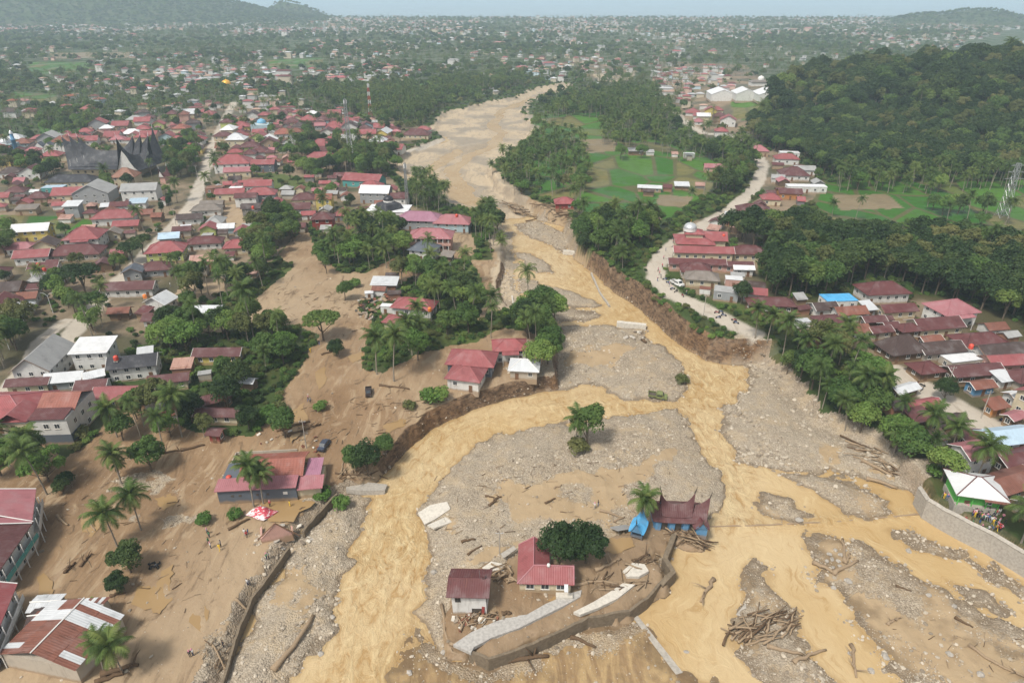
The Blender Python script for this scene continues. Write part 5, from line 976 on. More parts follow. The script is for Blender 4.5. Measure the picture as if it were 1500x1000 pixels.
def mosques():
    X, Y, Z = P(1020, 372); root = empty('mosque', (X, Y+6, Z), R(-6))
    MB().box(-7,7,-5,6,-1,4.2).obj('wall', 'wall_cream', root); roof_obj(roof_faces('hip', 14, 11, 4.2, 2.2, .8), 'roof_red', root, name='lower_roof'); MB().box(-3.6,3.0,-2.4,3.4,5.0,7.2).obj('tower_wall', 'wall_cream', root)
    roof_obj([[(a-.3, b+.5, c) for a, b, c in q] for q in roof_faces('hip', 6.6, 5.8, 7.2, 1.4, .6)], 'roof_red', root, name='upper_roof'); dome_on(root, 2.5, 8.5, 'dome_silver', loc=(-2.0, .2))
    roof_obj([[(a+8, b+2, c) for a, b, c in q] for q in roof_faces('gable', 9, 7, 4.6, 2.4, .6)], 'roof_red', root, name='side_roof'); MB().box(4.5,12.3,-1.2,5.2,-1,4.6).obj('side_wall', 'wall_cream', root)
    openings(root, 14, 10, 4.2, 1, ['f'], 'frame_white', door=False); qlabel(root, 'red-roofed mosque with silver dome beside the pale road', X, Y, Z, 'mosque'); occ(X, Y+6, 10); occ(X+8, Y+8, 7)
    X, Y, Z = P(568, 330); root = empty('mosque', (X, Y+7, Z), R(-4)); MB().box(-10,9,-6,6,-1,6).obj('wall', 'wall_white', root)
    roof_obj(roof_faces('flat', 19, 12, 6, 0, .3), 'roof_white', root, name='parapet_roof'); MB().lathe([(7,6.4),(6.6,7.0),(5.6,8.6),(3.4,9.3),(3.1,9.4)], 4).obj('roof', 'roof_black', root); dome_on(root, 2.3, 10.0, 'dome_black'); MB().box(-6,7,-6.06,-5.95,1.2,4.6).obj('arcade', 'frame_dark', root)  # flat dark strip behind the pillars paints the arcade's shade
    for t in (-7, -2.2, 2.4, 7.4): MB().box(t-.35,t+.35,-6.5,-6.07,-1,5.4).obj('pillar', 'wall_cream', root)
    qlabel(root, 'white mosque with black tiered roof and black dome near the palms', X, Y, Z, 'mosque'); occ(X, Y+7, 12)
    X, Y, Z = P(333, 131); root = empty('mosque', (X, Y, Z)); MB().box(-6,6,-6,6,-1,5).obj('wall', 'wall_cream', root); dome_on(root, 5.0, 5.6, 'dome_gold'); qlabel(root, 'far mosque with golden yellow dome among palms', X, Y, Z, 'mosque'); occ(X, Y, 14)
    X, Y, Z = P(385, 192); root = empty('mosque', (X, Y, Z)); MB().box(-7,7,-6,6,-1,5.5).obj('wall', 'wall_paleblue', root); dome_on(root, 3.4, 6.2, 'dome_blue'); qlabel(root, 'mosque with pale blue dome among red roofs', X, Y, Z, 'mosque'); occ(X, Y, 10)
    X, Y, Z = P(12, 222); root = empty('mosque', (X, Y, Z)); MB().box(-6,6,-5,5,-1,5.5).obj('wall', 'wall_paleblue', root); dome_on(root, 3.6, 6.0, 'dome_silver')
    m = MB().lathe([(1.4,-1),(1.3,8),(1.6,8.2),(1.6,9),(1.1,9.1),(1.0,12.5)], 10, (8, -3, 0)).obj('minaret', 'wall_blue', root, True); MB().lathe([(1.3,12.5),(1.0,13.6),(.05,14.8)], 10, (8, -3, 0)).obj('minaret_dome', 'dome_silver', m, True)
    qlabel(root, 'pale blue mosque with minaret at the far left edge', X, Y, Z, 'mosque'); occ(X, Y, 12)
    X, Y, Z = P(1113, 128); root = empty('mosque', (X, Y, Z)); MB().box(-11,10,-6,6,-1,5).obj('wall', 'wall_white', root); roof_obj(roof_faces('hip', 21, 12, 5, 2, 1), 'roof_thatch', root); dome_on(root, 3.2, 7.4, 'frame_white'); qlabel(root, 'white-domed mosque behind the white warehouses', X, Y, Z, 'mosque'); occ(X, Y, 13)
mosques()
def school():
    X, Y, Z = P(631, 370); D = depth_of(X, Y, Z); w_ = 60*D/1000; root = empty('schoolhouse', (X, Y+5, Z), R(-3))
    MB().box(-w_/2,w_/2,-3.4,4,-1,6.4).obj('wall', 'wall_pink', root); MB().box(-w_/2-.2,w_/2+.2,-5,-3.403,3.0,3.3).obj('gallery_floor', 'wall_pink', root); MB().box(-w_/2-.2,w_/2+.2,-5,-4.85,3.3,4.2).obj('gallery_rail', 'wall_pink', root)
    for i in range(8): t = -w_/2+(i+.2)*w_/7.6; MB().box(t,t+.25,-4.95,-4.7,-1,6.4).obj('column', 'frame_white', root)
    roof_obj(roof_faces('hip', w_, 9, 6.4, 2.6, .8), 'roof_pink', root, ridge='roof_red'); openings(root, w_, 6.8, 6.4, 2, ['f'], 'frame_dark', step=2.2, door=False)
    qlabel(root, 'pink two-storey schoolhouse with galleries and pink red roof', X, Y, Z, 'school'); occ(X, Y+5, 11)
school()
for i, (a, b, yb) in enumerate(((1036,1073,150),(1072,1106,151),(1104,1142,152))):
    hpx(a, b, yb, 6.5, 'gabley', 'white', 'white', -4, 1.2, label='white steel warehouse with wide low gable roof', cat='warehouse', name='warehouse', rh=4.0, win=0, o=.3)
for i in range(4):
    hpx(57+i*13.2, 70+i*13.2, 229, 6.2, 'gabley', 'slate', 'white', 4, 1.0, label='narrow white row house with steep gable left of the palace', cat='house', name='row_house', win=1, o=.15, rh=2.6)
def green_hut():
    X, Y, Z = P(1438, 752); root = empty('green_house', (X, Y+4, Z), R(-14))
    MB().box(-4.2,3.6,-3.0,3.0,1.4,4.4).obj('wall', 'wall_green', root)
    for a in (-4.0, -1.4, 1.2, 3.4): MB().bar((a, -3.8, -1), (a, -3.8, 4.2), .11, 6).obj('porch_post', 'wall_green', root)
    MB().box(-4.4,3.8,-3.9,3.0,-1,1.38).obj('plinth', 'concrete', root); roof_obj(roof_faces('hip', 8.2, 7.4, 4.4, 1.9, .8), 'roof_white', root, ridge='roof_maroon')
    roof_obj([[(.2,-5.0,3.9),(4.6,-5.0,3.9),(4.6,-3.3,4.4),(.2,-3.3,4.4)]], 'roof_rust', root, name='porch_roof')
    openings(root, 7.8, 6, 4.4, 1, ['f', 'l'], 'frame_white'); qlabel(root, 'bright green house with white hip roof beside the crowd', X, Y, Z, 'house'); occ(X, Y+4, 6)
green_hut()
def side_house(fp, bp, width, h, rc, wc, label, left=True, trim='wall_teal', rh=2.6, roofkind='gabley'):
    a = Vector(P(*fp)); b = Vector(P(*bp)); z = min(a.z, b.z); d = (b-a).to_2d().length; ang = math.atan2(b.y-a.y, b.x-a.x)-math.pi/2
    root = empty('riverside_building', (a.x, a.y, z), ang)
    MB().box(-width,0,0,d,-1.2,h).obj('wall', 'wall_'+wc, root)
    po = [[(p[0]-width/2, p[1]+d/2, p[2]) for p in q] for q in roof_faces(roofkind, width, d, h, rh, .5)]
    roof_obj(po, 'roof_'+rc, root, ridge='frame_white')
    MB().box(.003,1.1,.5,d-.5,h*.46,h*.46+.2).obj('gallery_floor', 'concrete', root); MB().box(1.0,1.1,.5,d-.5,h*.46+.2,h*.46+1.2).obj('gallery_rail', trim, root)
    n = int(d/3.2); fr, pn, sl = window_meshes(1.4, 1.4, 'frame_white')
    for i in range(n):
        for zz in (h*.22, h*.76): q = put('window', fr, root, (.004, (i+.5)*d/n, zz), (0, 0, R(90))); put('pane', pn, q)
        MB().box(.95,1.1,(i+.02)*d/n+.5,(i+.02)*d/n+.62,-1,h).obj('gallery_post', 'frame_white', root)
    qlabel(root, label, a.x, a.y, z, 'building'); occ((a.x+b.x)/2-width*.4, (a.y+b.y)/2, d*.55)
side_house((8, 874), (57, 800), 13, 6.0, 'maroon', 'white', 'white building with teal gallery and maroon roof at the left edge'); side_house((57, 799), (62, 752), 13.5, 6.2, 'pink', 'white', 'white building with pink roof above the teal gallery, left edge', trim='wall_white')
side_house((-2, 985), (34, 890), 10, 5.6, 'red', 'white', 'white building with red roof strip in the lower left corner', trim='wall_white')
def rusty_roofs():
    rg = random.Random(4)
    def sheeted(px, py, w_, d_, h, rot, pitch, cols, label, wall='wall_dirty', nx=7, ny=2):
        X, Y, Z = P(px, py); root = empty('rusty_shed', (X, Y+d_/2, Z), R(rot)); MB().box(-w_/2+.4,w_/2-.4,-d_/2+.3,d_/2-.3,-1.2,h-.05).obj('wall', wall, root)
        hh = d_/2/math.cos(pitch)
        for sd in (-1, 1):
            for i in range(nx):
                for j in range(ny):
                    c = cols(i/(nx-1), j, sd, rg); sw, sl = w_/nx, hh/ny
                    mb = MB(); uv = []
                    V = [(0,0,0),(sw*1.02,0,0),(sw*1.02,sl*1.03,0),(0,sl*1.03,0)]; V = V+[(a, b, -.05) for a, b, _ in V]; F = [(0,1,2,3),(7,6,5,4),(0,4,5,1),(1,5,6,2),(2,6,7,3),(3,7,4,0)]
                    mb.add(V, F); uv = [(V[k][0]+i*sw, V[k][1]+j*sl) for f in F for k in f]
                    s = mb.obj('roof_sheet', 'roof_'+c, root, uv=uv)
                    yy = -sd*0; dz = (.03 if (i+j) % 2 else 0)+rg.uniform(0, .02)
                    if sd < 0: s.location = (-w_/2+i*sw, -d_/2+j*sl*math.cos(pitch), h+j*sl*math.sin(pitch)+dz+j*.03); s.rotation_euler = (pitch, 0, 0)
                    else: s.location = (-w_/2+(i+1)*sw, d_/2-j*sl*math.cos(pitch), h+j*sl*math.sin(pitch)+dz+j*.03); s.rotation_euler = (pitch, 0, math.pi)
        MB().bar((-w_/2-.1, 0, h+hh*math.sin(pitch)+.1), (w_/2+.1, 0, h+hh*math.sin(pitch)+.1), .14).obj('ridge_cap', 'frame_white', root)
        qlabel(root, label, X, Y, Z, 'shed'); occ(X, Y+d_/2, max(w_, d_)*.55)
    sheeted(62, 1008, 11.0, 14.6, 3.6, 78, R(17), lambda u, j, sd, r: 'zinc' if u > .64 and r.random() < .85 else ('zinc' if r.random() < .10 else 'rust'), 'large rusty roof patched with zinc sheets in the lower left corner', nx=10)
    sheeted(120, 926, 6.2, 5.0, 2.8, 4, R(15), lambda u, j, sd, r: 'white' if int(u*8.99) % 2 else 'rust', 'small shed with rust and white striped sheets left of the lowest palm', nx=9)
    sheeted(64, 912, 5.0, 4.0, 2.6, 4, R(10), lambda u, j, sd, r: 'zinc', 'low pale zinc shed behind the rusty sheds', nx=5)
    sheeted(66, 938, 6.5, 5.2, 2.7, 8, R(14), lambda u, j, sd, r: 'darkbrown' if r.random() < .75 else 'rust', 'dark brown shed between the rusty sheds', nx=7)
rusty_roofs()
# ------------------------------------------------------------------ towers
def lattice(px, py, H, b, t, mats, label, arms=False, cat='tower', name='radio_tower'):
    X, Y, Z = P(px, py); root = empty(name, (X, Y, Z)); seg = 8; legs = MB(); 
    for k in range(seg):
        z0, z1 = H*k/seg, H*(k+1)/seg; w0, w1 = b+(t-b)*(k/seg)**.7, b+(t-b)*((k+1)/seg)**.7; mb = MB(); c0 = [(-w0,-w0),(w0,-w0),(w0,w0),(-w0,w0)]; c1 = [(-w1,-w1),(w1,-w1),(w1,w1),(-w1,w1)]
        for i in range(4):
            j = (i+1) % 4; A, B, C_, D_ = (*c0[i], z0), (*c0[j], z0), (*c1[i], z1), (*c1[j], z1)
            mb.bar(A, C_, .13); mb.bar(A, D_, .08); mb.bar(B, C_, .08); mb.bar(C_, D_, .08)
        mb.obj('lattice_section', mats[k % len(mats)], root)
    if arms:
        for zz, L in ((H*.72, 4.4), (H*.84, 3.8), (H*.96, 3.2)): MB().bar((-L, 0, zz), (L, 0, zz), .12).bar((-L, 0, zz), (0, 0, zz+.9), .07).bar((L, 0, zz), (0, 0, zz+.9), .07).obj('cross_arm', mats[0], root)
    else:
        for i in range(3): a = i*2.1; MB().box(-.25,.25,-.12,.12,-1,1).obj('antenna_panel', 'steel_white', root, loc=(t*1.6*math.cos(a), t*1.6*math.sin(a), H-1.5))
        MB().bar((0,0,H),(0,0,H+3),.06).obj('mast', 'steel', root)
    qlabel(root, label, X, Y, Z, cat); occ(X, Y, b+1)
lattice(515, 243, 40, 2.0, .6, ['steel'], 'tall grey lattice radio mast among the left bank trees'); lattice(543, 170, 27, 1.6, .55, ['steel_red', 'steel_white'], 'red and white lattice radio mast near the river bend'); lattice(1467, 318, 25, 2.2, .7, ['steel'], 'grey power pylon with cross arms in the right-hand field', True, 'pylon', 'power_pylon')
lattice(597, 303, 22, .8, .35, ['steel'], 'slim grey mast beside the palm clump at the sandy river')
# ------------------------------------------------------------------ walls, slabs, weir
def wall_line(name, pxs, z0, z1, th, mat, label, cat='wall', off=0.0, capm=None):
    raw = [Vector((*G(a, b, 0), 0)) for a, b in pxs]; mb = MB(); L_, R_ = [], []; wr = random.Random(int(pxs[0][0])); zr = z1 if hasattr(z1, '__len__') else [z1]*len(raw); pts, zt = [], []
    jz = .05 if name == 'retaining_wall' else .11
    for i in range(len(raw)-1):
        k = max(1, int((raw[i+1]-raw[i]).length/1.4))
        for t in range(k): pts.append(raw[i].lerp(raw[i+1], t/k)+Vector((wr.gauss(0, jz*.4), wr.gauss(0, jz*.4), 0))); zt.append(zr[i]+(zr[i+1]-zr[i])*t/k+wr.gauss(0, jz))
    pts.append(raw[-1]); zt.append(zr[-1])
    for i, p in enumerate(pts):
        d = (pts[min(i+1, len(pts)-1)]-pts[max(i-1, 0)]).normalized(); nrm = Vector((-d.y, d.x, 0)); L_.append(p+nrm*(th/2+off)); R_.append(p+nrm*(-th/2+off))
    for i in range(len(pts)-1):
        V = [(L_[i].x,L_[i].y,z0),(R_[i].x,R_[i].y,z0),(R_[i+1].x,R_[i+1].y,z0),(L_[i+1].x,L_[i+1].y,z0),(L_[i].x,L_[i].y,zt[i]),(R_[i].x,R_[i].y,zt[i]),(R_[i+1].x,R_[i+1].y,zt[i+1]),(L_[i+1].x,L_[i+1].y,zt[i+1])]
        mb.add(V, [(3,2,1,0),(4,5,6,7),(0,1,5,4),(1,2,6,5),(2,3,7,6),(3,0,4,7)])
    c = sum(pts, Vector())/len(pts); root = empty(name, (c.x, c.y, 0))
    w_ = mb.obj('wall_body', mat, root, loc=(-c.x, -c.y, 0))
    if capm:
        cp = MB(); prev = None
        for i in range(len(pts)-1): cp.bar(((L_[i]+R_[i])/2+Vector((0,0,zt[i]+.1))), ((L_[i+1]+R_[i+1])/2+Vector((0,0,zt[i+1]+.1))), th*.62)
        cp.obj('coping', capm, root, loc=(-c.x, -c.y, 0))
    qlabel(root, label, c.x, c.y, 0, cat); return root
wall_line('retaining_wall', [(1340,738),(1352,758),(1374,772),(1402,788),(1447,811),(1512,851),(1600,893)], -1.5, [4.4,4.6,4.7,4.7,4.7,4.6,4.5], .9, 'concrete', 'tall concrete retaining wall along the right bank below the crowd', capm='concrete')
wall_line('weir', [(1037,771),(1120,769),(1230,763),(1349,753)], -1.5, .02, .4, 'driftwood', 'straight submerged weir edge crossing to the right retaining wall', 'weir')
wall_line('island_wall', [(688,968),(716,981),(780,959),(860,920),(920,910),(946,891),(964,869)], -1.0, [2.6,2.8,2.9,2.8,2.9,2.8,2.7], .5, 'concrete_dark', 'mossy river wall along the lower edge of the mud island')
wall_line('island_wall', [(966,868),(984,853),(972,832),(986,795)], -1.0, [2.4,2.8,2.7,2.8], 1.0, 'concrete_dark', 'curved concrete flume wall below the horned house')
wall_line('river_wall', [(318,1040),(333,998),(346,948),(371,889),(398,850),(426,814)], -.5, [1.7,2.0,1.8,2.1,1.9,2.3], .45, 'concrete_dark', 'broken mossy wall between mud plain and left gravel bar')
wall_line('river_wall', [(446,790),(470,760),(496,736)], -.5, [2.4,2.2,2.6], .5, 'concrete_dark', 'short broken wall below the slate walled house')
wall_line('groyne', [(866,402),(880,432),(893,450)], -.5, [.8,.5,.7], .6, 'concrete', 'pale concrete groyne slanting across the upper river')
wall_line('groyne', [(825,372),(853,374)], -.5, [1.6,1.6], 1.6, 'concrete_pale', 'pale concrete block beneath the dark riverside tree', 'groyne')
wall_line('groyne', [(750,436),(752,452)], -.5, .9, .5, 'concrete_pale', 'small pale stub wall left of the palm clump', 'groyne')
wall_line('groyne', [(903,478),(946,482)], -.5, [1.8,1.8], 1.6, 'concrete_pale', 'broken concrete wall at the head of the middle gravel bar', 'groyne')
def slab(px, py, pts, th, mat, label, tilt=(0,0), lift=.15, name='concrete_slab', cat='slab', group=None):
    X, Y, Z = P(px, py); w_ = [(Vector((*G(a, b, Z), 0))-Vector((X, Y, 0))) for a, b in pts]
    o = MB().prism([(v.x, v.y) for v in w_], -th-(.4 if name == 'pavement_slab' else 0), 0).obj(name, mat); o.location = (X, Y, Z+lift+.02); o.rotation_euler = (R(tilt[0]), R(tilt[1]), 0); qlabel(o, label, X, Y, Z, cat, group); return o
slab(640, 757, [(612,752),(630,742),(655,738),(660,748),(640,760),(622,768)], .35, 'concrete_pale', 'large cracked pale slab at the left tip of the island', (4,-3), .35)
slab(645, 766, [(626,771),(644,762),(664,751),(680,756),(660,766),(636,776)], .35, 'concrete_pale', 'pale slab fragment below the cracked slab', (-4,2), .3)
slab(780, 908, [(664,946),(690,928),(726,912),(748,905),(772,902),(800,886),(838,870),(852,866),(850,876),(828,888),(800,902),(760,922),(720,936),(694,950),(690,958)], .25, 'asphalt_pale', 'pale strip of surviving pavement below the L-shaped house', (0,0), .42, 'pavement_slab', 'pavement')
slab(880, 880, [(840,898),(868,884),(888,872),(912,856),(930,858),(905,878),(876,892),(850,902)], .25, 'concrete_pale', 'pale pavement tongue beside the island river wall', (0,0), .40, 'pavement_slab', 'pavement')
slab(930, 838, [(912,838),(926,826),(944,828),(950,838),(936,846),(918,846)], .25, 'concrete_pale', 'light concrete patch left of the flume', (0,0), .40, 'pavement_slab', 'pavement')
slab(535, 716, [(506,714),(530,709),(568,712),(564,722),(530,724),(508,722)], 1.2, 'concrete', 'thick broken concrete slab jutting into the left rapids', (-5,3), .9)
slab(960, 946, [(926,903),(934,902),(1000,985),(990,988)], .3, 'concrete', 'long thin concrete sill beside the wet mud flat', (0,0), .15)
slab(1090, 884, [(1078,900),(1092,884),(1096,906)], .3, 'concrete', 'dark triangular slab left of the log pile', (6,2), .25)
slab(770, 810, [(733,814),(752,802),(757,806),(738,820)], .25, 'concrete', 'grey slab behind the L-shaped house', (2,4), .3)
slab(725, 830, [(706,832),(720,824),(736,828),(738,838),(720,842)], .3, 'concrete_pale', 'pale slab right of the damaged white house', (5,-4), .35)
# ------------------------------------------------------------------ more houses of the towns (generated between the traced ones)
def occupied(x, y, pad=0.0):
    A = np.array(OCC); return bool(np.any((A[:, 0]-x)**2+(A[:, 1]-y)**2 < (A[:, 2]+pad)**2))
def occ_mask(x, y, pad=0.0):
    A = np.array(OCC); m = np.zeros(len(x), bool)
    for ax, ay, ar in A: m |= (x-ax)**2+(y-ay)**2 < (ar+pad)**2
    return m
def cand(poly, spacing, rng, jit=.42, z0=3.0):
    c = PV([p[0] for p in poly], [p[1] for p in poly], z0); x0, x1, y0, y1 = c[0].min()-30, c[0].max()+30, c[1].min()-30, c[1].max()+30
    gx, gy = np.meshgrid(np.arange(x0, x1, spacing), np.arange(y0, y1, spacing)); gx = gx.ravel()+rng.uniform(-jit, jit, gx.size)*spacing; gy = gy.ravel()+rng.uniform(-jit, jit, gy.size)*spacing
    z = hz(gx, gy); px, py = proj(gx, gy, z); k = pip(poly, px, py); return gx[k], gy[k], z[k]
FILL = [ # polygon, spacing, phrase, chance, rotation
 ([(0,208),(60,205),(95,205),(100,190),(240,182),(290,182),(300,240),(255,245),(240,215),(110,215),(95,245),(0,245)], 15.0, 'in the far left town', .85, 10),
 ([(310,180),(420,168),(500,175),(560,190),(500,225),(430,240),(390,235),(340,232),(318,238)], 14.0, 'beyond the dusty street', .9, 8),
 ([(335,165),(345,120),(390,130),(470,160),(440,170),(400,168)], 15.0, 'in the far red-roofed quarter', .7, 6),
 ([(180,182),(230,160),(300,150),(325,150),(318,180)], 15.0, 'in the far red-roofed quarter', .75, 12),
 ([(560,190),(610,190),(625,205),(560,225),(520,215)], 15.0, 'on the far left river bank', .6, -6),
 ([(230,100),(330,95),(420,110),(430,128),(300,132),(240,120)], 16.0, 'beyond the palm woods', .6, 0),
 ([(450,105),(560,95),(610,100),(620,118),(540,128),(460,125)], 16.0, 'beyond the palm woods', .55, 0),
 ([(955,105),(1060,100),(1080,130),(1030,140),(1030,160),(985,165),(965,140)], 15.0, 'before the warehouses', .6, -8),
 ([(985,160),(1060,165),(1095,200),(1060,215),(1015,190)], 15.0, 'along the far road', .5, -10),
 ([(0,150),(60,150),(150,165),(170,180),(60,178),(0,185)], 17.0, 'among the far left palms', .45, 5),
 ([(250,300),(285,300),(300,330),(330,330),(340,345),(300,350),(262,352)], 12.0, 'packed along the street', .6, 12),
 ([(0,370),(30,385),(100,395),(150,392),(140,410),(60,420),(0,430)], 13.0, 'in the left town', .5, 12),
 ([(1165,470),(1300,462),(1400,500),(1470,540),(1500,560),(1440,590),(1370,560),(1290,520)], 11.0, 'in the right-hand village', .65, 10)]
rg = random.Random(77); n_rng = np.random.default_rng(99); RANDOM_H = []
for poly, sp, wh, ch, rt in FILL:
    xs, ys, zs = cand(poly, sp, n_rng)
    for x_, y_, z_ in zip(xs, ys, zs):
        if rg.random() > ch: continue
        if grid_at(road, x_, y_) > .05 or occupied(x_, y_, 4.2) or grid_at(SDC, x_, y_) > -12 or grid_at(rice*1.0, x_, y_) > .3: continue
        RANDOM_H.append((x_, y_, z_, wh, rt)); occ(x_, y_, 6.0)
# lean-tos and small sheds packed between the houses
_base = [(o.location.x, o.location.y, o.rotation_euler.z) for o in list(bpy.data.objects) if o.name.startswith('house') and o.parent is None]
ns = 0
for bx_, by_, br_ in _base:
    if by_ > 480 or grid_at(mud*1.0, bx_, by_) > .5 or ns > 150: continue
    for t_ in range(2):
        a_ = br_+rg.choice([0, 1, 2, 3])*math.pi/2+rg.uniform(-.3, .3); q_ = rg.uniform(6.5, 10); x_, y_ = bx_+q_*math.cos(a_), by_+q_*math.sin(a_)
        if max(grid_at(road, x_+a__, y_+b__) for a__, b__ in ((0, 0), (3.5, 0), (-3.5, 0), (0, 3.5), (0, -3.5))) > .05 or occupied(x_, y_, .8) or grid_at(SDC, x_, y_) > -8: continue
        w_ = rg.uniform(3.0, 5.5); rc_ = rg.choice(['maroon', 'maroon', 'maroon', 'rust', 'zinc', 'grey', 'darkbrown', 'striped', 'darkbrown']); wc_ = rg.choice(['wood', 'block', 'dirty', 'white', 'brick'])
        house(x_, y_, float(hz(x_, y_)), br_+rg.uniform(-.1, .1), w_, w_*rg.uniform(.6, .9), rg.uniform(2.3, 2.9), rg.choice(['shed', 'shed', 'gable', 'flat']), rc_, wc_, 1, 'between left town houses' if bx_ < 20 else 'between right village houses', cat='shed', name='shed', win=0, o=.35, rng=rg); ns += 1
nc = 0
for poly_, sp_, rot_, wh_ in (([(0,262),(240,290),(290,262),(330,262),(400,255),(410,320),(350,350),(330,400),(230,430),(150,430),(60,460),(0,480)], 8.5, 12, 'in the left town'), ([(400,255),(500,262),(600,285),(600,345),(500,345),(450,345),(410,330)], 8.5, 2, 'near the schoolhouse quarter'), ([(1090,430),(1330,440),(1500,500),(1500,600),(1400,600),(1300,540),(1180,500),(1100,470)], 8.0, 10, 'in the right-hand village'), ([(300,235),(330,180),(420,165),(560,175),(590,195),(560,230),(450,250),(340,258)], 10, 8, 'beyond the dusty street'), ([(1110,240),(1200,262),(1200,300),(1130,330),(1095,330)], 9, -8, 'along the right-bank road'), ([(0,205),(95,205),(100,190),(290,182),(300,240),(240,215),(110,215),(95,245),(0,245)], 11, 10, 'in the far left town')):
    xs, ys, zs = cand(poly_, sp_, n_rng)
    for x_, y_, z_ in zip(xs, ys, zs):
        if nc > 260 or rg.random() > .8 or max(grid_at(road, x_+a_, y_+b_) for a_, b_ in ((0, 0), (4, 0), (-4, 0), (0, 4), (0, -4))) > .05 or occupied(x_, y_, 2.3) or grid_at(SDC, x_, y_) > -10 or grid_at(rice*1.0+grass+np.clip(mud, 0, 1)*.8, x_, y_) > .3: continue
        w_ = rg.uniform(4.5, 7.0); nc += 1
        house(x_, y_, z_+.03, R(rot_+rg.choice([0, 0, 90])+rg.uniform(-7, 7)), w_, w_*rg.uniform(.6, .9), rg.uniform(2.7, 3.4), rg.choice(['hip', 'gable', 'gable', 'gabley']), rg.choice(['maroon']*5+['red']*3+['rust', 'rust', 'darkbrown', 'grey', 'pink', 'striped']), rg.choice(['white', 'cream', 'dirty', 'wood', 'brick', 'block', 'tan']), 1, wh_, cat='cottage', name='cottage', win=1 if y_ < 330 else 0, o=.45, rng=rg)
print('cottages', nc)
RANDOM_H.sort(key=lambda t: t[1])
n_hand = len([o for o in bpy.data.objects if o.name.startswith('house')])
FARH = []
ROOFC = ['red']*7+['maroon']*6+['pink']*2+['rust', 'grey', 'zinc', 'white', 'darkbrown', 'tile']
WALLC = ['white']*5+['cream']*4+['grey', 'pink', 'yellow', 'paleblue', 'tan', 'dirty', 'lime']
budget = max(0, 296-n_hand)
for i, (x_, y_, z_, wh, rt) in enumerate(RANDOM_H):
    if i < budget:
        w_ = rg.uniform(7.5, 13); d_ = w_*rg.uniform(.6, .95); D = depth_of(x_, y_, z_)
        house(x_, y_, z_+.05, R(rt+rg.choice([0, 0, 90])+rg.uniform(-6, 6)), w_, d_, rg.choice([3.4, 3.6, 4.0, 6.0]), rg.choice(['hip', 'hip', 'hip', 'gable', 'gabley']), rg.choice(ROOFC), rg.choice(WALLC), 1, wh, win=2 if D < 300 else 1 if D < 560 else 0, occr=False, rng=rg)
    else: FARH.append((x_, y_, z_, R(rt)))
# ------------------------------------------------------------------ far town: houses too small to tell apart
frg = np.random.default_rng(5)
def far_field():
    P_ = []
    for y0, y1, sp in ((560, 900, 17), (900, 1500, 19), (1500, 2300, 22), (2300, 3250, 27)):
        gx, gy = np.meshgrid(np.arange(-.86*y1-30, .86*y1+30, sp), np.arange(y0, y1, sp*1.15)); gx = gx.ravel()+frg.uniform(-.4, .4, gx.size)*sp; gy = gy.ravel()+frg.uniform(-.4, .4, gy.size)*sp
        k = np.abs(gx) < .86*gy+20; P_.append(np.stack([gx[k], gy[k]], 1))
    return np.concatenate(P_)
FF = far_field(); fz = hz(FF[:, 0], FF[:, 1]); fpx, fpy = proj(FF[:, 0], FF[:, 1], fz)
tn = fbm(FF[:, 0]/230, FF[:, 1]/300, 201, 3); hillh = crest_h(FF[:, 0], FF[:, 1])
ok = (hillh < 3) & (grid_at(SDC, FF[:, 0], FF[:, 1]) < -16) & (FF[:, 1] < COAST-70)
ricef = grid_at(np.maximum(rice, dry)*1.0, FF[:, 0], FF[:, 1]); townbias = sstep(95, 55, fpy)*.22+sstep(72, 30, fpy)*.40-.12
EXCL = [[(1020,118),(1150,112),(1150,172),(1030,165)],[(775,160),(960,175),(1110,235),(1120,330),(700,330),(700,240)],[(1060,170),(1500,40),(1500,330),(1060,330)]]
ex = np.zeros(len(FF), bool)
for e in EXCL: ex |= pip(e, fpx, fpy)
isH = ok & ~ex & (ricef < .2) & (tn + townbias*1.0 + .25*frg.normal(size=len(FF)) > .42) & (fpy < 205)
isH &= ~occ_mask(FF[:, 0], FF[:, 1], 5)
FX = np.concatenate([FF[isH], np.array([[a[0], a[1]] for a in FARH]).reshape(-1, 2)]); FXR = np.concatenate([frg.uniform(-.5, .5, isH.sum()), np.array([a[3] for a in FARH])])
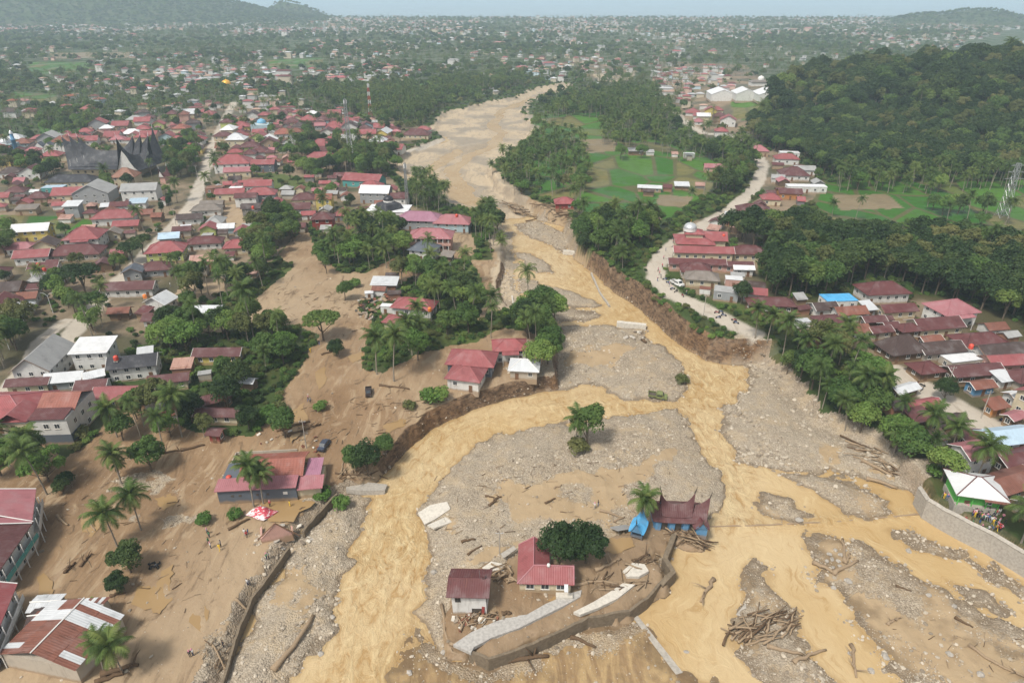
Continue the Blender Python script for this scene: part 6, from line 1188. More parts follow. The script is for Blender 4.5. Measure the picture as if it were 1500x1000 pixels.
def far_houses():
    n_ = len(FX); Z = hz(FX[:, 0], FX[:, 1]); dist = FX[:, 1]
    w_ = frg.uniform(2.7, 4.8, n_)*(1+.25*(dist > 1500)); d_ = w_*frg.uniform(.55, .95, n_); h_ = frg.choice([3.2, 3.6, 4.2, 6.4], n_, p=[.35, .35, .15, .15])*(1+.15*(dist > 1800)); big = frg.random(n_) < .05; w_ = np.where(big, w_*2.0, w_); h_ = np.where(big, h_*1.5, h_)
    rh = .45*np.minimum(w_, d_); c, s = np.cos(FXR), np.sin(FXR)
    loc = []
    for sx, sy in ((-1,-1),(1,-1),(1,1),(-1,1)): loc.append((sx*w_, sy*d_, np.full(n_, -1.0)))
    for sx, sy in ((-1,-1),(1,-1),(1,1),(-1,1)): loc.append((sx*w_, sy*d_, h_))
    for sx, sy in ((-1,-1),(1,-1),(1,1),(-1,1)): loc.append((sx*(w_+.6), sy*(d_+.6), h_+.02))
    r = np.maximum(w_-d_, .2); loc.append((-r, np.zeros(n_), h_+rh)); loc.append((r, np.zeros(n_), h_+rh))
    V = np.stack([np.stack([FX[:, 0]+a*c-b*s, FX[:, 1]+a*s+b*c, Z+zz], -1) for a, b, zz in loc], 1)
    quads = np.array([(0,1,5,4),(1,2,6,5),(2,3,7,6),(3,0,4,7),(8,9,13,12),(10,11,12,13),(9,10,13,13),(11,8,12,12)])
    k = 14; F = []; base = np.arange(n_)*k
    me = bpy.data.meshes.new('distant_houses'); Q = (base[:, None, None]+quads[None, :6]).reshape(-1, 4); T = (base[:, None, None]+np.array([(9,10,13),(11,8,12)])[None]).reshape(-1, 3)
    me.from_pydata(V.reshape(-1, 3).tolist(), [], Q.tolist()+T.tolist()); me.update()
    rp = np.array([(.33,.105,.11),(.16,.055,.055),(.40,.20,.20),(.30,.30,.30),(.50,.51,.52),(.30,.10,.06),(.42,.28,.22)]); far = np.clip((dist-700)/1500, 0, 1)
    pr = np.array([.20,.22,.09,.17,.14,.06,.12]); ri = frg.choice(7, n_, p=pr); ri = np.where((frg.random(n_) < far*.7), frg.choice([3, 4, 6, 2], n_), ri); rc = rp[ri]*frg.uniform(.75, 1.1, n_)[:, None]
    wp = np.array([(.55,.54,.52),(.50,.44,.34),(.45,.45,.45),(.6,.42,.35),(.45,.55,.6)]); wc = wp[frg.choice(5, n_, p=[.45,.25,.15,.08,.07])]
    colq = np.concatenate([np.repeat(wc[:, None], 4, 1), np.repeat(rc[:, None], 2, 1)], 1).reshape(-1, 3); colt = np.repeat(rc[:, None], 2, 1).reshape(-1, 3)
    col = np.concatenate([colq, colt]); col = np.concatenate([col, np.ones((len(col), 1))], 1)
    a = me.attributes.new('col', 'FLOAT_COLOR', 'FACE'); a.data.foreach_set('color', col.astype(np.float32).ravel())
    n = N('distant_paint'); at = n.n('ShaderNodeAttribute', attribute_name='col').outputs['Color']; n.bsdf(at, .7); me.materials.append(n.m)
    o = bpy.data.objects.new('distant_houses', me); COL.objects.link(o); tag(o, 'thousands of tiny pale and red roofed houses spreading to the coast', 'houses', None, 'stuff')
far_houses()
# ------------------------------------------------------------------ trees placed by hand
def T1(kind, px, py, s, label, var=0, fronds=False, rz=None):
    x_, y_, z_ = P(px, py); place_tree(kind, x_, y_, z_-.1, s, rz if rz is not None else random.Random(px*7+py).random()*6.28, var, label, None, fronds, True)
    occ(x_, y_, {'palm': 1.6, 'bush': 1.5*s}.get(kind, 2.6*s))
FP = True
for px, py, s, v, lab in [
 (372,742,1.0,0,'coconut palm in front of the slate walled house'),(386,738,.95,2,'coconut palm in front of the slate walled house'),
 (172,800,1.0,2,'coconut palm standing in mud above the dark round tree'),(207,776,1.0,2,'coconut palm standing in mud above the dark round tree'),
 (180,985,.92,5,'coconut palm beside the rusty sheds'),(152,982,.75,5,'short coconut palm beside the rusty sheds'),
 (946,774,.95,5,'coconut palm beside the blue horned hut'),
 (178,708,.95,2,'coconut palm in the mud below the white villa'),(176,700,.55,5,'low young palm at the foot of a taller palm'),(172,640,.95,2,'coconut palm right of the white villa'),(267,640,1.1,0,'tall coconut palm behind the mud plain'),
 (69,724,1.05,1,'tall leaning coconut palm before the white villa'),(52,690,.95,0,'coconut palm hiding the white villa corner'),(8,668,.9,5,'coconut palm cut by the left edge'),
 (1428,708,1.15,2,'coconut palm before the pink-roofed stilt house'),(1306,670,1.0,5,'broad coconut palm above the right gravel bar'),(1345,662,1.05,0,'coconut palm behind the right gravel bar'),(1391,668,.9,2,'coconut palm left of the pale roofs'),(1488,812,1.1,5,'dark coconut palm at the right edge'),
 (577,558,1.15,1,'tall coconut palm on the muddy bank'),(552,548,1.1,0,'tall coconut palm on the muddy bank'),(604,520,1.05,0,'coconut palm before the red-roofed compound'),(612,486,1.0,2,'coconut palm behind the red-roofed compound'),
 (372,495,1.2,3,'tall lone coconut palm beside the dry mud'),(1144,535,1.1,3,'coconut palm at the head of the right gravel bar'),(1174,535,.95,2,'coconut palm at the head of the right gravel bar'),(1208,525,.9,2,'yellowish coconut palm over the riverside trees'),(1232,510,.9,2,'yellowish coconut palm over the riverside trees'),(1105,500,.95,0,'coconut palm where the road meets the village'),
 (1120,520,.95,2,'coconut palm where the road meets the village'),(843,655,1.0,5,'palm entwined with the island tree'),(1258,600,1.0,0,'coconut palm among the riverside trees'),(1290,610,.95,4,'coconut palm among the riverside trees')]:
    T1('palm', px, py, s, lab, v, fronds=True)
for kind, px, py, s, v, lab in [
 ('bush',118,640,1.2,3,'scrub beside the white villa'),('bush',395,612,1.3,1,'scrub at the bend of the muddy track'),('bush',408,602,1.1,3,'olive scrub at the bend of the muddy track'),('bush',600,598,.9,3,'olive shrub on the dry mud'),('bush',500,742,1.0,1,'shrub at the end of the short broken wall'),('bush',520,380+40,1.2,1,'bright shrub on the upper mud field'),('bush',590,390,1.2,1,'bright shrub left of the slate-roofed house'),('broad',300,640,.6,5,'sparse small tree behind the walled house'),('broad',330,560,.8,6,'tall tree behind the long cream house'),
 ('dense',818,826,1.0,0,'dark dense round tree beside the L-shaped house'),('dense',858,824,1.02,1,'dark dense round tree beside the L-shaped house'),
 ('broad',860,656,1.08,6,'loose green tree alone on the gravel island'),('bush',846,660,1.3,3,'scrub at the foot of the island tree'),
 ('dense',192,838,.82,1,'dark round tree standing in the mud'),('dense',176,866,.5,0,'small dark tree below the mud plain tree'),('bush',134,895,.9,1,'green shrub behind the rusty sheds'),('bush',108,893,.7,2,'small dark shrub behind the rusty sheds'),
 ('broad',222,690,.88,2,'single tree with bare trunk on the mud plain'),('broad',540,696,.80,1,'green tree leaning over the left rapids'),('broad',522,690,.7,0,'green tree leaning over the left rapids'),('broad',565,668,.55,0,'small green tree on the left river bank'),
 ('umbrella',474,498,.95,0,'flat-topped spreading tree on the muddy bank'),('dense',494,522,.62,0,'round dark tree beside the flat-topped tree'),('broad',418,640,.75,0,'pale green tree by the muddy track'),
 ('umbrella',126,432,1.15,1,'large spreading tree beside the long street'),('umbrella',195,385,.85,1,'spreading tree beside the long street'),('umbrella',210,372,.8,1,'spreading tree beside the long street'),('broad',178,398,.75,0,'smaller spreading tree above the largest street tree'),
 ('dense',365,628,.75,1,'dark round tree before the long cream house'),('broad',335,600,.85,1,'tree behind the long cream house'),('broad',352,570,.8,1,'tree behind the long cream house'),
 ('broad',790,545,1.0,3,'bright green tree at the edge of the middle bar'),('broad',805,520,.95,2,'green tree below the riverside palm clump'),
 ('broad',1085,445,.7,1,'dark tree beside the grey box house'),('broad',1382,588,.62,1,'dark tree on the village street'),('bush',998,560,1.0,3,'brown-green shrub at the tip of the middle bar'),
 ('broad',506,440,.7,0,'sparse leafy tree on the mud track'),('broad',655,490,.8,2,'thin pale tree behind the red-roofed compound'),('bush',300,795-30,.9,1,'green plants in front of the slate walled house'),('bush',345,757,.8,1,'green plants at the foot of the two palms'),('bush',474,730,1.1,1,'green bush at the end of the slate walled house'),('bush',98,710,1.2,2,'round bush at the edge of the mud plain'),('dense',93,722,.42,0,'small round shrub at the edge of the mud plain'),
 ('bush',632,590,1.6,1,'bright shrub beside the red hip houses'),('bush',645,585,1.4,1,'bright shrub beside the red hip houses'),('bush',470,600,1.0,1,'shrub beside the muddy track')]:
    T1(kind, px, py, s, lab, v)
# ------------------------------------------------------------------ tree belts
PM = {'palm': .55, 'broad': .45}
ZONES = [ # polygon
 ([(1088,205),(1130,190),(1200,178),(1500,172),(1560,172),(1560,262),(1330,260),(1240,262),(1205,262),(1185,240),(1135,222)], 6.3, {'forest': .93, 'palm': .07}, (.7, 1.15), 'at the hill foot above the fields'),
 ([(1108,512),(1150,496),(1185,502),(1230,516),(1268,536),(1288,575),(1308,598),(1328,640),(1372,672),(1388,705),(1404,725),(1352,735),(1325,700),(1275,650),(1222,632),(1175,575),(1112,520)], 4.8, {'broad': .6, 'palm': .25, 'bush': .15}, (.65, 1.1), 'on the right bank above the gravel'),
 ([(1062,352),(1100,340),(1118,352),(1175,352),(1232,366),(1310,372),(1345,356),(1400,366),(1500,384),(1560,390),(1560,500),(1440,462),(1400,445),(1330,438),(1320,418),(1255,415),(1195,438),(1160,445),(1125,432),(1118,395),(1120,380),(1090,362)], 5.6, {'forest': .93, 'palm': .07}, (.72, 1.12), 'in the dark belt behind the right-hand village'),
 ([(832,352),(850,335),(900,332),(960,335),(985,325),(955,348),(925,372),(905,405),(885,398),(862,385),(842,368)], 5.0, {'broad': .62, 'palm': .30, 'bush': .08}, (.8, 1.15), 'between upper river and pale road'),
 ([(1010,300),(1040,285),(1075,290),(1085,275),(1100,262),(1106,240),(1085,225),(1050,218),(1040,235),(1075,250),(1062,270),(1030,285),(1015,295)], 5.5, {'broad': .5, 'palm': .5}, (.8, 1.15), 'along the right-bank road'),
 ([(716,258),(738,240),(770,215),(790,195),(850,205),(858,240),(835,275),(838,292),(800,286),(760,288),(735,280)], 7.4, {'palm': .7, 'broad': .15, 'bush': .15}, (.75, 1.0), 'in the grove right of the sandy river'),
 ([(838,285),(855,240),(862,260),(850,320),(838,340)], 6.0, {'palm': .6, 'broad': .4}, (.75, .95), 'in the row beside the green rice'),
 ([(882,180),(950,178),(962,215),(935,245),(905,238),(880,215)], 10.0, {'palm': .85, 'broad': .15}, (.8, 1.05), 'in the clump among the rice fields'),
 ([(962,210),(1030,200),(1050,225),(1035,240),(985,238),(965,230)], 10.5, {'palm': .8, 'broad': .2}, (.8, 1.05), 'in the clump beyond the rice fields'),
 ([(782,196),(792,172),(838,156),(900,138),(960,140),(985,165),(1000,190),(960,205),(880,178),(840,170)], 8.5, {'palm': .8, 'broad': .2}, (.85, 1.1), 'in the far grove beyond the rice'),
 ([(600,290),(612,268),(640,275),(656,300),(652,312),(605,308)], 4.6, {'palm': .85, 'broad': .15}, (.7, .95), 'in the clump left of the sandy river'),
 ([(692,340),(705,312),(735,325),(744,355),(738,385),(722,372),(700,360)], 5.0, {'palm': .85, 'broad': .15}, (.8, 1.0), 'in the clump beside the pink-roofed house'),
 ([(500,340),(540,330),(590,345),(595,375),(570,395),(540,400),(505,395),(478,402),(470,385),(500,375)], 6.4, {'palm': .55, 'broad': .45}, (.8, 1.15), 'in the copse left of the schoolhouse'),
 ([(588,402),(620,395),(668,400),(700,440),(720,470),(735,500),(715,508),(660,470),(645,470),(600,440),(580,430)], 6.0, {'palm': .4, 'broad': .48, 'bush': .12}, (.8, 1.15), 'in the copse behind the red-roofed compound'),
 ([(758,470),(775,452),(815,470),(822,520),(812,548),(785,540),(770,500)], 4.6, {'palm': .55, 'broad': .45}, (.8, 1.15), 'in the clump left of the middle bar'),
 ([(590,505),(640,500),(635,525),(598,530)], 4.5, {'palm': .4, 'broad': .6}, (.75, 1.1), 'below the red-roofed compound'),
 ([(265,400),(330,395),(350,415),(395,380),(415,400),(375,445),(340,450),(275,450),(255,430)], 6.2, {'palm': .68, 'broad': .3, 'column': .08}, (.75, 1.05), 'in the grove right of the long street'),
 ([(375,335),(400,320),(455,330),(440,350),(415,360),(400,380),(370,390)], 5.4, {'broad': .8, 'palm': .2}, (.75, 1.05), 'behind the grassy plot'),
 ([(255,488),(330,490),(345,478),(375,480),(440,512),(445,535),(400,545),(352,540),(290,520),(240,515),(215,500)], 6.0, {'broad': .7, 'palm': .3}, (.75, 1.1), 'behind the mud-side houses'),
 ([(175,650),(200,610),(250,590),(290,600),(290,630),(250,650),(232,670),(205,660)], 5.2, {'broad': .7, 'palm': .3}, (.7, 1.0), 'among the trees right of the white villa'),
 ([(0,640),(60,645),(85,680),(90,712),(40,705),(0,700)], 5.0, {'broad': .75, 'palm': .1, 'bush': .15}, (.7, 1.0), 'before the white villa'),
 ([(-20,480),(50,478),(80,495),(95,520),(40,525),(0,560),(-20,560)], 5.6, {'broad': .8, 'palm': .2}, (.75, 1.05), 'beside the lower end of the street'),
 ([(55,395),(85,420),(120,460),(150,450),(168,470),(160,500),(130,512),(110,480),(60,430)], 5.2, {'palm': .45, 'broad': .55}, (.7, 1.0), 'left of the long street'),
 ([(0,330),(25,340),(25,372),(0,385)], 6, {'broad': .7, 'palm': .3}, (.7, .9), 'at the left town edge'),
 ([(238,270),(285,260),(295,215),(275,200),(245,225),(250,250)], 6.0, {'broad': .75, 'column': .15, 'palm': .1}, (.75, 1.05), 'along the upper street'),
 ([(232,330),(246,325),(256,300),(248,292),(236,312)], 5.0, {'column': 1.0}, (.8, 1.1), 'in the street row'),
 ([(445,200),(490,205),(560,225),(600,235),(565,265),(500,255),(450,262),(415,235)], 6.5, {'broad': .75, 'palm': .25}, (.8, 1.15), 'left of the sandy river'),
 ([(0,230),(95,250),(70,270),(0,262)], 8.5, {'broad': .9, 'palm': .1}, (.75, 1.05), 'left of the black palace'),
 ([(95,205),(135,195),(150,160),(60,165),(60,195)], 9, {'broad': .7, 'palm': .3}, (.8, 1.05), 'behind the black palace'),
 ([(145,288),(180,275),(205,280),(200,262),(150,262)], 7, {'broad': 1.0}, (.55, .8), 'around the black palace'),
 ([(1190,283),(1240,262),(1330,262),(1420,268),(1500,262),(1500,280),(1400,282),(1320,285),(1240,280)], 6.5, {'palm': .8, 'broad': .2}, (.8, 1.1), 'at the foot of the wooded hill'),
 ([(1330,300),(1350,298),(1500,325),(1500,340),(1380,330)], 9, {'palm': .5, 'broad': .5}, (.7, 1.0), 'in the right-hand field'),
 ([(1205,318),(1290,312),(1300,325),(1210,330)], 10, {'palm': .9, 'broad': .1}, (.75, .95), 'in the right-hand field'),
 ([(636,160),(650,148),(700,140),(770,130),(760,115),(640,120),(600,160),(615,185)], 8.0, {'palm': .6, 'broad': .4}, (.8, 1.05), 'beyond the river bend'),
 ([(470,140),(600,130),(640,160),(620,188),(560,180),(480,160)], 8.5, {'palm': .75, 'broad': .25}, (.85, 1.1), 'in the palm wood left of the river bend'),
]
trng = np.random.default_rng(31); ALLT = []
for poly, sp, mixd, (s0, s1), wh in ZONES:
    xs, ys, zs = cand(poly, sp, trng)
    if len(xs) == 0: continue
    keep = ~occ_mask(xs, ys, -.2) & (grid_at(road, xs, ys) < .1) & (grid_at(SDC, xs, ys) < -1.5); ks = list(mixd); pr = np.array([mixd[k] for k in ks]); ck = trng.choice(len(ks), len(xs), p=pr/pr.sum())
    for i in np.nonzero(keep)[0]: ALLT.append((depth_of(xs[i], ys[i], zs[i]), ks[ck[i]], xs[i], ys[i], zs[i]-.15, trng.uniform(s0, s1), wh))
# wooded hill
hx, hy = np.meshgrid(np.arange(120, 700, 6.3), np.arange(360, 760, 6.3)); hx = hx.ravel()+trng.uniform(-2.6, 2.6, hx.size); hy = hy.ravel()+trng.uniform(-2.6, 2.6, hy.size)
hc = crest_h(hx, hy); hzz = hz(hx, hy); hpx_, hpy_ = proj(hx, hy, hzz)
hill_foot = pip([(1088,205),(1130,190),(1200,178),(1560,172),(1560,262),(1330,260),(1240,262),(1205,262),(1185,240),(1135,222)], hpx_, hpy_)
kk = (hc > 1.2) & ~hill_foot & ~(hpy_ < 133+(1156-hpx_)*.95) & (hpx_ < 1560) & (grid_at(rice*1.0+dry, hx, hy) < .3)
for a, b, c in zip(hx[kk], hy[kk], hzz[kk]): ALLT.append((depth_of(a, b, c), 'forest' if trng.random() < .95 else 'palm', a, b, c-.2, float(np.clip(trng.lognormal(-.08, .28), .5, 1.75)), 'on the wooded hill'))
# scattered town trees
for poly, sp, ch in (([(0,215),(300,150),(560,170),(600,230),(500,330),(260,480),(0,520)], 11, .55), ([(1000,330),(1110,290),(1140,215),(1215,270),(1115,330),(1130,430),(1330,430),(1500,500),(1500,640),(1330,560),(1180,490),(1000,420)], 9, .22), ([(1130,430),(1330,445),(1420,470),(1500,500),(1500,520),(1340,470),(1200,445)], 7, .6)):
    xs, ys, zs = cand(poly, sp, trng); keep = ~occ_mask(xs, ys, .6) & (grid_at(road, xs, ys) < .05) & (grid_at(SDC, xs, ys) < -4) & (grid_at(np.clip(mud, 0, 1)+rice, xs, ys) < .3) & (trng.random(len(xs)) < ch)
    for i in np.nonzero(keep)[0]: k = ['broad', 'broad', 'bush', 'bush', 'palm'][trng.integers(5)]; ALLT.append((depth_of(xs[i], ys[i], zs[i]), k, xs[i], ys[i], zs[i]-.1, trng.uniform(.45, .8) if k != 'palm' else trng.uniform(.8, 1.15), 'between the left town houses' if proj(xs[i], ys[i], zs[i])[0] < 750 else 'between the right village houses'))
ALLT.sort(key=lambda t: t[0])
def inview(x_, y_, z_):
    px, py = proj(x_, y_, z_+5); return -60 < px < 1560 and -20 < py < 1080
quota = {'palm': 268, 'broad': 262, 'forest': 300, 'bush': 230, 'umbrella': 290, 'column': 290, 'dense': 290}; rest = {}
NOUN = {'palm': 'coconut palm', 'broad': 'leafy broadleaf tree', 'forest': 'dense forest tree', 'bush': 'green bush', 'column': 'slender columnar tree'}
for d_, k, x_, y_, z_, s_, wh in ALLT:
    v = int(trng.integers(12))
    if quota[k] > 0 and inview(x_, y_, z_):
        quota[k] -= 1; 
        if k == 'forest':
            q_ = proj(x_, y_, z_)[0]; wh = ('above the mosque quarter' if q_ < 1190 else 'behind the blue-roofed house' if q_ < 1290 else 'behind the pink-roofed villa' if q_ < 1420 else 'in the right corner of the dark belt')+(' in front' if d_ < 290 else ' farther back')
        lab = f'{NOUN[k]} {wh}'; place_tree(k, x_, y_, z_, s_, trng.random()*6.28, v, lab, f'{NOUN[k]}{"es" if k == "bush" else "s"} {wh}')
    else: rest.setdefault(k, []).append((x_, y_, z_, s_, v))
# ------------------------------------------------------------------ far trees
SRC = {k: [joined_source(k+'_source', [c, t]) for c, t in TREES[k]] for k in ('broad', 'forest', 'bush')}
SRC['palm'] = [joined_source('palm_source', [c, t]) for c, t, _, _ in PALMS]; SRC['column'] = [joined_source('column_source', [c, t]) for c, t in TREES['column']]
def lowpalm(seed, H):
    rng = np.random.default_rng(seed); parts = []
    for i in range(13): V, F, T = frond_arrays(rng, ELEVS[min(7, int(i/13*8))], i*2.39996, 4.5, 5); parts.append(((V-0)*np.array([1, 1, 1])+np.array([0, 0, H]), F, T))
    c = tint_mesh('far_palm_crown', parts, 'leaf_palm'); return joined_source('far_palm_source', [c, MB().tube([(0,0,-.5),(0,0,H)], [.22,.16], 4).mesh('far_palm_trunk', 'bark_pale')])
FARSRC = [joined_source('far_tree_source', [crown_mesh('far_crown', 300+i, m, 4.6, 3.8, 5.4, 12, 420, .85, cr=.45)[0]]) for i, m in enumerate(('leaf_dark', 'leaf_mid', 'leaf_dark', 'leaf_olive', 'leaf_mid'))] + [lowpalm(400, 10), lowpalm(401, 12), lowpalm(402, 8.5)]
tk = (~isH) & ok & (ricef < .2) & (tn < .62) & (frg.random(len(FF)) < np.where(fpy < 60, .85, .95))
fld = fbm(FF[:, 0]/140, FF[:, 1]/190, 222, 2); tk &= ~((fld > .48) & (fpy > 45))
tk &= ~ex & ~occ_mask(FF[:, 0], FF[:, 1], 1.0) & (grid_at(road, FF[:, 0], FF[:, 1]) < .1)
tx = np.concatenate([FF[isH]+frg.normal(size=(isH.sum(), 2))*11, FF[tk], FF[tk]+frg.normal(size=(tk.sum(), 2))*5.5, FF[tk & (FF[:, 1] < 1500)]+frg.normal(size=((tk & (FF[:, 1] < 1500)).sum(), 2))*7.5])
hk = (crest_h(FF[:, 0], FF[:, 1]) > 3) & (FF[:, 1] > 900); hl = FF[hk]; hl = np.concatenate([hl, hl+frg.normal(size=hl.shape)*9, hl+frg.normal(size=hl.shape)*9, hl+frg.normal(size=hl.shape)*12])
tx = np.concatenate([tx, hl]); tz = hz(tx[:, 0], tx[:, 1])
g1 = grid_at(SDC, tx[:, 0], tx[:, 1]) < -6; tx, tz = tx[g1], tz[g1]
fv = np.where(fbm(tx[:, 0]/170, tx[:, 1]/170, 240, 2) + frg.normal(size=len(tx))*.35 > .0, frg.integers(5, 8, len(tx)), frg.integers(0, 5, len(tx))); fv = np.where(crest_h(tx[:, 0], tx[:, 1]) > 3, frg.integers(0, 3, len(tx)), fv)
gn_stuff('distant_trees', FARSRC, np.stack([tx[:, 0], tx[:, 1], tz-.3], 1), frg.random(len(tx))*6.28, frg.uniform(.65, 1.1, len(tx))*(1+.2*(tx[:, 1] > 1600)), fv, 'hazy mass of palms and trees spreading between the distant houses', 'trees')
print('far trees', len(tx), 'far houses', len(FX), 'individual rest', {k: len(v) for k, v in rest.items()}, 'houses', n_hand)
WORDS = {'palm': ('farther_palms', 'farther coconut palms massed in the groves'), 'broad': ('farther_trees', 'farther leafy trees massed behind the nearer ones'), 'forest': ('hill_forest', 'dark green forest massed on the right-hand hill'), 'bush': ('farther_bushes', 'small bushes scattered between the houses'), 'column': ('farther_columns', 'slender trees farther along the street')}
for k, l in rest.items():
    A = np.array([q[:4] for q in l]); gn_stuff(WORDS[k][0], SRC[k], A[:, :3], trng.random(len(A))*6.28, A[:, 3], np.array([q[4] % len(SRC[k]) for q in l]), WORDS[k][1], 'trees' if k != 'bush' else 'bushes')
# undergrowth on every vegetated bit of ground
def undergrowth():
    out = []
    for y0, y1, sp in ((70, 260, 2.6), (260, 520, 4.2), (520, 900, 7.0)):
        gx, gy = np.meshgrid(np.arange(-.95*y1, .95*y1, sp), np.arange(y0, y1, sp)); gx = gx.ravel()+trng.uniform(-.5, .5, gx.size)*sp; gy = gy.ravel()+trng.uniform(-.5, .5, gy.size)*sp
        k = np.abs(gx) < .9*gy+25; gx, gy = gx[k], gy[k]
        bare = grid_at(np.clip(mud+road+dry+rice*.9+.55*town, 0, 1), gx, gy); s = grid_at(SDC, gx, gy); nz = fbm(gx/11, gy/11, 260, 3)
        k = (s < np.where((gx > 60) & (gy < 183), -6.5, -2.2)) & (bare + .5*trng.random(len(gx)) + .35*nz < .62) & ~occ_mask(gx, gy, -.6) & (crest_h(gx, gy) < 4); out.append(np.stack([gx[k], gy[k], np.full(k.sum(), sp)], 1))
    A = np.concatenate(out); z = hz(A[:, 0], A[:, 1]); n_ = len(A)
    gn_stuff('undergrowth', SRC['bush'], np.stack([A[:, 0], A[:, 1], z-.15], 1), trng.random(n_)*6.28, trng.uniform(.30, .75, n_)*np.where(A[:, 2] > 4, 1.35, 1.0), trng.choice(4, n_, p=[.34, .28, .2, .18]), 'low green scrub covering the ground between trees and houses', 'scrub'); print('undergrowth', n_)
undergrowth()
# ------------------------------------------------------------------ stones
def rock(seed, mat, sub=1):
    bm = bmesh.new(); bmesh.ops.create_icosphere(bm, subdivisions=sub, radius=1.0); r_ = random.Random(seed)
    for v in bm.verts: v.co *= r_.uniform(.72, 1.15); v.co.z *= .62
    me = bpy.data.meshes.new('stone'); bm.to_mesh(me); bm.free(); me.materials.append(MATS[mat]); return me
ROCKS = [rock(i, 'stone_pale') for i in range(1, 6)]
ROCKSRC = [bpy.data.objects.new('stone_source', m) for m in ROCKS]
srng = np.random.default_rng(8)
def stones():
    n_ = 420000; yy = srng.uniform(60, 330, n_)**1.0; xx = srng.uniform(-1, 1, n_)*(.95*yy+18)
    k = srng.random(n_) < np.clip(1.35*(110/yy)**1.2, 0, 1); xx, yy = xx[k], yy[k]
    g = grid_at(gravel, xx, yy); z = hz(xx, yy); s = grid_at(SDC, xx, yy); cl = fbm(xx/4, yy/11, 301, 4)
    edge = (np.abs(z) < .28) & (s > .3); foot = (s > -.6) & (s < 2.6) & (z > -.35)
    keep = ((g > .3) & (z > -.12) & (srng.random(len(xx)) < .10+.75*sstep(-.15, .45, cl))) | (edge & (srng.random(len(xx)) < .30*(g > .2)*sstep(-.3, .4, cl)+.03)) | (foot & (srng.random(len(xx)) < .45)) | ((z > -.2) & (s > 0) & (srng.random(len(xx)) < .04)) | ((s < 0) & (grid_at(mud*1.0, xx, yy) > .6) & (srng.random(len(xx)) < .012))
    keep &= ~((yy > 330)); xx, yy, z = xx[keep], yy[keep], z[keep]; m = len(xx)
    sz = .088*(1/np.clip(srng.random(m), .012, 1))**.50*np.clip(yy/140, .85, 2.0)*np.where((xx > 55) & (yy > 120), 1.2, 1.0)*(.72+.75*sstep(-.2, .6, fbm(xx/10, yy/10, 305, 3))); sz = np.clip(sz, .10, np.where((xx > 55) & (yy > 120), .62, .42))
    gn_stuff('river_stones', ROCKSRC, np.stack([xx, yy, z+sz*.18], 1), srng.random(m)*6.28, np.stack([sz*srng.uniform(.8, 1.3, m), sz, sz*srng.uniform(.7, 1.1, m)], 1), srng.choice(5, m, p=[.30, .28, .16, .12, .14]), 'countless grey river stones strewn over the gravel bars', 'stones', srng.normal(size=(m, 2))*.25); print('stones', m)
stones()
def boulders(pts, where):
    for i, (px, py, r) in enumerate(pts):
        x_, y_, z_ = P(px, py); me = rock(500+i+px, 'stone', 2); o = put('boulder', me, None, (x_, y_, max(z_, -.1)+r*.2), (0, 0, i*1.3), (r, r*.85, r*.8)); qlabel(o, 'pale boulder '+where, x_, y_, z_, 'boulder')
boulders([(1215,812,.55),(1224,806,.5),(1232,813,.6),(1219,820,.5),(1228,822,.55),(1238,806,.45),(1211,822,.5),(1230,829,.5),(1220,831,.45)], 'in the driftwood nest on the broad bar')
boulders([(1170,762,.9),(1330,808,.7),(1360,872,.6),(1398,888,.6),(1242,851,.8),(1221,861,.6),(1297,962,.8),(1246,960,.6),(1275,985,.7),(1390,958,.7),(1436,988,.7)], 'on the bars of the right-hand river')
boulders([(1005,882+75,.5),(470,958,.6),(487,904,.55),(650,955,.6),(600,985,.6),(635,838,.7),(800,945,.45)], 'beside the muddy water in front')
# ------------------------------------------------------------------ driftwood
lrg = random.Random(12)
def log(pts, r, mat='driftwood', label=None, group=None, lift=.6, name='driftwood_log', branch=False, cat='log', q=True):
    W_ = [Vector(P(a, b)) for a, b in pts]
    for i, v in enumerate(W_): v.z = max(v.z, 0)+r*lift
    base = W_[0].copy(); loc = []
    n_ = 6
    for i in range(n_+1):
        t = i/n_*(len(W_)-1); j = min(int(t), len(W_)-2); p = W_[j].lerp(W_[j+1], t-j)-base
        loc.append(p+Vector((lrg.gauss(0, r*.35), lrg.gauss(0, r*.35), lrg.gauss(0, r*.15)+(r*.3 if 0 < i < n_ else 0))))
    rad = [r*(1.35 if i == 0 else 1.05-.45*i/n_) for i in range(n_+1)]
    mb = MB().tube(loc, rad, 7)
    o = mb.obj(name, mat, None, True, tuple(base))
    if branch:
        for k in range(4):
            i = lrg.randrange(2, n_); a = loc[i]; d = Vector((lrg.uniform(-1, 1), lrg.uniform(-1, 1), lrg.uniform(.1, .8))).normalized()*r*lrg.uniform(4, 9); MB().tube([a, a+d*.6, a+d+Vector((0, 0, -r))], [r*.4, r*.25, r*.06], 5).obj('branch', mat, o, True)
    (qlabel if q else (lambda o, l, x, y, z, c, g=None: tag(o, l, c, g)))(o, label, base.x, base.y, base.z, cat, group); return o
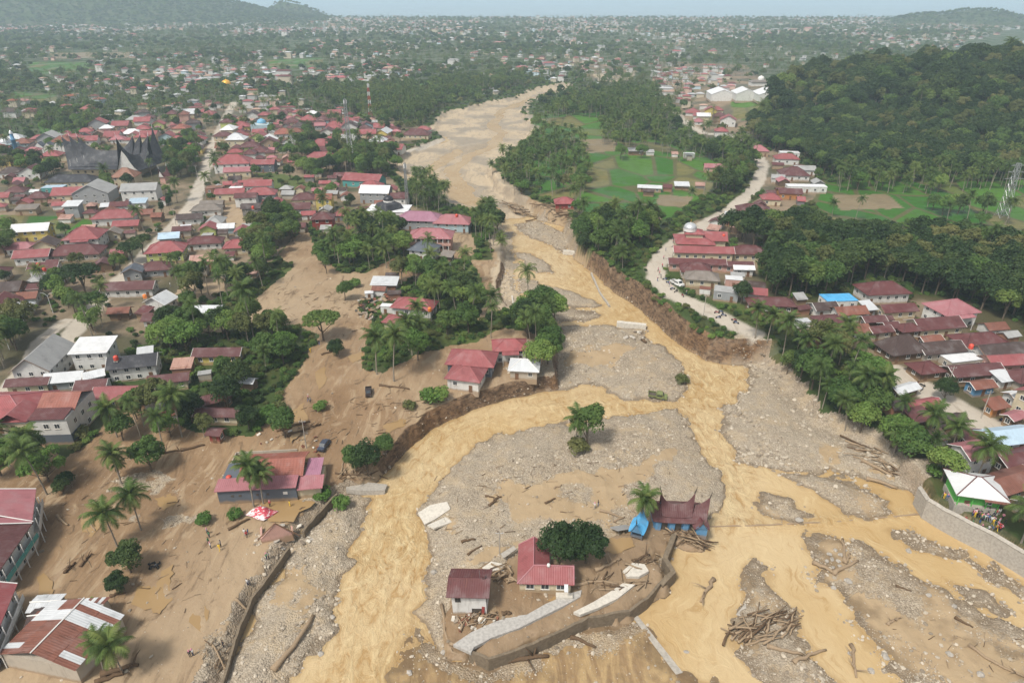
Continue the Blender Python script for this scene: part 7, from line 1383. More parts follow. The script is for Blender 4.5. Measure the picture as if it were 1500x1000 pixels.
for pts, r, m, lab, br in [
 ([(402,983),(432,948),(457,903)], .5, 'driftwood', 'long pale log lying on the left gravel bar', 0), ([(835,934),(871,948)], .35, 'wet_wood', 'dark log in the shallow water below the island wall', 0), ([(740,968),(801,962)], .5, 'wet_wood', 'thick dark log against the foot of the island wall', 1),
 ([(988,798),(1016,783)], .5, 'driftwood', 'thick pale log propped before the horned house', 0), ([(878,747),(912,759)], .28, 'driftwood', 'pale plank-like log left of the blue hut', 0), ([(899,764),(915,757)], .22, 'driftwood', 'short pole left of the blue hut', 0),
 ([(1045,853),(1027,886)], .4, 'driftwood', 'snag with roots in the open water', 1), ([(1190,826),(1224,841)], .42, 'driftwood', 'log at the driftwood nest on the broad bar', 0), ([(1220,840),(1258,822)], .42, 'driftwood', 'log at the driftwood nest on the broad bar', 0), ([(1236,824),(1235,790)], .36, 'driftwood', 'log at the driftwood nest on the broad bar', 0), ([(1238,826),(1245,812)], .3, 'driftwood', 'log at the driftwood nest on the broad bar', 0),
 ([(1126,948),(1178,961)], .36, 'driftwood', 'crossed log below the great log pile', 0), ([(1162,971),(1208,954)], .36, 'driftwood', 'crossed log below the great log pile', 0), ([(1246,946),(1250,968),(1252,994)], .32, 'driftwood', 'bent log standing in the shallows of the right-hand river', 1), ([(1418,945),(1455,972),(1502,993)], .28, 'driftwood', 'long thin trunk across the lower right gravel', 1),
 ([(1262,675),(1306,698)], .42, 'driftwood', 'pale log at the upper edge of the right gravel bar', 0), ([(1268,701),(1316,717)], .45, 'driftwood', 'pale log beside the narrow right-hand channel', 0), ([(1237,646),(1266,657)], .3, 'driftwood', 'pale log below the riverside palms', 0),
 ([(716,741),(734,727)], .3, 'wet_wood', 'dark log on the sandy middle of the island', 1), ([(711,727),(724,729)], .2, 'wet_wood', 'thin log on the sandy middle of the island', 0), ([(798,737),(814,731)], .25, 'wet_wood', 'short dark log on the island gravel', 0), ([(810,716),(823,711)], .2, 'driftwood', 'short log below the island tree', 0), ([(675,794),(697,790)], .3, 'wet_wood', 'dark log above the damaged white house', 0), ([(685,813),(705,800)], .24, 'wet_wood', 'dark log above the damaged white house', 0),
 ([(838,857),(872,852),(906,856)], .3, 'driftwood', 'long log right of the L-shaped house', 1), ([(872,836),(910,819)], .34, 'driftwood', 'log beside the dark round trees', 1), ([(927,824),(951,813)], .34, 'wet_wood', 'dark log behind the flume', 1),
 ([(345,878),(368,898)], .25, 'driftwood', 'pole leaning over the mossy wall', 0), ([(311,943),(330,982)], .2, 'driftwood', 'thin pole at the end of the mossy wall', 0), ([(150,990),(205,972)], .5, 'wet_wood', 'dark trunk beside the lowest palm', 1), ([(140,1000),(182,986)], .45, 'wet_wood', 'dark trunk beside the lowest palm', 0), ([(162,874),(184,868)], .3, 'wet_wood', 'log at the edge of the puddle', 0),
 ([(335,776),(366,760)], .3, 'wet_wood', 'dark log beside the fallen banner', 0), ([(440,747),(458,739)], .25, 'wet_wood', 'log below the slate walled house', 0), ([(450,678),(472,688)], .25, 'driftwood', 'log right of the slate walled house', 0), ([(508,700),(545,693)], .35, 'driftwood', 'log under the leaning riverbank trees', 1), ([(500,693),(503,675)], .2, 'driftwood', 'thin pole under the leaning riverbank trees', 0),
 ([(648,884),(652,925),(662,955),(690,966)], .25, 'driftwood', 'long bent pale pipe beside the damaged white house', 0), ([(736,900),(748,899)], .4, 'wet_wood', 'stubby log on the island mud', 0), ([(660,945),(682,938)], .3, 'driftwood', 'log on the island pavement', 0),
 ([(1398,905),(1425,918)], .25, 'wet_wood', 'log on the broad bar', 0), ([(1300,915),(1318,905)], .25, 'driftwood', 'crooked log on the broad bar', 1), ([(1312,858),(1335,866)], .2, 'wet_wood', 'thin branch on the broad bar', 0), ([(230,672-6),(268,660)], .3, 'wet_wood', 'log by the single tree on the mud plain', 1), ([(265,661),(300,652)], .35, 'wet_wood', 'dark trunk behind the slate walled house', 0), ([(405,632),(455,618)], .4, 'wet_wood', 'dark trunks heaped by the muddy track', 1), ([(420,640),(470,622)], .35, 'wet_wood', 'dark trunks heaped by the muddy track', 1), ([(132,768),(140,778)], .2, 'driftwood', 'short log on the mud plain', 0), ([(85,756),(98,770)], .3, 'driftwood', 'plank on the mud plain', 0), ([(95,840),(110,825)], .3, 'wet_wood', 'roots on the mud plain', 1), ([(118,830),(133,812)], .25, 'wet_wood', 'roots on the mud plain', 1),
 ([(555,565),(600,570)], .3, 'wet_wood', 'log on the mud by two tall palms', 1), ([(470,520),(505,510)], .3, 'wet_wood', 'log below the flat-topped tree', 1), ([(940,500),(946,503)], .6, 'wet_wood', 'stump at the head of the middle bar', 0)]:
    log(pts, r, m, lab, branch=bool(br))
STREW = [MB(), MB()]
def pile(poly, n_, L0, L1, ang, spread, r0, r1, zmax, lab, group, mats=('driftwood', 'driftwood', 'wet_wood')):
    small = r1 < .19
    c = PV([p[0] for p in poly], [p[1] for p in poly]); bx = (c[0].min(), c[0].max(), c[1].min(), c[1].max()); k = 0
    while k < n_:
        x_, y_ = lrg.uniform(bx[0], bx[1]), lrg.uniform(bx[2], bx[3]); z_ = float(hz(x_, y_)); px, py = proj(x_, y_, z_)
        if not pip(poly, np.array([px]), np.array([py]))[0]: continue
        k += 1; L = lrg.uniform(L0, L1); a = R(lrg.gauss(ang, spread)); r = lrg.uniform(r0, r1); zz = max(z_, 0)+lrg.uniform(.1, zmax); tl = lrg.uniform(-.12, .12)
        d = Vector((math.cos(a), math.sin(a), tl))*L/2; b = Vector((lrg.gauss(0, .08*L*.3), lrg.gauss(0, .08*L*.3), 0))
        if small:
            C_ = Vector((x_, y_, zz)); STREW[lrg.random() < .3].tube([C_-d, C_-d*.4+b, C_+d*.3-b*.5, C_+d], [r*1.15, r, r*.85, r*.6], 5); continue
        o = MB().tube([-d, -d*.4+b, d*.3-b*.5, d], [r*1.15, r, r*.85, r*.6], 6).obj('driftwood_log', lrg.choice(mats), None, True, (x_, y_, zz)); tag(o, lab, 'log', group)
pile([(1066,930),(1085,905),(1120,892),(1155,895),(1172,915),(1150,935),(1100,946)], 60, 2.0, 6.5, 18, 26, .10, .24, .95, 'log in the great driftwood pile on the narrow gravel bar', 'logs of the great driftwood pile')
pile([(735,300),(770,298),(800,300),(838,310),(838,325),(800,328),(760,318)], 60, 4, 11, -25, 35, .15, .35, 1.6, 'log in the debris field above the upper river', 'logs of the upper debris field')
pile([(975,780),(1010,785),(1040,800),(1030,808),(1000,796)], 36, 1.5, 4, -25, 40, .06, .2, 1.6, 'branch in the brush heap under the horned house', 'branches of the brush heap', ('driftwood', 'wet_wood'))
pile([(690,896),(712,890),(725,900),(720,915),(695,920),(670,912)], 22, 1.2, 3.5, 30, 50, .06, .18, .8, 'broken timber heaped before the damaged white house', 'timbers of the damaged house', ('wet_wood', 'driftwood', 'frame_brown'))
pile([(720,830),(750,835),(756,855),(735,852),(722,845)], 20, 1.5, 3.5, -20, 45, .08, .25, .9, 'timber heap between the two island houses', 'timbers between the island houses')
pile([(1235,640),(1290,660),(1330,700),(1300,695),(1250,668)], 26, 2, 6, -30, 25, .08, .22, .6, 'driftwood stranded below the right bank trees', 'driftwood below the right bank')
pile([(500,690),(560,696),(560,706),(505,704)], 22, 1.5, 4.5, 5, 40, .06, .2, .8, 'branch tangled under the leaning riverbank trees', 'branches under the riverbank trees')
pile([(840,850),(905,848),(960,852),(955,862),(900,866),(845,862)], 24, 1.5, 4, 5, 30, .06, .18, .5, 'branch in the debris line right of the L-shaped house', 'branches of the island debris line', ('wet_wood', 'driftwood'))
pile([(880,842),(925,830),(965,800),(972,812),(950,835),(930,850),(890,850)], 22, 1.2, 3.5, 35, 40, .06, .2, .6, 'branch heaped along the flume', 'branches along the flume', ('wet_wood', 'driftwood'))
pile([(1340,900),(1500,930),(1500,1000),(1360,990),(1290,930)], 26, .5, 1.8, -20, 60, .03, .08, .15, 'small branch strewn over the broad bar', 'branches on the broad bar', ('wet_wood', 'driftwood'))
pile([(620,700),(900,640),(1000,700),(900,780),(760,800),(650,780)], 110, .5, 2.2, 20, 60, .03, .10, .15, 'small branch strewn over the island gravel', 'branches on the island', ('wet_wood', 'driftwood'))
pile([(90,700),(300,690),(330,760),(280,900),(120,880),(80,800)], 90, .6, 2.2, 40, 50, .03, .10, .2, 'small branch strewn over the mud plain', 'branches on the mud plain', ('wet_wood', 'driftwood'))
pile([(420,600),(640,560),(640,610),(520,660),(400,640)], 130, .7, 2.8, 30, 40, .03, .11, .25, 'branch strewn over the dry mud by the river', 'branches on the dry mud', ('wet_wood', 'driftwood'))
pile([(395,420),(520,430),(545,470),(470,520),(400,470)], 80, .8, 2.6, 20, 50, .04, .11, .25, 'branch strewn over the upper mud field', 'branches on the upper mud field', ('wet_wood', 'driftwood'))
pile([(300,935),(330,940),(345,970),(325,985),(300,965)], 18, 1, 3, 120, 30, .04, .12, .7, 'branch in the brush heap at the mossy wall', 'branches at the mossy wall', ('wet_wood', 'driftwood'))
mbs = MB(); mbs.add(STREW[0].v, STREW[0].f, 0); mbs.add(STREW[1].v, STREW[1].f, 1)
tag(mbs.obj('strewn_branches', ['driftwood', 'wet_wood'], None, True), 'countless small branches and sticks strewn over mud and gravel', 'branches', None, 'stuff')
def rubble(poly, n_, lab, group, mats, s0=.3, s1=1.1, zmax=.7):
    c = PV([p[0] for p in poly], [p[1] for p in poly]); bx = (c[0].min(), c[0].max(), c[1].min(), c[1].max()); k = 0; MS = [MB().prism([(-.5,-.4),(.45,-.5),(.55,.3),(.1,.52),(-.48,.4)], -.14, .14) for _ in range(1)][0]; ms = [MS.mesh('rubble', m) for m in mats]
    while k < n_:
        x_, y_ = lrg.uniform(bx[0], bx[1]), lrg.uniform(bx[2], bx[3]); z_ = float(hz(x_, y_)); px, py = proj(x_, y_, z_)
        if not pip(poly, np.array([px]), np.array([py]))[0]: continue
        k += 1; s = lrg.uniform(s0, s1); o = put('rubble_piece', lrg.choice(ms), None, (x_, y_, z_+lrg.uniform(.05, zmax)), (lrg.gauss(0, .35), lrg.gauss(0, .35), lrg.random()*6.28), (s*1.6, s, s)); tag(o, lab, 'rubble', group)
rubble([(525,442),(560,430),(590,440),(590,462),(545,470),(520,462)], 90, 'piece of house rubble beside the long hut', 'rubble beside the long hut', ['rubble', 'concrete', 'sheet_rusty', 'frame_dark', 'driftwood'], .5, 1.5, 1.6)
rubble([(395,770),(450,770),(460,800),(410,805)], 24, 'piece of rubble around the broken gable wall', 'rubble at the broken gable', ['rubble', 'concrete_pale', 'concrete'], .3, .9, .4)
rubble([(660,905),(730,890),(735,915),(670,925)], 24, 'piece of rubble below the damaged white house', 'rubble of the damaged house', ['rubble', 'concrete_pale', 'sheet_rusty'], .25, .8, .4)
rubble([(905,482),(950,486),(950,500),(915,500)], 16, 'piece of concrete rubble at the middle bar', 'rubble on the middle bar', ['concrete', 'concrete_pale', 'rubble'], .4, 1.0, .5)
rubble([(300,640),(450,620),(490,650),(470,690),(420,650),(320,650)], 30, 'scrap lying around the slate walled house', 'scrap around the walled house', ['rubble', 'sheet_rusty', 'driftwood', 'concrete_pale'], .25, .8, .15)
# ------------------------------------------------------------------ puddles on the mud
def puddle(poly, lab):
    c = PV([p[0] for p in poly], [p[1] for p in poly]); cx, cy = c[0].mean(), c[1].mean(); z = float(np.max(hz(c[0], c[1])))+.03; pts = []
    n_ = len(poly)
    for i in range(n_):
        for t in (0, .25, .5, .75):
            j = (i+1) % n_; pts.append((c[0][i]*(1-t)+c[0][j]*t+lrg.gauss(0, .25)-cx, c[1][i]*(1-t)+c[1][j]*t+lrg.gauss(0, .25)-cy))
    o = mesh_obj('puddle', [(a, b, 0) for a, b in pts], [tuple(range(len(pts)))], PUD); o.location = (cx, cy, z); tag(o, kind='structure')
def _pud():
    n = N('puddle_water'); geo = n.n('ShaderNodeNewGeometry'); t = n.noise(geo.outputs['Position'], .12, 3).outputs[0]; n.bsdf(n.mix(t, (.27,.17,.075), (.36,.245,.12)), .22, None, spec=.4); return n.m
PUD = _pud()
for pl in ([(190,885),(200,860),(225,860),(240,835),(252,828),(252,850),(248,880),(235,900),(215,892)],[(55,845),(65,838),(75,852),(76,872),(66,885),(57,868)],[(385,735),(440,730),(462,740),(430,770),(395,765),(380,750)],[(895,792),(925,786),(930,800),(900,812),(885,806)],[(800,880),(815,874),(822,880),(812,885)],[(120,760),(140,750),(150,765),(135,785),(120,780)],[(225,730),(250,722),(262,735),(240,748)],[(275,905),(300,885),(310,900),(290,925)],[(430,600),(445,590),(450,615),(438,640),(425,650),(430,620)],[(462,545),(475,535),(478,560),(468,572)],[(510,520),(530,512),(535,525),(515,532)],[(560,625),(590,612),(596,620),(570,635)]): puddle(pl, '')
# ------------------------------------------------------------------ people
def skin_figure(pose, seed):
    P_ = {'pelvis': (0,0,.92), 'spine': (0,.01,1.12), 'chest': (0,0,1.34), 'neck': (0,.0,1.50), 'head': (0,-.02,1.60), 'crown': (0,-.01,1.73), 'shl': (.17,0,1.42), 'ell': (.24,.03,1.15), 'hal': (.25,-.06,.92), 'fil': (.25,-.10,.83), 'shr': (-.17,0,1.42), 'elr': (-.24,.03,1.15), 'har': (-.25,-.06,.92), 'fir': (-.25,-.10,.83), 'hil': (.09,0,.88), 'knl': (.10,-.02,.50), 'anl': (.10,.02,.09), 'tol': (.11,-.14,.04), 'hir': (-.09,0,.88), 'knr': (-.10,-.02,.50), 'anr': (-.10,.02,.09), 'tor': (-.11,-.14,.04)}
    if pose == 'walk': P_.update(knl=(.10,-.16,.52), anl=(.10,-.22,.12), tol=(.11,-.38,.06), knr=(-.10,.08,.50), anr=(-.10,.30,.15), tor=(-.11,.20,.04), ell=(.24,.12,1.17), hal=(.22,.14,.94), fil=(.22,.14,.86), elr=(-.24,-.06,1.17), har=(-.22,-.20,1.0), fir=(-.22,-.25,.94))
    if pose == 'point': P_.update(elr=(-.30,-.20,1.36), har=(-.28,-.42,1.42), fir=(-.27,-.52,1.44))
    RD = {'pelvis': (.15,.11), 'spine': (.135,.10), 'chest': (.165,.115), 'neck': (.055,.055), 'head': (.082,.095), 'crown': (.06,.07), 'sh': (.075,.07), 'el': (.05,.05), 'ha': (.035,.045), 'fi': (.022,.035), 'hi': (.105,.10), 'kn': (.068,.068), 'an': (.048,.05), 'to': (.045,.035)}
    E = [('pelvis','spine'),('spine','chest'),('chest','neck'),('neck','head'),('head','crown')]
    for s in 'lr': E += [('chest','sh'+s),('sh'+s,'el'+s),('el'+s,'ha'+s),('ha'+s,'fi'+s),('pelvis','hi'+s),('hi'+s,'kn'+s),('kn'+s,'an'+s),('an'+s,'to'+s)]
    nm = list(P_); me = bpy.data.meshes.new('figure'); me.from_pydata([P_[k] for k in nm], [(nm.index(a), nm.index(b)) for a, b in E], [])
    o = bpy.data.objects.new('figure', me); COL.objects.link(o); o.modifiers.new('skin', 'SKIN')
    for i, k in enumerate(nm): sv = me.skin_vertices[0].data[i]; sv.radius = RD.get(k) or RD[k[:2]]; sv.use_root = (k == 'pelvis')
    sb = o.modifiers.new('sub', 'SUBSURF'); sb.levels = 1; sb.render_levels = 1
    dg = bpy.context.evaluated_depsgraph_get(); m2_ = bpy.data.meshes.new_from_object(o.evaluated_get(dg)); bpy.data.objects.remove(o); bpy.data.meshes.remove(me); return m2_
def person_meshes():
    out = []
    cl = [('cloth_white','cloth_navy'),('cloth_black','cloth_blue'),('cloth_red','cloth_black'),('cloth_yellow','cloth_yellow'),('cloth_blue','cloth_grey'),('cloth_grey','cloth_black'),('cloth_green','cloth_navy'),('cloth_pink','cloth_black'),('cloth_black','cloth_black'),('cloth_white','cloth_grey')]
    base = {p: skin_figure(p, 0) for p in ('stand', 'walk', 'point')}
    for pi, (pose, b) in enumerate(base.items()):
        for ci, (s, t) in enumerate(cl):
            m = b.copy(); m.name = 'body'; m.materials.clear()
            for q in ('skin', s, t): m.materials.append(MATS[q])
            idx_ = []
            for f in m.polygons:
                c = f.center; arm = abs(c.x) > .20 and c.z > .8
                idx_.append(0 if c.z > 1.49 or (arm and c.z < 1.08) or c.z < .06 else (1 if c.z > .93 else 2))
            m.polygons.foreach_set('material_index', idx_); m.polygons.foreach_set('use_smooth', [True]*len(m.polygons)); out.append((m, s, t, pose))
    hm = MB().lathe([(.0,.125),(.05,.115),(.085,.07),(.098,.02),(.092,-.03)][::-1], 10, (0, .012, 1.67)).mesh('hair', 'hair', True)
    vm = MB().lathe([(.0,.13),(.055,.118),(.09,.07),(.104,.0),(.12,-.10),(.15,-.22)][::-1], 10, (0, .02, 1.67)).mesh('headscarf', 'cloth_pink', True)
    return out, hm, vm
PEOPLE, HAIRM, VEILM = person_meshes(); prg = random.Random(21)
CW = {'cloth_white': 'white', 'cloth_black': 'black', 'cloth_red': 'red', 'cloth_yellow': 'yellow', 'cloth_blue': 'blue', 'cloth_grey': 'grey', 'cloth_green': 'green', 'cloth_pink': 'pink'}
def person(px, py, where, v=None, group=None, xyz=None, rz=None):
    x_, y_, z_ = xyz or P(px, py); i = prg.randrange(len(PEOPLE)) if v is None else v; m, s, t, pose = PEOPLE[i]
    o = empty('person', (x_, y_, z_+.02), prg.random()*6.28 if rz is None else rz, prg.uniform(.92, 1.06)); put('body', m, o)
    if prg.random() < .3: put('headscarf', VEILM, o)
    else: put('hair', HAIRM, o)
    verb = {'stand': 'standing', 'walk': 'walking', 'point': 'pointing'}[pose]; qlabel(o, f'person in {CW[s]} top {verb} {where}', x_, y_, z_, 'person', group)
for px, py in ((304,782),(307,787),(306,796),(309,803),(324,801),(322,806),(359,784),(362,787),(364,783)): person(px, py, 'on the mud plain')
for px, py in ((363,857),(366,858),(391,819),(394,818)): person(px, py, 'on the gravel left of the rapids')
for px, py, v in ((279,962,8),(283,960,0),(328,948,8)): person(px, py, 'near the lowest palm', v)
person(425, 742, 'on the flooded ground before the slate walled house', 3)
for px, py in ((447,724),(457,720),(396,742)): person(px, py, 'beside the slate walled house')
for px, py in ((871,745),(876,741)): person(px, py, 'on the island gravel')
for px, py in ((452,588),(455,590),(463,503),(468,505),(455,517)): person(px, py, 'on the muddy track')
for px, py in ((966,403),(964,398),(968,408),(963,412),(970,392),(980,420),(983,425),(1005,432),(1008,430),(972,380),(975,368),(986,356)): person(px, py, 'on the pale road by the mosque')
for px, py in ((1376,745),(1381,748),(1378,742)): person(px, py, 'at the corner of the retaining wall', None)
k = 0; crg = random.Random(5)
CROWD = [(1402,762),(1410,752),(1440,752),(1465,750),(1474,762),(1470,782),(1450,788),(1425,778),(1406,772)]
while k < 62:
    px, py = crg.uniform(1400, 1476), crg.uniform(748, 790)
    if not pip(CROWD, np.array([px]), np.array([py]))[0]: continue
    k += 1; person(px, py, 'in the crowd', None, 'people crowding beside the green house')
for px, py in ((240,445),(250,420),(262,390),(270,352),(282,330),(290,318),(296,300),(285,340),(276,356),(300,285)): person(px, py, 'on the long dusty street')
# ------------------------------------------------------------------ vehicles
WHEEL = MB().tube([(-.09,0,0),(.09,0,0)], .32, 14).mesh('wheel', 'rubber', True); RIM = MB().tube([(-.095,0,0),(.095,0,0)], .18, 10).mesh('rim', 'chrome', True)
def car(px, py, rz, mat, label, truck=False, name='car', cat='car', scale=1.0, z=None, tilt=(0,0)):
    x_, y_, z_ = P(px, py); o = empty(name, (x_, y_, z_+.02), R(rz), scale); o.rotation_euler = (R(tilt[0]), R(tilt[1]), R(rz))
    def loft(prof, w0, w1):
        n_ = len(prof); V = [(-w0 if z__ < .95 else -w1, y__, z__) for y__, z__ in prof]+[(w0 if z__ < .95 else w1, y__, z__) for y__, z__ in prof]
        return MB().add(V, [tuple(range(n_))[::-1], tuple(range(n_, 2*n_))]+[(i, (i+1) % n_, n_+(i+1) % n_, n_+i) for i in range(n_)])
    if truck:
        loft([(-2.3,.45),(-2.3,1.0),(-1.5,1.12),(-.95,1.75),(.35,1.75),(.45,1.0),(.45,.45)], .86, .72).obj('body', mat, o)
        bed = MB().box(-.88,.88,.5,2.4,.55,.65).obj('cargo_bed', 'frame_dark', o); 
        for s in (-1, 1): MB().box(s*.85-.04,s*.85+.04,.5,2.4,.65,1.15).obj('bed_side', mat, o)
        MB().box(-.8,.8,2.36,2.44,.65,1.15).obj('tailgate', mat, o); ws = (-1.46, -1.0, .3)
    else:
        loft([(-2.1,.4),(-2.1,.85),(-1.2,1.0),(-.55,1.52),(1.05,1.55),(1.75,1.05),(2.1,.98),(2.15,.4)], .84, .66).obj('body', mat, o); ws = (-1.14, -.6, 1.0)
    MB().add([(-.62,ws[0],1.12),(.62,ws[0],1.12),(.58,ws[1],1.56 if not truck else 1.7),(-.58,ws[1],1.56 if not truck else 1.7)], [(0,1,2,3)]).obj('windscreen', 'glass', o, loc=(0,-.03,.02))
    for s in (-1, 1):
        MB().box(s*.77-.02,s*.77+.02,ws[1]+.1,ws[2],1.08,1.42).obj('side_window', 'glass', o)
        for yy in (-1.4, 1.4): q = put('wheel', WHEEL, o, (s*.78, yy, .33)); put('rim', RIM, q, (0, 0, 0), None, (1.05, 1, 1))
        MB().box(s*.6-.14,s*.6+.14,-2.36 if truck else -2.14,-2.28 if truck else -2.08,.68,.84).obj('headlight', 'chrome', o)
    qlabel(o, label, x_, y_, z_, cat); return o
car(540, 577, 10, 'car_black', 'dark pickup truck stranded on the dry mud', True, 'pickup_truck', 'truck', .95); car(475, 655, -12, 'car_dark', 'dark blue car half sunk in mud right of the slate walled house'); car(963, 582, 80, 'car_lime', 'wrecked lime green truck at the tip of the middle bar', True, 'wrecked_truck', 'truck', 1.1, tilt=(6, -12)); car(992, 418, 30, 'car_white', 'white pickup truck parked beside the pale road', True, 'pickup_truck', 'truck', 1.2)
BT = MB().tube([(-.05,0,0),(.05,0,0)], .29, 12).mesh('wheel', 'rubber', True)
BB = {m: MB().tube([(0,-.45,.55),(0,-.1,.5),(0,.3,.62),(0,.75,.72)], [.07,.16,.15,.08], 6).mesh('body', m, True) for m in ('bike_red', 'bike_blue', 'bike_black')}
BS = MB().tube([(0,-.05,.74),(0,.3,.8),(0,.7,.82)], [.09,.13,.10], 6).mesh('seat', 'rubber', True); BH = MB().bar((-.33,-.42,1.0),(.33,-.42,1.0),.025).mesh('handlebar', 'chrome'); BF = MB().bar((0,-.66,.3),(0,-.42,1.0),.04).mesh('fork', 'chrome')
def bike(px, py, where):
    x_, y_, z_ = P(px, py); m = prg.choice(list(BB)); o = empty('motorcycle', (x_, y_, z_+.02), prg.random()*6.28); put('body', BB[m], o); put('seat', BS, o); put('handlebar', BH, o); put('fork', BF, o)
    for yy in (-.66, .66): put('wheel', BT, o, (0, yy, .29))
    qlabel(o, f'{m[5:]} motorcycle {where}', x_, y_, z_, 'motorcycle')
for px, py in ((224,828),(229,830),(233,829),(226,833)): bike(px, py, 'under the dark mud plain tree')
for px, py in ((1050,459),(1056,458),(1052,466),(1075,470),(1078,474),(1060,463)): bike(px, py, 'parked along the pale road')
for px, py in ((985,424),(990,428),(1000,434),(978,415),(974,410)): bike(px, py, 'parked by the mosque')
for px, py in ((1350,566),(1344,562),(1468,618),(1350,572)): bike(px, py, 'on the village street')
# ------------------------------------------------------------------ small things: banner, broken gable, tanks, lamp posts, poles
def banner():
    x_, y_, z_ = P(380, 760); n_ = 10; V = []; F = []
    n = N('banner_cloth'); uv = n.n('ShaderNodeTexCoord').outputs['Generated']; t = n.noise(uv, 3.2, 3, .6, 1.5).outputs[0]; n.bsdf(n.mix(n.ramp(t, .47, .53), (.48,.06,.09), (.72,.64,.64)), .8)
    for i in range(n_+1):
        for j in range(n_+1):
            u, v = i/n_*2-1, j/n_*2-1; V.append((u*2.5+v*.8, v*1.7-u*.5, 1.8*(1-abs(u)**1.3)*(1-abs(v)**1.2)+.35+.12*math.sin(5*u+3*v)))
    F = [(i*(n_+1)+j, (i+1)*(n_+1)+j, (i+1)*(n_+1)+j+1, i*(n_+1)+j+1) for i in range(n_) for j in range(n_)]
    root = empty('collapsed_tent', (x_, y_+1.5, z_), R(-12)); o = mesh_obj('canopy', V, F, n.m, root, True); sm = o.modifiers.new('thick', 'SOLIDIFY'); sm.thickness = .03
    MB().bar((0, 0, -.5), (.15, 0, 2.45), .05, 6).obj('pole', 'steel_white', root); qlabel(root, 'collapsed red and white tent canopy lying before the slate walled house', x_, y_, z_, 'tent')
banner()
def broken_gable():
    x_, y_, z_ = P(408, 792); root = empty('broken_gable_wall', (x_, y_, z_), R(20), 1.25)
    MB().add([(-2.6,0,-.6),(2.4,0,-.6),(2.2,0,.8),(0,0,3.6),(-2.4,0,1.2),(-2.6,.3,-.6),(2.4,.3,-.6),(2.2,.3,.8),(0,.3,3.6),(-2.4,.3,1.2)], [(0,1,2,3,4),(9,8,7,6,5),(0,5,6,1),(1,6,7,2),(2,7,8,3),(3,8,9,4),(4,9,5,0)]).obj('gable', 'wall_pink', root)
    MB().prism([(-2.6,.31),(-2.3,.31),(-2.3,3.4),(-2.6,3.0)], -.6, 1.0).obj('side_wall', 'wall_pink', root); MB().prism([(2.1,.31),(2.4,.31),(2.4,2.0),(2.1,2.4)], -.6, .7).obj('side_wall', 'wall_pink', root)
    MB().bar((-3.0,-.1,1.3),(0,-.1,3.8),.1).obj('rafter', 'frame_brown', root); MB().bar((3.4,-.2,.2),(0,-.1,3.8),.1).obj('rafter', 'frame_brown', root)
    qlabel(root, 'pink broken gable wall left standing beside the left gravel bar', x_, y_, z_, 'wall')
broken_gable()
TANK = MB().lathe([(0,0),(.62,0),(.64,.5),(.6,.55),(.64,.6),(.62,1.2),(.4,1.4),(.15,1.5),(0,1.5)], 12); TK = {m: TANK.mesh('tank_body', m, True) for m in ('tank_red', 'tank_orange')}
def tank(px, py, h, m, where):
    x_, y_ = G(px, py, 3.5+h); z_ = float(hz(x_, y_)); o = empty('water_tank', (x_, y_, z_+h)); put('tank_body', TK[m], o); MB().box(-.55,.55,-.55,.55,-.3,-.005).obj('stand', 'concrete', o)
    for a in (-.45, .45):
        for b in (-.45, .45): MB().bar((a, b, -h-.2), (a, b, -.3), .06).obj('leg', 'steel', o)
    qlabel(o, ('red' if m == 'tank_red' else 'orange')+' plastic water tank '+where, x_, y_, z_, 'water tank')
for px, py, h, m, wh in ((171,529,6.0,'tank_red','above the black-roofed house'),(57,391,5.0,'tank_red','in the left town'),(66,398,5.0,'tank_red','in the left town'),(1416,527,4.0,'tank_red','on the white flat roof'),(213,438,4.2,'tank_orange','beside the maroon street house'),(371,307,6.0,'tank_red','in the red-roofed quarter'),(393,306,6.5,'tank_orange','in the red-roofed quarter'),(669,318,6.5,'tank_red','on the pink-roofed block'),(1058,361,5.5,'tank_red','by the mosque'),(630,461,4.0,'tank_orange','at the red-roofed compound')): tank(px, py, h, m, wh)
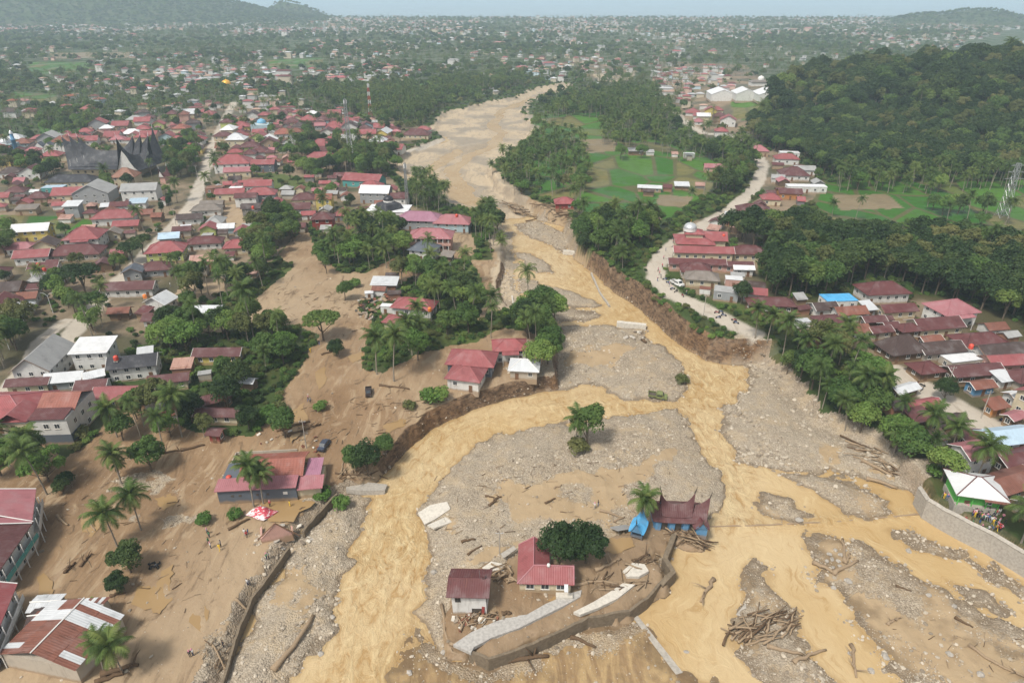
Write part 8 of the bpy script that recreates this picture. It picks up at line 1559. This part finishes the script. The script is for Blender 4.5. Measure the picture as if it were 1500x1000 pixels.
def lamp(px, py, H, where):
    x_, y_, z_ = P(px, py); o = empty('street_lamp', (x_, y_, z_)); MB().tube([(0,0,-.5),(0,0,H*.85)], [.10,.07], 6).obj('pole', 'steel_white', o)
    for s in (-1, 1): MB().tube([(0,0,H*.85),(s*.8,0,H*.97),(s*1.9,0,H)], [.05,.05,.04], 5).obj('arm', 'steel_white', o); MB().box(s*1.9-.3,s*1.9+.3,-.1,.1,H-.08,H+.04).obj('lamp_head', 'steel', o)
    qlabel(o, 'white double-armed street lamp '+where, x_, y_, z_, 'street lamp')
lamp(78, 459, 7.5, 'beside the long street'); lamp(14, 512, 8, 'at the lower left road')
def pole(px, py, H, where):
    x_, y_, z_ = P(px, py); o = empty('utility_pole', (x_, y_, z_)); MB().tube([(0,0,-.5),(0,0,H)], [.13,.09], 7).obj('pole', 'concrete', o); MB().bar((-.8,0,H-.5),(.8,0,H-.5),.05).obj('cross_arm', 'steel', o)
    for s in (-.7, 0, .7): MB().lathe([(.05,0),(.06,.1),(.03,.18)], 6, (s, 0, H-.45)).obj('insulator', 'frame_white', o)
    qlabel(o, 'slim utility pole '+where, x_, y_, z_, 'utility pole')
for px, py, H, wh in ((449,656,8,'right of the slate walled house'),(1070,335,9,'along the right-bank road'),(1150,500,8,'where the road meets the village'),(732,872-60,6,'above the L-shaped house'),(1030,465,8,'above the eroded cliff'),(1437,612,8,'on the village street'),(1385,575,8,'on the village street'),(160,430,8,'along the long street'),(235,360,8,'along the long street'),(290,262,8,'along the long street'),(258,330,8,'along the long street'),(985,378,8,'by the mosque')): pole(px, py, H, wh)
# compound behind the rubble: red hip roof with annex
hpx(575, 642, 470, 3.8, 'hip', 'red', 'white', -12, .55, 'in the walled compound'); hpx(563, 598, 488, 3.4, 'hip', 'red', 'cream', -14, .8, 'in the walled compound'); hpx(557, 590, 463, 3.0, 'flat', 'white', 'white', -8, .4, 'in the walled compound')
# fence by the crowd
def fence():
    a = Vector(P(1374, 742)); b = Vector(P(1400, 758)); root = empty('fence', tuple(a)); d = b-a; n_ = 9
    for i in range(n_+1): p = d*i/n_; MB().bar((p.x, p.y, p.z-.3), (p.x, p.y, p.z+1.1), .04).obj('post', 'steel', root)
    for h_ in (.5, 1.05): MB().bar((0, 0, h_), (d.x, d.y, d.z+h_), .03).obj('rail', 'steel', root)
    qlabel(root, 'thin metal fence on top of the retaining wall', a.x, a.y, a.z, 'fence')
fence()
flush_labels()
